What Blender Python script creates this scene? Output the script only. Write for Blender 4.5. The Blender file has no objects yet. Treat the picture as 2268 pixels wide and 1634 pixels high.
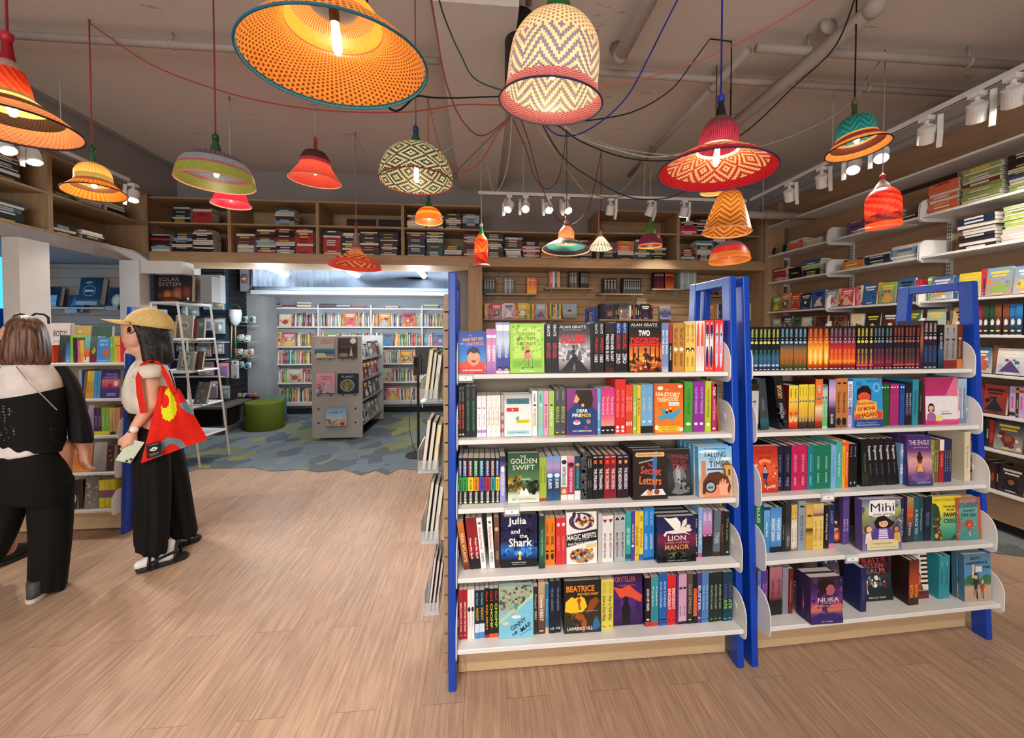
import bpy, math, random
from mathutils import Vector, Matrix, Euler
import numpy as np
SC = bpy.context.scene
COL = SC.collection
LK = COL.objects.link; MT = Matrix.Translation; MR = Matrix.Rotation; V_ = Vector; cos = math.cos; sin = math.sin; PI = math.pi
R = math.radians

# ------------------------------------------------------------------ camera
FPX, CX, CY, CAMZ = 820.0, 1134.0, 752.0, 1.55
YAW, PIT = math.atan(70 / 820.0), R(1.2)
cd = bpy.data.cameras.new('camera')
cam = bpy.data.objects.new('camera', cd); LK(cam)
cd.sensor_fit = 'HORIZONTAL'; cd.sensor_width = 36.0
cd.lens = FPX / 2268 * 36.0
cd.shift_y = -(817 - CY) / 2268.0
cd.clip_start = 0.05
cam.location = (0, 0, CAMZ)
cam.rotation_euler = (R(90) - PIT, 0, -YAW)
SC.camera = cam
_F = V_((sin(YAW) * cos(PIT), cos(YAW) * cos(PIT), -sin(PIT)))
_U = V_((sin(YAW) * sin(PIT), cos(YAW) * sin(PIT), cos(PIT)))
_R = V_((cos(YAW), -sin(YAW), 0))
def ray(px, py):
    return _R * ((px - CX) / FPX) + _U * ((CY - py) / FPX) + _F
def at(px, py, X=None, Y=None, Z=None, D=None):
    """measured point: where the sight line meets the plane X, Y or Z = const"""
    d = ray(px, py); o = V_((0, 0, CAMZ))
    if X is not None: k = X / d.x
    elif Y is not None: k = Y / d.y
    elif Z is not None: k = (Z - CAMZ) / d.z
    else: k = D
    return o + d * k

# ------------------------------------------------------------------ world, exposure
wd = bpy.data.worlds.new('world'); SC.world = wd; wd.use_nodes = True
wd.node_tree.nodes['Background'].inputs[0].default_value = (1.0, 0.93, 0.86, 1)
wd.node_tree.nodes['Background'].inputs[1].default_value = 0.35
vs = SC.view_settings
vs.view_transform = 'Standard'; vs.look = 'None'; vs.gamma = 1.0; vs.use_curve_mapping = False
vs.exposure = 0.55
SC.cycles.max_bounces = 6; SC.cycles.diffuse_bounces = 3; SC.cycles.glossy_bounces = 3
SC.cycles.transmission_bounces = 5; SC.cycles.transparent_max_bounces = 8
SC.cycles.sample_clamp_indirect = 3.0; SC.cycles.caustics_reflective = False; SC.cycles.caustics_refractive = False
SC.cycles.use_denoising = True

def area(name, loc, rot, sx, sy, power, col, spread=R(180)):
    l = bpy.data.lights.new(name, 'AREA'); l.shape = 'RECTANGLE'; l.size = sx; l.size_y = sy
    l.energy = power; l.color = col; l.spread = spread
    o = bpy.data.objects.new(name, l); LK(o); o.location = loc; o.rotation_euler = rot
    return o
# added unseen fill lamp behind the camera, brightening ceiling, walls and shelf fronts
area('room_fill', (-1.0, -3.6, 1.9), (R(90), 0, 0), 6.0, 2.4, 145, (1.0, 0.97, 0.95))

# ------------------------------------------------------------------ colour, meshes
def s2l(c):
    return tuple(((v / 12.92) if v <= 0.04045 else ((v + 0.055) / 1.055) ** 2.4) for v in c)
_hc = {}
def H(h):
    if not isinstance(h, str): return h
    if h not in _hc:
        s = h.lstrip('#')
        if len(s) == 3: s = ''.join(k * 2 for k in s)
        _hc[h] = s2l(tuple(int(s[i:i + 2], 16) / 255 for i in (0, 2, 4)))
    return _hc[h]
def mixc(a, b, t):
    a, b = H(a), H(b); return tuple(a[i] * (1 - t) + b[i] * t for i in range(3))

_txt = {}
def glyphs(s, bold=0.0):
    key = (s, bold)
    if key in _txt: return _txt[key]
    cu = bpy.data.curves.new('t', 'FONT'); cu.body = s; cu.size = 1; cu.resolution_u = 2; cu.offset = bold
    ob = bpy.data.objects.new('t', cu)
    me = bpy.data.meshes.new_from_object(ob)
    n = len(me.vertices); co = np.zeros(n * 3); me.vertices.foreach_get('co', co); co = co.reshape(-1, 3)[:, :2]
    fs = [tuple(p.vertices) for p in me.polygons]
    bpy.data.objects.remove(ob); bpy.data.curves.remove(cu); bpy.data.meshes.remove(me)
    if n:
        lo = co.min(0); hi = co.max(0); co = (co - lo) / np.maximum(hi - lo, 1e-6); asp = (hi - lo)[0] / max((hi - lo)[1], 1e-6)
    else: asp = 1
    _txt[key] = (co, fs, asp); return _txt[key]

class MB:
    def __init__(s): s.v = []; s.f = []; s.c = []; s.m = []
    def face(s, pts, col='#fff', m=0):
        n = len(s.v); s.v.extend(tuple(p) for p in pts); s.f.append(tuple(range(n, n + len(pts))))
        if isinstance(col, list): s.c.extend(H(c) for c in col)
        else:
            c = H(col); s.c.extend([c] * len(pts))
        s.m.append(m)
    def mesh(s, verts, faces, col='#fff', m=0, M=None):
        n = len(s.v)
        if M is not None: verts = [M @ V_(v) for v in verts]
        s.v.extend(tuple(p) for p in verts)
        for i, f in enumerate(faces):
            s.f.append(tuple(k + n for k in f)); c = H(col[i] if isinstance(col, list) else col)
            s.c.extend([c] * len(f)); s.m.append(m)
    def box(s, a, b, col='#fff', m=0, M=None, bev=0.0):
        x0, y0, z0 = a; x1, y1, z1 = b
        if bev <= 0:
            v = [(x0,y0,z0),(x1,y0,z0),(x1,y1,z0),(x0,y1,z0),(x0,y0,z1),(x1,y0,z1),(x1,y1,z1),(x0,y1,z1)]
            f = [(3,2,1,0),(4,5,6,7),(0,1,5,4),(1,2,6,5),(2,3,7,6),(3,0,4,7)]
            s.mesh(v, f, col, m, M); return
        e = bev; v = []; idx = {}
        for ix, X in enumerate((x0, x1)):
            for iy, Y in enumerate((y0, y1)):
                for iz, Z in enumerate((z0, z1)):
                    sx = 1 if ix == 0 else -1; sy = 1 if iy == 0 else -1; sz = 1 if iz == 0 else -1
                    idx[(ix,iy,iz,0)] = len(v); v.append((X, Y + sy*e, Z + sz*e))
                    idx[(ix,iy,iz,1)] = len(v); v.append((X + sx*e, Y, Z + sz*e))
                    idx[(ix,iy,iz,2)] = len(v); v.append((X + sx*e, Y + sy*e, Z))
        f = []
        for a_ in (0, 1):
            q = [(0,0),(1,0),(1,1),(0,1)]
            f.append([idx[(a_,)+p+(0,)] for p in (q if a_ else q[::-1])])
            f.append([idx[(p[0],a_,p[1],1)] for p in (q[::-1] if a_ else q)])
            f.append([idx[p+(a_,2)] for p in (q if a_ else q[::-1])])
        for p in (0, 1):
            for q in (0, 1):
                t = [idx[(p,q,0,0)],idx[(p,q,1,0)],idx[(p,q,1,1)],idx[(p,q,0,1)]]; f.append(t if p == q else t[::-1])
                t = [idx[(p,0,q,0)],idx[(p,0,q,2)],idx[(p,1,q,2)],idx[(p,1,q,0)]]; f.append(t if p == q else t[::-1])
                t = [idx[(0,p,q,1)],idx[(1,p,q,1)],idx[(1,p,q,2)],idx[(0,p,q,2)]]; f.append(t if p == q else t[::-1])
        for k in [(i,j,l) for i in (0,1) for j in (0,1) for l in (0,1)]:
            t = [idx[k+(0,)],idx[k+(1,)],idx[k+(2,)]]; f.append(t if sum(k) % 2 else t[::-1])
        s.mesh(v, f, col, m, M)
    def tube(s, pts, r, col='#fff', m=0, n=8, cap=True):
        pts = [V_(p) for p in pts]; k = len(pts)
        rr = r if isinstance(r, (list, tuple)) else [r] * k
        up = None; rings = []
        for i, p in enumerate(pts):
            d = (pts[min(i+1, k-1)] - pts[max(i-1, 0)])
            if d.length < 1e-9: d = V_((0, 0, 1))
            d.normalize()
            if up is None:
                up = V_((0, 0, 1)) if abs(d.z) < 0.9 else V_((1, 0, 0))
            a = d.cross(up)
            if a.length < 1e-6: a = d.orthogonal()
            a.normalize(); b = a.cross(d).normalized(); up = b
            rings.append([p + (a * cos(2*PI*j/n) + b * sin(2*PI*j/n)) * rr[i] for j in range(n)])
        v = [q for rg in rings for q in rg]; f = []
        for i in range(k - 1):
            for j in range(n):
                f.append((i*n+j, i*n+(j+1) % n, (i+1)*n+(j+1) % n, (i+1)*n+j))
        if cap: f.append(tuple(range(n))[::-1]); f.append(tuple(range((k-1)*n, k*n)))
        s.mesh(v, f, col, m)
    def lathe(s, prof, n=24, col='#fff', m=0, M=None, cf=None):
        """prof: [(r,z)...]; cf(i,j) -> colour of the face"""
        v = [(r*cos(2*PI*j/n), r*sin(2*PI*j/n), z) for r, z in prof for j in range(n)]
        f = []; c = []
        for i in range(len(prof) - 1):
            for j in range(n):
                f.append((i*n+j, i*n+(j+1) % n, (i+1)*n+(j+1) % n, (i+1)*n+j))
                c.append(cf(i, j) if cf else col)
        s.mesh(v, f, c, m, M)
    def loft(s, rings, col='#fff', m=0, closed=True, caps=True):
        n = len(rings[0]); v = [p for r in rings for p in r]; f = []
        jn = n if closed else n - 1
        for i in range(len(rings) - 1):
            for j in range(jn): f.append((i*n+j, i*n+(j+1) % n, (i+1)*n+(j+1) % n, (i+1)*n+j))
        if caps: f.append(tuple(range(n))[::-1]); f.append(tuple(range((len(rings)-1)*n, len(rings)*n)))
        s.mesh(v, f, col, m)
    def build(s, name, mats, parent=None, smooth=False, link=True):
        me = bpy.data.meshes.new(name); me.from_pydata(s.v, [], s.f)
        if not isinstance(mats, (list, tuple)): mats = [mats]
        for k in mats: me.materials.append(k)
        me.polygons.foreach_set('material_index', s.m)
        if smooth: me.polygons.foreach_set('use_smooth', [True] * len(s.f))
        at_ = me.color_attributes.new('Col', 'FLOAT_COLOR', 'CORNER')
        arr = np.ones((len(s.c), 4), dtype=np.float32); arr[:, :3] = np.array(s.c, dtype=np.float32).reshape(-1, 3)
        at_.data.foreach_set('color', arr.ravel())
        me.update()
        o = bpy.data.objects.new(name, me)
        if link: LK(o)
        if parent: o.parent = parent
        return o

def empty(name, loc=(0, 0, 0), rz=0.0):
    o = bpy.data.objects.new(name, None); LK(o); o.location = loc; o.rotation_euler = (0, 0, rz)
    o.empty_display_size = 0.05; return o
def tag(o, label=None, cat=None, group=None, kind=None):
    if label: o['label'] = label
    if cat: o['category'] = cat
    if group: o['group'] = group
    if kind: o['kind'] = kind
    return o
def struct(name, mb, m, smooth=False):
    o = mb.build(name, m, smooth=smooth); o['kind'] = 'structure'; return o
def copy_tree(o, parent=None):
    c = o.copy(); LK(c)
    if parent: c.parent = parent
    for ch in list(o.children): copy_tree(ch, c)
    return c

# ------------------------------------------------------------------ materials
def mat(name, build):
    m = bpy.data.materials.new(name); m.use_nodes = True; nt = m.node_tree
    for n in list(nt.nodes): nt.nodes.remove(n)
    out = nt.nodes.new('ShaderNodeOutputMaterial')
    build(nt, out); return m
def N(nt, t, **k):
    n = nt.nodes.new(t)
    for a, b in k.items():
        if a.startswith('i_'): n.inputs[a[2:].replace('_', ' ')].default_value = b
        else: setattr(n, a, b)
    return n
def bsdf(nt, out, rough=0.5, metal=0.0, spec=0.5, **k):
    b = nt.nodes.new('ShaderNodeBsdfPrincipled')
    b.inputs['Roughness'].default_value = rough; b.inputs['Metallic'].default_value = metal
    b.inputs['Specular IOR Level'].default_value = spec
    for a, v in k.items(): b.inputs[a].default_value = v
    nt.links.new(b.outputs[0], out.inputs[0]); return b
def noisecol(nt, base, amt=0.08, scale=8.0, coord='Object', stretch=(1, 1, 1), detail=4):
    """multiply a base colour socket/tuple by gentle noise"""
    tc = N(nt, 'ShaderNodeTexCoord'); mp = N(nt, 'ShaderNodeMapping'); mp.inputs['Scale'].default_value = stretch
    nt.links.new(tc.outputs[coord], mp.inputs[0])
    nz = N(nt, 'ShaderNodeTexNoise'); nz.inputs['Scale'].default_value = scale; nz.inputs['Detail'].default_value = detail
    nt.links.new(mp.outputs[0], nz.inputs['Vector'])
    mr = N(nt, 'ShaderNodeMapRange'); mr.inputs['From Min'].default_value = 0.3; mr.inputs['From Max'].default_value = 0.7
    mr.inputs['To Min'].default_value = 1 - amt; mr.inputs['To Max'].default_value = 1 + amt
    nt.links.new(nz.outputs['Fac'], mr.inputs[0])
    mx = N(nt, 'ShaderNodeMix', data_type='RGBA', blend_type='MULTIPLY'); mx.inputs[0].default_value = 1
    if isinstance(base, tuple): mx.inputs[6].default_value = (*base, 1)
    else: nt.links.new(base, mx.inputs[6])
    nt.links.new(mr.outputs[0], mx.inputs[7])
    return mx.outputs[2], nz
def plain(name, col, rough=0.5, metal=0.0, spec=0.5, amt=0.06, scale=6.0, bump=0.0, **k):
    c = H(col)
    def b(nt, out):
        p = bsdf(nt, out, rough, metal, spec, **k)
        cs, nz = noisecol(nt, c, amt, scale)
        nt.links.new(cs, p.inputs['Base Color'])
        if bump:
            bp = N(nt, 'ShaderNodeBump'); bp.inputs['Strength'].default_value = bump; bp.inputs['Distance'].default_value = 0.01
            nt.links.new(nz.outputs['Fac'], bp.inputs['Height']); nt.links.new(bp.outputs[0], p.inputs['Normal'])
    return mat(name, b)
def vcol(name, rough=0.35, spec=0.5, amt=0.04, metal=0.0, sheen=0.0):
    def b(nt, out):
        p = bsdf(nt, out, rough, metal, spec)
        if sheen: p.inputs['Sheen Weight'].default_value = sheen
        a = N(nt, 'ShaderNodeVertexColor', layer_name='Col')
        cs, nz = noisecol(nt, a.outputs['Color'], amt, 30.0)
        nt.links.new(cs, p.inputs['Base Color'])
    return mat(name, b)
def emis(name, col, st):
    def b(nt, out):
        e = N(nt, 'ShaderNodeEmission'); e.inputs[0].default_value = (*H(col), 1); e.inputs[1].default_value = st
        nt.links.new(e.outputs[0], out.inputs[0])
    return mat(name, b)
PRINT = vcol('printed_cover', 0.42, 0.4, 0.05)
def _pages(nt, out):
    p = bsdf(nt, out, 0.85, 0, 0.2)
    tc = N(nt, 'ShaderNodeTexCoord'); mp = N(nt, 'ShaderNodeMapping'); mp.inputs['Scale'].default_value = (300, 1800, 4)
    nt.links.new(tc.outputs['Object'], mp.inputs[0]); nz = N(nt, 'ShaderNodeTexNoise'); nz.inputs['Scale'].default_value = 1.0
    nt.links.new(mp.outputs[0], nz.inputs['Vector']); cr = N(nt, 'ShaderNodeValToRGB')
    cr.color_ramp.elements[0].position = 0.3; cr.color_ramp.elements[0].color = (0.52, 0.47, 0.38, 1)
    cr.color_ramp.elements[1].position = 0.7; cr.color_ramp.elements[1].color = (0.80, 0.76, 0.67, 1)
    nt.links.new(nz.outputs['Fac'], cr.inputs[0]); nt.links.new(cr.outputs[0], p.inputs['Base Color'])
PAGES = mat('paper_pages', _pages)
BLUE = plain('blue_powder_coat', '#0540ae', 0.3, amt=0.03)
WHITE = plain('white_powder_coat', '#e6e4e1', 0.38, amt=0.02)
WHITE2 = plain('white_paint', '#cdc8c2', 0.6, amt=0.04, bump=0.05)
GREYM = plain('grey_metal', '#8b8b8c', 0.45, amt=0.05)
BLACK = plain('black_plastic', '#141416', 0.4, amt=0.1)
DARKGAP = plain('black_board', '#101012', 0.8, amt=0.15)
CHROME = plain('brushed_metal', '#b8b8b8', 0.25, 1.0, amt=0.03)
def _wood(c0, c1, horiz=True, sc=1.0, rough=0.5):
    def b(nt, out):
        p = bsdf(nt, out, rough, 0, 0.35)
        tc = N(nt, 'ShaderNodeTexCoord'); mp = N(nt, 'ShaderNodeMapping')
        mp.inputs['Scale'].default_value = (1.2*sc, 1.2*sc, 9*sc) if horiz else (9*sc, 9*sc, 0.9*sc)
        nt.links.new(tc.outputs['Object'], mp.inputs[0])
        nz = N(nt, 'ShaderNodeTexNoise'); nz.inputs['Scale'].default_value = 2.2; nz.inputs['Detail'].default_value = 6
        nz.inputs['Distortion'].default_value = 0.7
        nt.links.new(mp.outputs[0], nz.inputs['Vector'])
        cr = N(nt, 'ShaderNodeValToRGB'); cr.color_ramp.elements[0].position = 0.3; cr.color_ramp.elements[1].position = 0.7
        cr.color_ramp.elements[0].color = (*H(c0), 1); cr.color_ramp.elements[1].color = (*H(c1), 1)
        nt.links.new(nz.outputs['Fac'], cr.inputs[0]); nt.links.new(cr.outputs[0], p.inputs['Base Color'])
    return b
MAPLE = mat('maple_veneer', _wood('#9e8060', '#b29470', True))
MAPLEV = mat('maple_veneer_upright', _wood('#9a7c5c', '#ad8f6c', False))
MAPLED = mat('maple_base', _wood('#bfa07a', '#cfb28c', True))
RIGHTWOOD = mat('birch_wall_panel', _wood('#9a7c60', '#ab8c6e', True, 0.7, 0.55))
BACKP = mat('grey_birch_back_panel', _wood('#86796a', '#948776', True, 0.8, 0.6))
def _glassy(nt, out):
    p = bsdf(nt, out, 0.08, 0, 0.5); p.inputs['Base Color'].default_value = (0.9, 0.92, 0.93, 1)
    tr = N(nt, 'ShaderNodeBsdfTransparent'); tr.inputs[0].default_value = (0.93, 0.95, 0.96, 1)
    lw = N(nt, 'ShaderNodeLayerWeight'); lw.inputs[0].default_value = 0.35
    mr = N(nt, 'ShaderNodeMapRange'); mr.inputs['To Min'].default_value = 0.12; mr.inputs['To Max'].default_value = 0.7
    nt.links.new(lw.outputs['Facing'], mr.inputs[0])
    mx = N(nt, 'ShaderNodeMixShader'); nt.links.new(mr.outputs[0], mx.inputs[0])
    nt.links.new(tr.outputs[0], mx.inputs[1]); nt.links.new(p.outputs[0], mx.inputs[2]); nt.links.new(mx.outputs[0], out.inputs[0])
ACRYL = mat('clear_acrylic', _glassy)
# ------------------------------------------------------------------ room shell
CEIL = 3.7; RW = 4.25; LW = -3.93; BY = 4.8; BW = 5.28
def _floor(nt, out):
    p = bsdf(nt, out, 0.42, 0, 0.35)
    tc = N(nt, 'ShaderNodeTexCoord')
    # planks run across depth direction turned a little: brick texture, long side along Y
    mp = N(nt, 'ShaderNodeMapping'); mp.inputs['Rotation'].default_value = (0, 0, R(90)); mp.inputs['Location'].default_value = (0.31, 0.07, 0)
    nt.links.new(tc.outputs['Object'], mp.inputs[0])
    br = N(nt, 'ShaderNodeTexBrick'); br.offset = 0.37; br.offset_frequency = 2
    br.inputs['Scale'].default_value = 1.0; br.inputs['Brick Width'].default_value = 1.22; br.inputs['Row Height'].default_value = 0.18
    br.inputs['Mortar Size'].default_value = 0.0009; br.inputs['Mortar Smooth'].default_value = 0.2; br.inputs['Bias'].default_value = 0.0
    br.inputs['Color1'].default_value = (0, 0, 0, 1); br.inputs['Color2'].default_value = (1, 1, 1, 1); br.inputs['Mortar'].default_value = (0.5, 0.5, 0.5, 1)
    nt.links.new(mp.outputs[0], br.inputs['Vector'])
    # per-plank shift of the grain
    sc = N(nt, 'ShaderNodeVectorMath', operation='SCALE'); sc.inputs['Scale'].default_value = 7.3
    nt.links.new(br.outputs['Color'], sc.inputs[0])
    ad = N(nt, 'ShaderNodeVectorMath', operation='ADD'); nt.links.new(tc.outputs['Object'], ad.inputs[0]); nt.links.new(sc.outputs[0], ad.inputs[1])
    m2 = N(nt, 'ShaderNodeMapping'); m2.inputs['Scale'].default_value = (7.0, 0.75, 1)
    nt.links.new(ad.outputs[0], m2.inputs[0])
    nz = N(nt, 'ShaderNodeTexNoise'); nz.inputs['Scale'].default_value = 1.0; nz.inputs['Detail'].default_value = 3; nz.inputs['Distortion'].default_value = 1.2
    nt.links.new(m2.outputs[0], nz.inputs['Vector'])
    # rings: sharp cathedral lines from the noise field
    ml = N(nt, 'ShaderNodeMath', operation='MULTIPLY'); ml.inputs[1].default_value = 75
    nt.links.new(nz.outputs['Fac'], ml.inputs[0])
    sn = N(nt, 'ShaderNodeMath', operation='SINE'); nt.links.new(ml.outputs[0], sn.inputs[0])
    m3 = N(nt, 'ShaderNodeMapping'); m3.inputs['Scale'].default_value = (85, 4.5, 1); nt.links.new(ad.outputs[0], m3.inputs[0])
    fz = N(nt, 'ShaderNodeTexNoise'); fz.inputs['Scale'].default_value = 1.0; fz.inputs['Detail'].default_value = 5
    nt.links.new(m3.outputs[0], fz.inputs['Vector'])
    a1 = N(nt, 'ShaderNodeMath', operation='MULTIPLY_ADD'); a1.inputs[1].default_value = 0.05; a1.inputs[2].default_value = 0.0
    nt.links.new(sn.outputs[0], a1.inputs[0])
    a2 = N(nt, 'ShaderNodeMath', operation='ADD'); nt.links.new(a1.outputs[0], a2.inputs[0]); nt.links.new(fz.outputs['Fac'], a2.inputs[1])
    cr = N(nt, 'ShaderNodeValToRGB'); e = cr.color_ramp.elements
    e[0].position = 0.2; e[0].color = (*H('#9a7c67'), 1); e[1].position = 0.8; e[1].color = (*H('#c6a78c'), 1)
    k = e.new(0.5); k.color = (*H('#b3937b'), 1)
    nt.links.new(a2.outputs[0], cr.inputs[0])
    hs = N(nt, 'ShaderNodeMapRange'); hs.inputs['To Min'].default_value = 0.94; hs.inputs['To Max'].default_value = 1.06
    nt.links.new(br.outputs['Color'], hs.inputs[0])
    mx = N(nt, 'ShaderNodeMix', data_type='RGBA', blend_type='MULTIPLY'); mx.inputs[0].default_value = 1
    nt.links.new(cr.outputs[0], mx.inputs[6]); nt.links.new(hs.outputs[0], mx.inputs[7])
    m4 = N(nt, 'ShaderNodeMix', data_type='RGBA', blend_type='MIX'); nt.links.new(br.outputs['Fac'], m4.inputs[0])
    nt.links.new(mx.outputs[2], m4.inputs[6]); m4.inputs[7].default_value = (*H('#7a5b46'), 1)
    nt.links.new(m4.outputs[2], p.inputs['Base Color'])
    bp = N(nt, 'ShaderNodeBump'); bp.inputs['Strength'].default_value = 0.08; bp.inputs['Distance'].default_value = 0.003
    nt.links.new(a2.outputs[0], bp.inputs['Height']); nt.links.new(bp.outputs[0], p.inputs['Normal'])
FLOOR = mat('oak_vinyl_planks', _floor)
b = MB(); b.box((-6.5, -4.5, -0.06), (7, 10.5, 0)); struct('floor', b, FLOOR)

def _ceil(nt, out):
    p = bsdf(nt, out, 0.85, 0, 0.2)
    tc = N(nt, 'ShaderNodeTexCoord')
    nz = N(nt, 'ShaderNodeTexNoise'); nz.inputs['Scale'].default_value = 0.9; nz.inputs['Detail'].default_value = 6
    nt.links.new(tc.outputs['Object'], nz.inputs['Vector'])
    cr = N(nt, 'ShaderNodeValToRGB'); e = cr.color_ramp.elements
    e[0].position = 0.3; e[0].color = (*H('#d2cac2'), 1); e[1].position = 0.7; e[1].color = (*H('#d2cac2'), 1)
    nt.links.new(nz.outputs['Fac'], cr.inputs[0])
    # scuffs and pits in the slab
    mp = N(nt, 'ShaderNodeMapping'); mp.inputs['Scale'].default_value = (1.0, 3.2, 1); nt.links.new(tc.outputs['Object'], mp.inputs[0])
    n2 = N(nt, 'ShaderNodeTexNoise'); n2.inputs['Scale'].default_value = 3.0; n2.inputs['Detail'].default_value = 8; n2.inputs['Roughness'].default_value = 0.7
    nt.links.new(mp.outputs[0], n2.inputs['Vector'])
    c2 = N(nt, 'ShaderNodeValToRGB'); f = c2.color_ramp.elements
    f[0].position = 0.33; f[0].color = (0.45, 0.42, 0.4, 1); f[1].position = 0.37; f[1].color = (1, 1, 1, 1)
    nt.links.new(n2.outputs['Fac'], c2.inputs[0])
    mx = N(nt, 'ShaderNodeMix', data_type='RGBA', blend_type='MULTIPLY'); mx.inputs[0].default_value = 0.7
    nt.links.new(cr.outputs[0], mx.inputs[6]); nt.links.new(c2.outputs[0], mx.inputs[7]); nt.links.new(mx.outputs[2], p.inputs['Base Color'])
    # board seams of the formwork
    wv = N(nt, 'ShaderNodeTexWave', wave_type='BANDS', bands_direction='Y'); wv.inputs['Scale'].default_value = 0.17; wv.inputs['Distortion'].default_value = 0.4
    nt.links.new(tc.outputs['Object'], wv.inputs['Vector'])
    bp = N(nt, 'ShaderNodeBump'); bp.inputs['Strength'].default_value = 0.4; bp.inputs['Distance'].default_value = 0.03
    nt.links.new(nz.outputs['Fac'], bp.inputs['Height']); nt.links.new(bp.outputs[0], p.inputs['Normal'])
CEILM = mat('painted_concrete', _ceil)
b = MB(); b.box((-6.5, -4.5, CEIL), (7, BW + 0.3, CEIL + 0.1)); struct('ceiling', b, CEILM)
GREYW = plain('grey_plaster', '#a8a4a0', 0.85, amt=0.08, scale=2.0)
BULK = plain('grey_bulkhead', '#908b88', 0.85, amt=0.1, scale=1.5)

# right wall: birch panels with a grey plaster strip above
b = MB(); b.box((RW, -2.6, 0), (RW + 0.12, BW + 0.3, 3.37)); struct('wall_right', b, RIGHTWOOD)
b = MB(); b.box((RW - 0.02, -2.6, 3.37), (RW + 0.12, BW + 0.3, CEIL), m=0)
b.tube([(RW - 0.03, -2.5, 3.42), (RW - 0.03, BW, 3.42)], 0.04, m=0, n=10); struct('trim_1', b, GREYW)
# back wall: above the opening and behind the cabinets
XO = -0.45                                     # right edge of the opening to the far room
b = MB(); b.box((-6.5, BW, 2.51), (RW, BW + 0.15, CEIL)); b.box((XO, BW, 0), (RW, BW + 0.15, 2.5)); struct('wall_back', b, BULK)
# ceiling beam running away from the camera
b = MB(); b.box((-0.28, 2.3, CEIL - 0.16), (0.24, BW, CEIL + 0.01)); struct('trim_2', b, CEILM)
# left side: bulkhead over the cabinets, outer wall
b = MB(); b.box((LW - 0.75, -2.6, 3.2), (LW - 0.05, BW, CEIL), m=0); b.box((LW - 0.05, -2.6, CEIL - 0.035), (LW + 0.02, BW, CEIL), m=0)
struct('trim_3', b, BULK)
b = MB(); b.box((-5.6, -2.6, 0), (-5.5, 8.2, CEIL)); struct('wall_left', b, GREYW)
b = MB(); b.box((-5.6, -4.5, 0), (7, -4.4, CEIL)); struct('wall_front', b, GREYW)

# carpet of the far room: triangles of blue grey and yellow green
def _carpet(nt, out):
    p = bsdf(nt, out, 0.95, 0, 0.1)
    tc = N(nt, 'ShaderNodeTexCoord'); mp = N(nt, 'ShaderNodeMapping'); mp.inputs['Scale'].default_value = (1.3, 1.1, 1); mp.inputs['Rotation'].default_value = (0, 0, R(28))
    nt.links.new(tc.outputs['Object'], mp.inputs[0])
    vo = N(nt, 'ShaderNodeTexVoronoi', feature='F1', distance='MANHATTAN'); vo.inputs['Scale'].default_value = 3.2
    nt.links.new(mp.outputs[0], vo.inputs['Vector'])
    sp = N(nt, 'ShaderNodeSeparateColor'); nt.links.new(vo.outputs['Color'], sp.inputs[0])
    cr = N(nt, 'ShaderNodeValToRGB'); cr.color_ramp.interpolation = 'CONSTANT'; e = cr.color_ramp.elements
    e[0].position = 0; e[0].color = (*H('#656b6a'), 1); e[1].position = 0.3; e[1].color = (*H('#727e86'), 1)
    for pos, c in ((0.5, '#7f8462'), (0.62, '#7c8486'), (0.8, '#5f6a74'), (0.92, '#8f8c5c')):
        k = e.new(pos); k.color = (*H(c), 1)
    nt.links.new(sp.outputs[0], cr.inputs[0])
    nz = N(nt, 'ShaderNodeTexNoise'); nz.inputs['Scale'].default_value = 160; nt.links.new(tc.outputs['Object'], nz.inputs['Vector'])
    mx = N(nt, 'ShaderNodeMix', data_type='RGBA', blend_type='OVERLAY'); mx.inputs[0].default_value = 0.5
    nt.links.new(cr.outputs[0], mx.inputs[6]); nt.links.new(nz.outputs['Fac'], mx.inputs[7]); nt.links.new(mx.outputs[2], p.inputs['Base Color'])
CARPET = mat('patterned_carpet', _carpet)
b = MB()
edge = [at(x, y, Z=0) for x, y in ((395, 1052), (440, 1038), (560, 1036), (600, 1044), (668, 1040), (705, 1046), (762, 1040), (800, 1053), (832, 1042), (858, 1052), (885, 1038), (985, 1046))]
edge = [(-5.5, 4.3)] + [(p.x, p.y) for p in edge] + [(1.2, 4.1), (2.6, 4.0)]
edge += [(3.0, 3.3), (3.25, 2.7), (3.35, 2.35), (3.75, 2.2), (4.24, 2.1)]
edge += [(4.24, 9.0), (-5.5, 9.0)]
b.face([(x, y, 0.004) for x, y in edge]); struct('floor_carpet', b, CARPET)
bpy.data.objects['floor_carpet'].name = 'floor_2'

# far room walls and ceiling
FARW = plain('far_room_grey', '#8f969c', 0.8, amt=0.05)
NAVY = plain('navy_slatwall', '#22303f', 0.6, amt=0.1)
b = MB(); b.box((-5.5, 7.35, 0), (4.3, 7.5, CEIL)); struct('wall_far', b, FARW)
b = MB(); b.box((-5.5, BW + 0.3, 2.95), (4.3, 7.4, 3.05)); struct('ceiling_far', b, FARW)
b = MB(); b.box((1.6, BW + 0.16, 0), (1.7, 7.4, 2.95)); struct('wall_far_right', b, FARW)

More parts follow.
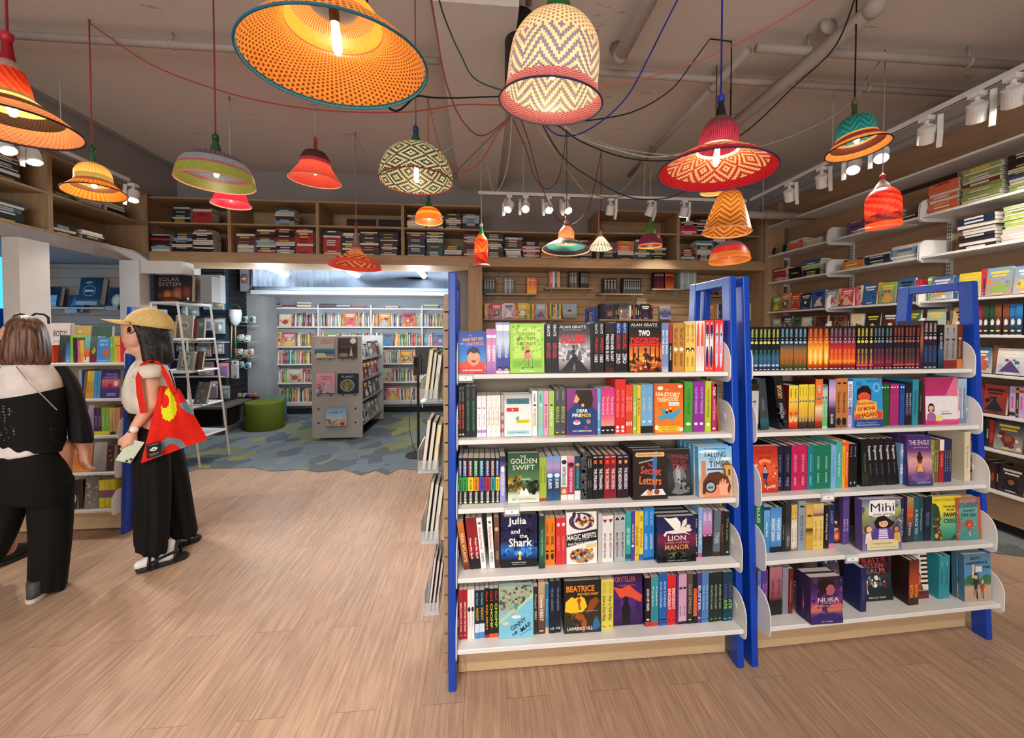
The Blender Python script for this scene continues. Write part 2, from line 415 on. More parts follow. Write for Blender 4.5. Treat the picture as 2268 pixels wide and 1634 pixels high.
# ------------------------------------------------------------------ upper cabinets on the back wall (one run of bays) + fascia beam
ZB, ZD, ZM, ZT = 2.39, 2.50, 2.85, 3.165
def X_at(px, Y, py=500): return at(px, py, Y=Y).x
def cab_bay(x0, x1, y0, y1, tiers, label, axis='X', vent=False):
    """open plywood bay; tiers = list of z levels of boards"""
    e = empty('open_wall_cabinet', ((x0+x1)/2, (y0+y1)/2, tiers[0])); tag(e, label, 'cabinet', 'open plywood overhead cabinets')
    ox, oy, oz = e.location
    def part(nm, m, *bx):
        q = MB()
        for a, c in bx: q.box((a[0]-ox, a[1]-oy, a[2]-oz), (c[0]-ox, c[1]-oy, c[2]-oz))
        o = q.build(nm, m, e); return o
    t = 0.018; z0, z1 = tiers[0], tiers[-1]
    if axis == 'X':
        part('side_panel', MAPLEV, ((x0, y0, z0), (x0+t, y1, z1))); part('side_panel', MAPLEV, ((x1-t, y0, z0), (x1, y1, z1)))
        part('back_panel', MAPLE, ((x0+t, y1-0.012, z0), (x1-t, y1, z1)))
        for k, z in enumerate(tiers):
            part('shelf_board', MAPLE, ((x0+t, y0, z-(t if k == len(tiers)-1 else 0)), (x1-t, y1-0.012, z+(0 if k == len(tiers)-1 else t))))
    else:
        part('side_panel', MAPLEV, ((x0, y0, z0), (x1, y0+t, z1))); part('side_panel', MAPLEV, ((x0, y1-t, z0), (x1, y1, z1)))
        part('back_panel', MAPLE, ((x0, y0+t, z0), (x0+0.012, y1-t, z1)))
        for k, z in enumerate(tiers):
            part('shelf_board', MAPLE, ((x0+0.012, y0+t, z-(t if k == len(tiers)-1 else 0)), (x1, y1-t, z+(0 if k == len(tiers)-1 else t))))
    if vent:
        q = MB(); xm = (x0+x1)/2+0.1-ox; yy = y1-0.014-oy
        for s in (0, 1):
            q.box((xm-0.42+s*0.42, yy-0.01, 3.0-oz), (xm-0.03+s*0.42, yy, 3.09-oz), '#1a1512')
            for k in range(6): q.box((xm-0.415+s*0.42, yy-0.016, 3.004+k*0.015-oz), (xm-0.035+s*0.42, yy-0.008, 3.009+k*0.015-oz), '#4a3522')
        q.build('air_vent', PRINT, e)
    return e
BX = [X_at(p, BY) for p in (318, 508, 703, 892, 1068, 1325, 1503, 1690)]
names = ['corner', 'second', 'third', 'fourth']
for i in range(4):
    cab_bay(BX[i], BX[i+1]-0.002, BY, BW-0.01, [ZD, ZM, ZT], 'open plywood overhead bay, %s from the left corner, above the opening' % ('first', 'second', 'third', 'fourth')[i], vent=(i == 2))
cab_bay(BX[4], BX[5]-0.002, BY, BW-0.01, [ZD, ZM], 'low plywood overhead bay under the grey plaster recess')
cab_bay(BX[5], BX[6]-0.002, BY, BW-0.01, [ZD, ZM, ZT], 'open plywood bay right of the grey recess')
cab_bay(BX[6], BX[7], BY, BW-0.01, [ZD, ZM, ZT], 'open plywood overhead bay nearest the right wall')
# fascia / beam below the cabinets
b = MB(); b.box((LW, BY-0.02, ZB), (BX[7]+0.02, BW-0.005, ZD-0.002)); struct('trim_4', b, MAPLE)
b = MB(); b.box((BX[7]+0.021, BY-0.02, 0), (BX[7]+0.3, BW-0.01, ZT+0.05)); struct('trim_5', b, MAPLEV)
b = MB(); b.box((BX[7]+0.3, BY+0.1, 0), (RW-0.002, BW-0.01, 3.37)); struct('trim_6', b, MAPLEV)
# wood post between opening and slat wall
XP0, XP1 = X_at(1037, BY), X_at(1068, BY)
b = MB(); b.box((XP0, BY, 0), (XP1, BW-0.005, ZB-0.002)); struct('trim_7', b, MAPLEV)
# slat wall
b = MB(); z = 0.02
while z < 2.37:
    b.box((XP1+0.001, BW-0.06, z), (BX[7]+0.019, BW-0.02, min(z+0.096, 2.388))); z += 0.105
b.box((XP1+0.001, BW-0.03, 0), (BX[7]+0.019, BW-0.001, 2.389)); struct('wall_slats', b, MAPLE)

# left side cabinets, soffit with downlight, pilasters
ys = [-1.6, -0.3, 1.0, at(113, 500, X=LW).y, BY-0.02]
for i in range(4):
    cab_bay(LW-0.5, LW, ys[i]+0.001, ys[i+1]-0.001, [ZB+0.07, ZB+0.42, 3.185], ('left wall plywood bay farthest behind the viewer', 'left wall plywood bay behind the viewer', 'left wall plywood bay with the dark book stack, at the photo edge', 'left wall plywood bay next to the back corner')[i], axis='Y')
SOFF = plain('soffit_grey', '#9a9490', 0.8, amt=0.04)
b = MB(); b.box((-5.5, -2.6, ZB-0.05), (LW, 5.6, ZB+0.068)); struct('trim_8', b, SOFF)
pz = ZB-0.052
def pil(px0, px1, name):
    a = at(px0, 640, X=LW-0.02); c = at(px1, 640, Y=a.y)
    yy = at((px0), 640, X=LW-0.02).y
    q = MB(); x0 = at(px0, 640, Y=yy).x; x1 = at(px1, 640, Y=yy).x
    q.box((x0, yy, 0), (x1, yy+0.22, pz)); struct(name, q, WHITE2); return x0, x1, yy
P1 = pil(6, 44, 'trim_9'); P2 = pil(265, 309, 'trim_10')
b = MB(); b.box((P2[1]+0.001, P2[2]+0.02, ZB-0.19), (P2[1]+0.42, P2[2]+0.2, ZB-0.051)); struct('trim_11', b, WHITE2)
# brown side wall between the pilasters and slat wall behind them
ysl = 4.72
b = MB(); b.box((-4.97, ysl, 0), (-3.9, ysl+0.05, pz))
z = 0.02
while z < 2.3: b.box((-4.97, ysl-0.02, z), (-3.9, ysl-0.001, min(z+0.1, 2.33))); z += 0.108
struct('wall_slats_left', b, plain('pale_slatwall', '#a39484', 0.7))
b = MB(); b.box((-5.05, 3.2, 0), (-4.98, ysl-0.001, pz)); struct('trim_12', b, plain('brown_panel', '#86705c', 0.8))
b = MB(); b.box((-4.979, 3.7, 0.9), (-4.96, 4.36, 2.33)); struct('window_1', b, emis('street_light_blue', '#3fa6e8', 1.6))
# navy and black slat walls of the far room, pillar
xn = at(498, 700, Y=6.3).x
BSL = plain('black_slatwall', '#17191c', 0.6, amt=0.1)
b = MB(); b.box((-5.49, 6.33, 0), (xn, 6.4, 2.94)); z = 0.3
while z < 2.9: b.box((-5.49, 6.3, z), (xn, 6.33, min(z+0.1, 2.93))); z += 0.11
struct('wall_slats_navy', b, NAVY)
b = MB(); b.box((xn-0.06, 6.401, 0), (xn-0.02, 6.85, 2.94)); z = 0.3
while z < 2.9: b.box((xn-0.02, 6.401, z), (xn+0.005, 6.85, min(z+0.1, 2.93))); z += 0.11
struct('wall_slats_black', b, BSL)
xa, xb = at(541, 700, Y=6.851).x, at(586, 700, Y=6.851).x
b = MB(); b.box((xa, 6.851, 0), (xb, 7.34, 2.94)); struct('trim_13', b, plain('pillar_grey', '#9a9da0', 0.8, amt=0.12, scale=3))
# ------------------------------------------------------------------ blue display units
SH = [1.360, 1.075, 0.785, 0.503, 0.222]            # top of each shelf board
YC = 1.835
def fe(z):   # local y of shelf front edge
    return -(0.180 + (1.36 - z) * 0.110)
def make_unit(label, W=1.30, tags=()):
    e = empty('display_bookcase'); tag(e, label, 'bookcase')
    zt = 1.815
    for s in (0, 1):
        x0 = 0.0 if s == 0 else W - 0.033; x1 = x0 + 0.033
        q = MB()
        for sg in (-1, 1):
            yb, yt = sg * 0.228, sg * 0.138
            # leg as a slanted bar
            w = 0.030
            v = [(x0, yb-w, 0), (x1, yb-w, 0), (x1, yb+w, 0), (x0, yb+w, 0), (x0, yt-w, zt), (x1, yt-w, zt), (x1, yt+w, zt), (x0, yt+w, zt)]
            q.mesh(v, [(3,2,1,0),(4,5,6,7),(0,1,5,4),(1,2,6,5),(2,3,7,6),(3,0,4,7)])
        q.box((x0+0.002, -0.16, zt-0.045), (x1-0.002, 0.16, zt-0.001)); q.box((x0+0.002, -0.2, 0.5), (x1-0.002, 0.2, 0.53))
        o = q.build('side_frame', BLUE, e)
        md = o.modifiers.new('bevel', 'BEVEL'); md.width = 0.004; md.segments = 2
    q = MB(); q.box((0.04, -0.018, 0.185), (W-0.04, 0.018, 1.36)); q.build('back_panel', BACKP, e)
    q = MB(); q.box((0.04, -0.178, 0.012), (W-0.04, -0.15, 0.186)); q.box((0.04, 0.15, 0.012), (W-0.04, 0.178, 0.186))
    q.build('base_panel', MAPLED, e)
    # slotted uprights
    for xx in (0.052, W-0.078):
        q = MB(); q.box((xx, -0.030, 0.2), (xx+0.026, -0.0185, 1.36), '#3c3c3e')
        for k in range(45): q.box((xx+0.004, -0.032, 0.215+k*0.025), (xx+0.010, -0.0302, 0.228+k*0.025), '#0c0c0c'); q.box((xx+0.016, -0.032, 0.215+k*0.025), (xx+0.022, -0.0302, 0.228+k*0.025), '#0c0c0c')
        q.build('slotted_upright', PRINT, e)
    for z in SH:
        for side in (-1, 1):
            f = fe(z)
            q = MB(); a, c = sorted((side * -f, side * 0.034)) if side > 0 else (f, -0.034)
            q.box((0.041, a, z-0.020), (W-0.041, c, z), bev=0.002)
            sh = q.build('shelf', WHITE, e)
            for s in (0, 1):
                # end bracket plate: rounded profile in the y-z plane
                xa = 0.0355 if s == 0 else W-0.040; xb = xa + 0.0045
                L = abs(f) + 0.012; prof = [(0.03, z-0.05)]
                prof += [(L-0.03, z-0.05)] + [(L-0.03+0.03*sin(t*PI/8), z-0.02-0.03*cos(t*PI/8)) for t in range(1, 4)] + [(L, z-0.02), (L, z+0.045)]
                prof += [(L-0.07+0.07*cos(t*PI/12), z+0.045+0.10*sin(t*PI/12)) for t in range(1, 7)] + [(0.03, z+0.15)]
                pts = [(side*p, zz) for p, zz in prof]
                q = MB(); n = len(pts)
                q.mesh([(xa, y, zz) for y, zz in pts] + [(xb, y, zz) for y, zz in pts], [tuple(range(n)), tuple(range(n, 2*n))[::-1]] + [(i, i+n, (i+1) % n + n, (i+1) % n) for i in range(n)])
                cx_ = xb if s == 0 else xa; dx = 0.003 if s == 0 else -0.003
                q.tube([(cx_, side*(L-0.075), z+0.07), (cx_+dx, side*(L-0.075), z+0.07)], 0.017, n=16)
                o = q.build('end_bracket', WHITE, sh)
                md = o.modifiers.new('bevel', 'BEVEL'); md.width = 0.0015; md.segments = 1; md.limit_method = 'ANGLE'
    for (xx, k) in tags:
        z = SH[k]; f = fe(z)
        q = MB(); q.box((xx, f-0.006, z-0.036), (xx+0.07, f-0.0015, z+0.004)); q.box((xx, f-0.0014, z+0.0005), (xx+0.07, f+0.05, z+0.002))
        o = q.build('label_holder', ACRYL, e)
        q = MB(); q.box((xx+0.006, f-0.0078, z-0.026), (xx+0.064, f-0.0062, z-0.006), '#f4f4f0'); q.box((xx+0.033, f-0.0085, z-0.018), (xx+0.037, f-0.0079, z-0.013), '#222')
        q.build('price_card', PRINT, o)
    return e
U1X, U2X = -0.14, 1.24
U1 = make_unit('nearest white shelving unit with blue posts, centre of the photo', 1.35, [(0.04, 0), (0.24, 2)])
U1.location = (U1X, YC, 0)
U2 = make_unit('white shelving unit with blue posts, right neighbour of the nearest one', 1.32, [(0.35, 2), (0.45, 3)])
U2.location = (U2X, YC, 0); U2.rotation_euler = (0, 0, R(1.8))
U3 = make_unit('white shelving unit with blue posts behind the two shoppers', 1.30)
U3.location = (-4.02, 3.31, 0)
U4 = copy_tree(U3); U4['label'] = 'blue-posted shelving unit standing farther back before the slat wall, mostly hidden'
U4.location = (1.21, 4.05, 0); U3.scale = (1, 1, .962)
# slat panel on the right end of the unit behind the shoppers
def slat_end(x0, e):
    q = MB(); z = 0.03
    while z < 1.66:
        w = 0.19 - (z / 1.8) * 0.08
        q.box((x0, -w, z), (x0+0.018, w, z+0.078)); z += 0.085
    q.box((x0-0.006, -0.11, 0.02), (x0, 0.11, 1.68)); return q.build('slat_end_panel', MAPLE, e)
slat_end(1.308, U3); slat_end(-0.025, U1)

# ------------------------------------------------------------------ drawing on covers
def clip01(pts):
    for ax, lim, sg in ((0, 0.0, 1), (0, 1.0, -1), (1, 0.0, 1), (1, 1.0, -1)):
        out = []
        for i in range(len(pts)):
            a, b = pts[i-1], pts[i]; ia, ib = sg*(a[ax]-lim) >= 0, sg*(b[ax]-lim) >= 0
            if ia != ib:
                t = (lim-a[ax])/(b[ax]-a[ax]); out.append((a[0]+(b[0]-a[0])*t, a[1]+(b[1]-a[1])*t))
            if ib: out.append(b)
        pts = out
        if not pts: return []
    return pts
class Art:
    def __init__(s, mb, O, U, V, Nn, w, h):
        s.mb = mb; s.O = V_(O); s.U = V_(U); s.V = V_(V); s.N = V_(Nn); s.w = w; s.h = h; s.k = 1
    def P(s, u, v): return s.O + s.U * (u * s.w) + s.V * (v * s.h) + s.N * (0.00012 * s.k)
    def poly(s, pts, col):
        if not isinstance(col, list): pts = clip01(pts)
        if len(pts) > 2: s.mb.face([s.P(*p) for p in pts], col, 0)
        s.k += 1
    def run(s, ops):
        for o in ops:
            t = o[0]
            if t == 'r': _, a, b_, c, d, col = o; s.poly([(a, b_), (c, b_), (c, d), (a, d)], col)
            elif t == 'g': _, a, b_, c, d, c0, c1 = o; s.poly([(a, b_), (c, b_), (c, d), (a, d)], [c0, c0, c1, c1])
            elif t == 'G':      # multi-stop vertical gradient [(v, col)...]
                st = o[1]
                for i in range(len(st)-1):
                    (v0, c0), (v1, c1) = st[i], st[i+1]; s.mb.face([s.P(0, v0), s.P(1, v0), s.P(1, v1), s.P(0, v1)], [c0, c0, c1, c1], 0)
                s.k += 1
            elif t == 'e':
                _, cx, cy, rx, ry, col = o; s.poly([(cx+rx*cos(i*PI/10), cy+ry*sin(i*PI/10)) for i in range(20)], col)
            elif t == 'h':      # radial glow blob: centre colour to edge colour
                _, cx, cy, rx, ry, c0, c1 = o; pc = s.P(cx, cy)
                for i in range(16):
                    a0, a1 = i*PI/8, (i+1)*PI/8
                    s.mb.face([pc, s.P(min(1, max(0, cx+rx*cos(a0))), min(1, max(0, cy+ry*sin(a0)))), s.P(min(1, max(0, cx+rx*cos(a1))), min(1, max(0, cy+ry*sin(a1))))], [c0, c1, c1], 0)
                s.k += 1
            elif t == 'p': s.poly(o[1], o[2])
            elif t == 'l':      # line (u0,v0,u1,v1,width,col)
                _, a, b_, c, d, wd_, col = o; dx, dy = (c-a)*s.w, (d-b_)*s.h; L = math.hypot(dx, dy) or 1; nx, ny = -dy/L*wd_/2/1.0, dx/L*wd_/2
                s.poly([(a+nx, b_+ny*s.w/s.h), (c+nx, d+ny*s.w/s.h), (c-nx, d-ny*s.w/s.h), (a-nx, b_-ny*s.w/s.h)], col)
            elif t == 't':      # text, cx, cy, w, h, col, [rot], [bold]
                tx, cx, cy, w, h, col = o[1:7]; rot = o[7] if len(o) > 7 else 0; bold = o[8] if len(o) > 8 else 0.015
                co, fs, asp = glyphs(tx, bold); ca, sa = cos(R(rot)), sin(R(rot)); W_, H_ = w*s.w, h*s.h; vs_ = []
                for x, y in co:
                    X, Y = (x-0.5)*W_, (y-0.5)*H_; vs_.append(s.P(cx+(X*ca-Y*sa)/s.w, cy+(X*sa+Y*ca)/s.h))
                s.mb.mesh(vs_, fs, col, 0); s.k += 1
            elif t == 'x':      # scattered blobs: n, seed, region, size, colours
                _, n, sd, (a, b_, c, d), sz, cols = o; rg = random.Random(sd)
                for i in range(n):
                    cx, cy = rg.uniform(a, c), rg.uniform(b_, d); r_ = sz*rg.uniform(0.5, 1.3); k = rg.randint(3, 7); ph = rg.random()*6
                    q_ = clip01([(cx+r_*cos(ph+j*2*PI/k)*rg.uniform(.7, 1.2), cy+r_*s.w/s.h*sin(ph+j*2*PI/k)*rg.uniform(.7, 1.2)) for j in range(k)]); cc = rg.choice(cols)
                    if len(q_) > 2: s.mb.face([s.P(*p_) for p_ in q_], cc, 0)
                s.k += 1
EMPTY_ART = []
def book_mesh(w, t, h, cover, spine=None, front=None, back=None, hard=False, pagecol=None, name='book'):
    """canonical: spine plane x=0 (faces -X), front cover y=0 (faces -Y). returns (cover object unlinked, page object unlinked)"""
    bt = 0.0022 if hard else 0.0006; ov = 0.003 if hard else 0.0
    q = MB(); e_ = 0.0008
    q.box((0, 0, 0), (w, bt, h), cover); q.box((0, t-bt, 0), (w, t, h), back or cover); q.box((0, bt, 0), (0.0015, t-bt, h), cover)
    if spine: Art(q, (0, t, 0), (0, -1, 0), (0, 0, 1), (-1, 0, 0), t, h).run(spine)
    if front: Art(q, (0, 0, 0), (1, 0, 0), (0, 0, 1), (0, -1, 0), w, h).run(front)
    o = q.build(name, PRINT, link=False)
    q = MB(); q.box((0.0015, bt, ov), (w-ov-0.0005, t-bt, h-ov-0.0004)); pg = q.build('page_block', PAGES, link=False)
    return o, pg
def into(q, src, M):
    n = len(q.v); q.v.extend(tuple(M @ V_(v)) for v in src.v); q.f.extend(tuple(k + n for k in f) for f in src.f); q.c.extend(src.c); q.m.extend([0] * len(src.f))
def book_bulk(q, M, w, t, h, cover, spine=None, front=None):
    """same shape as book_mesh, written straight into a shared mesh"""
    b = MB(); bt = .0012
    b.box((0, 0, 0), (w, bt, h), cover); b.box((0, t-bt, 0), (w, t, h), cover); b.box((0, bt, 0), (0.0015, t-bt, h), cover); b.box((0.0015, bt, .001), (w-.003, t-bt, h-.003), '#d9d1c0')
    if spine: Art(b, (0, t, 0), (0, -1, 0), (0, 0, 1), (-1, 0, 0), t, h).run(spine)
    if front: Art(b, (0, 0, 0), (1, 0, 0), (0, 0, 1), (0, -1, 0), w, h).run(front)
    into(q, b, M)
SHELVED = MB(); AREAS = []; AMIN = 760
def put_book(proto, loc, rz, label, group=None, lean=0.0, tilt=0.0, first=False, rest=None):
    o, pg = proto
    a = o.copy(); c = pg.copy()
    LK(a); LK(c); c.parent = a
    M = MT(loc) @ MR(lean, 4, 'Y') @ MR(tilt, 4, 'X') @ MR(rz, 4, 'Z')
    a.matrix_world = M; a.location, a.rotation_euler = M.to_translation(), M.to_euler()
    tag(a, label, 'book', group); return a
def spine_ops(bg, bands=(), texts=(), extra=()):
    """texts: (string, v_centre, v_len, width_frac, col)"""
    ops = []
    if isinstance(bg, (list, tuple)) and bg and isinstance(bg[0], (list, tuple)): ops.append(('G', list(bg)))
    for a, c, col in bands: ops.append(('r', 0, a, 1, c, col))
    ops += list(extra)
    for tx, vc, vl, wf, col in texts: ops.append(('T', tx, vc, vl, wf, col))
    return ops
def _art_T(self, o):
    _, tx, vc, vl, wf, col = o; co, fs, asp = glyphs(tx, 0.02); vs_ = [self.P(0.5+(y-0.5)*wf, vc-(x-0.5)*vl) for x, y in co]
    self.mb.mesh(vs_, [f for f in fs], col, 0); self.k += 1
_run0 = Art.run
def _run1(self, ops):
    for o in ops:
        if o[0] == 'T': _art_T(self, o)
        else: _run0(self, [o])
Art.run = _run1
USED = {}
ORD = ['first', 'second', 'third', 'fourth', 'fifth', 'sixth', 'seventh', 'eighth', 'ninth', 'tenth', 'eleventh', 'twelfth', 'thirteenth', 'fourteenth', 'fifteenth', 'sixteenth']
NUM = ['no', 'one', 'two', 'three', 'four', 'five', 'six', 'seven', 'eight', 'nine', 'ten', 'eleven', 'twelve', 'thirteen', 'fourteen', 'fifteen', 'sixteen']
def uniq(l):
    k = USED.get(l, 0); USED[l] = k + 1
    if k: print('DUP LABEL', l)
    if not 4 <= len(l.replace('-', ' ').split()) <= 16: print('LEN', len(l.replace('-', ' ').split()), l)
    return l
def atp(px, py, Y, sk, X0=0.0):
    d = ray(px, py); k = (Y + sk * 0 - sk * X0) / (d.y - sk * d.x); p = V_((0, 0, CAMZ)) + d * k; return p
def shelf_row(unit, z, Y, py, items, where, group, zoom, sk=0.0, X0r=0.0):
    """items measured on an enlarged crop: zoom=(ox, oy, scale). spine item: ('S', x0, x1, top, n, desc, bg, texts, bands[, lean_top]) ; face item: ('F', x0, x1, top, desc, cover, art[, leanback])"""
    ox, oy, sc = zoom
    for it in items:
        x0 = ox + it[1] / sc; x1 = ox + it[2] / sc; top = oy + it[3] / sc
        yb = Y
        P0 = atp(x0, py, Y, sk, X0r); X0 = P0.x; X1 = atp(x1, py, Y, sk, X0r).x; yb = P0.y; wi = X1-X0; lo = unit.location.x+.0425; hi = lo+(1.235 if unit is U2 else 1.265 if unit is U1 else 1.215); X0 = max(X0, lo)
        if X1 > hi: X1 = hi; X0 = min(X0, hi-wi*.9)
        xm, pm = (x0 + x1) / 2, top
        ki = min(range(5), key=lambda i: abs(SH[i]-z)); zl = 9 if ki == 0 else (SH[ki-1]*(z/SH[ki]) - .0235 - z); hh = min(zl-.003, max(0.08, atp(xm, top, Y, sk, X0r).z - z - 0.001))
        if it[0] == 'S':
            n, desc, bg, texts = it[4:8]; bands = it[8] if len(it) > 8 else (); opt = it[9] if len(it) > 9 else {}
            t = (X1 - X0) / n * 0.97; base = bg if isinstance(bg, str) else bg[0][1]
            hard = opt.get('hard', False); dp = min(opt.get('d', hh * 0.66), YC - 0.034 - Y - 0.003 - opt.get('dy', 0.0))
            pr = book_mesh(dp, t, hh, opt.get('cover', base), spine_ops(bg, bands, texts, opt.get('x', ())), opt.get('front'), hard=hard)
            lean = opt.get('lean', 0.0); ap = abs(x1-x0)/n*abs(py-top); AREAS.extend([ap]*n)
            for k in range(n):
                X = X0 + (X1 - X0) * k / n
                if n == 1: lab = '%s, %s' % (desc, where)
                elif n == 2: lab = '%s of two %s, %s' % (('left', 'right')[k], desc, where)
                else: lab = '%s of %s %s, %s' % (ORD[k], NUM[n], desc, where)
                # canonical spine at x=0 plane; rotate +90 deg: spine faces -Y; thickness runs from X+t to X
                ly = (X - X0) * sk + opt.get('dy', 0.0) + (0.0015 * ((k * 7) % 3 - 1))
                if lean:
                    if lean < 0: loc = (X, yb + ly, z + 0.0015 )       # leaning to the left: pivot at left... keep the lower edge on the board
                    L = (X + (t if lean > 0 else 0), yb + ly, z + 0.0008)
                    M = MT(L) @ MR(lean, 4, 'Y') @ MT((-(t if lean > 0 else 0), 0, 0)) @ MR(R(90), 4, 'Z') @ MT((0, -t, 0))
                else:
                    M = MT((X, yb + ly, z + 0.0008)) @ MR(R(90), 4, 'Z') @ MT((0, -t, 0))
                if ap < AMIN: book_bulk(SHELVED, M, dp, t, hh, base, spine_ops(bg, bands, texts, opt.get('x', ()))); continue
                a = pr[0].copy(); c = pr[1].copy(); LK(a); LK(c); c.parent = a
                a.location = M.to_translation(); a.rotation_euler = M.to_euler()
                tag(a, uniq(lab), 'book', group)
        else:
            desc, cover, art = it[4:7]; opt = it[7] if len(it) > 7 else {}
            w = X1 - X0; t = opt.get('t', 0.028); tb = opt.get('tilt', 5)
            pr = book_mesh(w, t, hh, cover, spine_ops(cover), art, hard=opt.get('hard', False))
            dy = opt.get('dy', -0.012)
            M = MT((X0, yb + dy, z + 0.001 + (t+.002) * sin(R(tb)))) @ MR(R(-tb), 4, 'X')
            a = pr[0].copy(); c = pr[1].copy(); LK(a); LK(c); c.parent = a
            a.location = M.to_translation(); a.rotation_euler = M.to_euler()
            tag(a, uniq('%s, %s' % (desc, where)), 'book', group)
            for j in range(opt.get('behind', 0)):
                M2 = MT((X0 + 0.004 * (j + 1) * opt.get('sx', -1), yb + dy + (t + 0.003) * (j + 1), z + 0.001 + (t+.002) * sin(R(tb)))) @ MR(R(-tb), 4, 'X')
                book_bulk(SHELVED, M2, w, t, hh, cover, spine_ops(cover), art)
# ------------------------------------------------------------------ books of the nearest unit
def S(x0, x1, top, n, desc, bg, texts=(), bands=(), **o): return ('S', x0, x1, top, n, desc, bg, texts, bands, o)
def Fc(x0, x1, top, desc, cover, art, **o): return ('F', x0, x1, top, desc, cover, art, o)
def T(tx, vc, vl, wf, col): return (tx, vc, vl, wf, col)
def circ(v, col, r=0.32, asp=0.12): return [('e', 0.5, v, r, r*asp, col)]
Z1 = (980, 680, 3.436); Z2 = (980, 970, 3.335); Z3 = (980, 1240, 3.24)
def figure(cx, cy, s, top, legs='#222', skin='#c98f63', hair='#2a1a14'):
    """little standing figure on a cover"""
    return [('p',[(cx-.10*s,cy),(cx-.03*s,cy+.34*s),(cx+.03*s,cy+.34*s),(cx+.02*s,cy+.05*s),(cx+.11*s,cy-.02*s),(cx+.14*s,cy+.02*s),(cx+.08*s,cy+.3*s),(cx+.02*s,cy+.36*s),(cx-.07*s,cy+.36*s)],legs),
            ('p',[(cx-.09*s,cy+.34*s),(cx+.09*s,cy+.34*s),(cx+.11*s,cy+.6*s),(cx+.2*s,cy+.5*s),(cx+.22*s,cy+.54*s),(cx+.1*s,cy+.68*s),(cx-.1*s,cy+.68*s),(cx-.22*s,cy+.5*s),(cx-.18*s,cy+.47*s),(cx-.1*s,cy+.58*s)],top),
            ('e',cx,cy+.78*s,.085*s,.075*s,skin),('p',[(cx-.1*s,cy+.76*s),(cx-.09*s,cy+.88*s),(cx,cy+.93*s),(cx+.1*s,cy+.87*s),(cx+.09*s,cy+.76*s),(cx+.05*s,cy+.83*s),(cx-.05*s,cy+.83*s)],hair)]
def face(cx, cy, r, skin, hair, asp=1.0, bob=False):
    o = []
    if bob: o.append(('p',[(cx-1.25*r,cy-1.2*r*asp),(cx-1.3*r,cy+.4*r*asp),(cx-.8*r,cy+1.25*r*asp),(cx,cy+1.5*r*asp),(cx+.9*r,cy+1.2*r*asp),(cx+1.35*r,cy+.3*r*asp),(cx+1.3*r,cy-1.2*r*asp)],hair))
    o += [('e',cx,cy,r,r*asp*1.1,skin),('p',[(cx-1.08*r,cy+.15*r*asp),(cx-.95*r,cy+.95*r*asp),(cx-.2*r,cy+1.4*r*asp),(cx+.7*r,cy+1.2*r*asp),(cx+1.1*r,cy+.2*r*asp),(cx+.6*r,cy+.65*r*asp),(cx,cy+.5*r*asp),(cx-.5*r,cy+.75*r*asp)],hair)]
    for sg in (-1, 1): o += [('e', cx+sg*.38*r, cy+.05*r*asp, .13*r, .16*r*asp, '#fff'), ('e', cx+sg*.36*r, cy+.04*r*asp, .07*r, .1*r*asp, '#111')]
    o += [('p',[(cx-.4*r,cy-.4*r*asp),(cx+.4*r,cy-.4*r*asp),(cx+.2*r,cy-.65*r*asp),(cx-.2*r,cy-.65*r*asp)],'#8e2020')]
    return o

art_univ = [('G',[(0,'#d8425a'),(.12,'#4db4e6'),(.55,'#2b6fd0'),(1,'#2c3f9c')]),('p',[(0,.05),(1,.02),(.95,.3),(.7,.28),(.5,.18),(.3,.3),(0,.25)],'#e34a3c')] + face(.55,.38,.24,'#f0a072','#1d2a4e',.75) + \
    [('t','THE',.42,.9,.1,.035,'#f3b23a'),('t','SMARTEST KID',.52,.81,.78,.075,'#f5c64a',4),('t','IN THE',.1,.7,.12,.04,'#fff',4),('t','UNIVERSE',.58,.7,.68,.085,'#f58f7c',4),('r',0,0,1,.12,'#d33b42'),('t','CHRIS GRABENSTEIN',.5,.075,.7,.035,'#fff')]
art_green = [('r',0,0,1,1,'#9ed34f'),('g',.1,.3,.9,.92,'#b9e063','#c6e86f'),('x',60,3,(.05,.4,.95,.97),.05,['#93c945','#aedd58','#8fc544']),('r',.05,.09,.95,.27,'#8cc63f'),('r',.1,.12,.3,.24,'#79b934'),('r',.4,.12,.6,.24,'#79b934'),('r',.7,.12,.9,.24,'#79b934'),
    ('t','A',.47,.89,.07,.05,'#6f8d1e'),('t','GREEN',.48,.79,.5,.06,'#6f8d1e'),('t','VELVET',.48,.69,.58,.06,'#6f8d1e'),('t','SECRET',.48,.59,.58,.06,'#6f8d1e'),
    ('p',[(.4,.4),(.56,.42),(.62,.32),(.56,.28),(.42,.3)],'#ee7f79'),('p',[(.42,.4),(.56,.42),(.58,.46),(.48,.48)],'#4a2c4e'),('e',.5,.5,.05,.04,'#e9a271'),('p',[(.36,.5),(.5,.56),(.57,.52),(.52,.49),(.42,.49)],'#f08a3c'),
    ('l',.45,.3,.3,.16,.012,'#6b2b2b'),('l',.53,.28,.53,.13,.012,'#6b2b2b'),('l',.35,.11,.68,.12,.01,'#3f5a2b'),('l',.66,.12,.64,.36,.008,'#333'),('e',.36,.095,.02,.015,'#333'),('e',.66,.105,.02,.015,'#333'),('t','Vicki Grant',.48,.04,.4,.04,'#f4f7d6')]
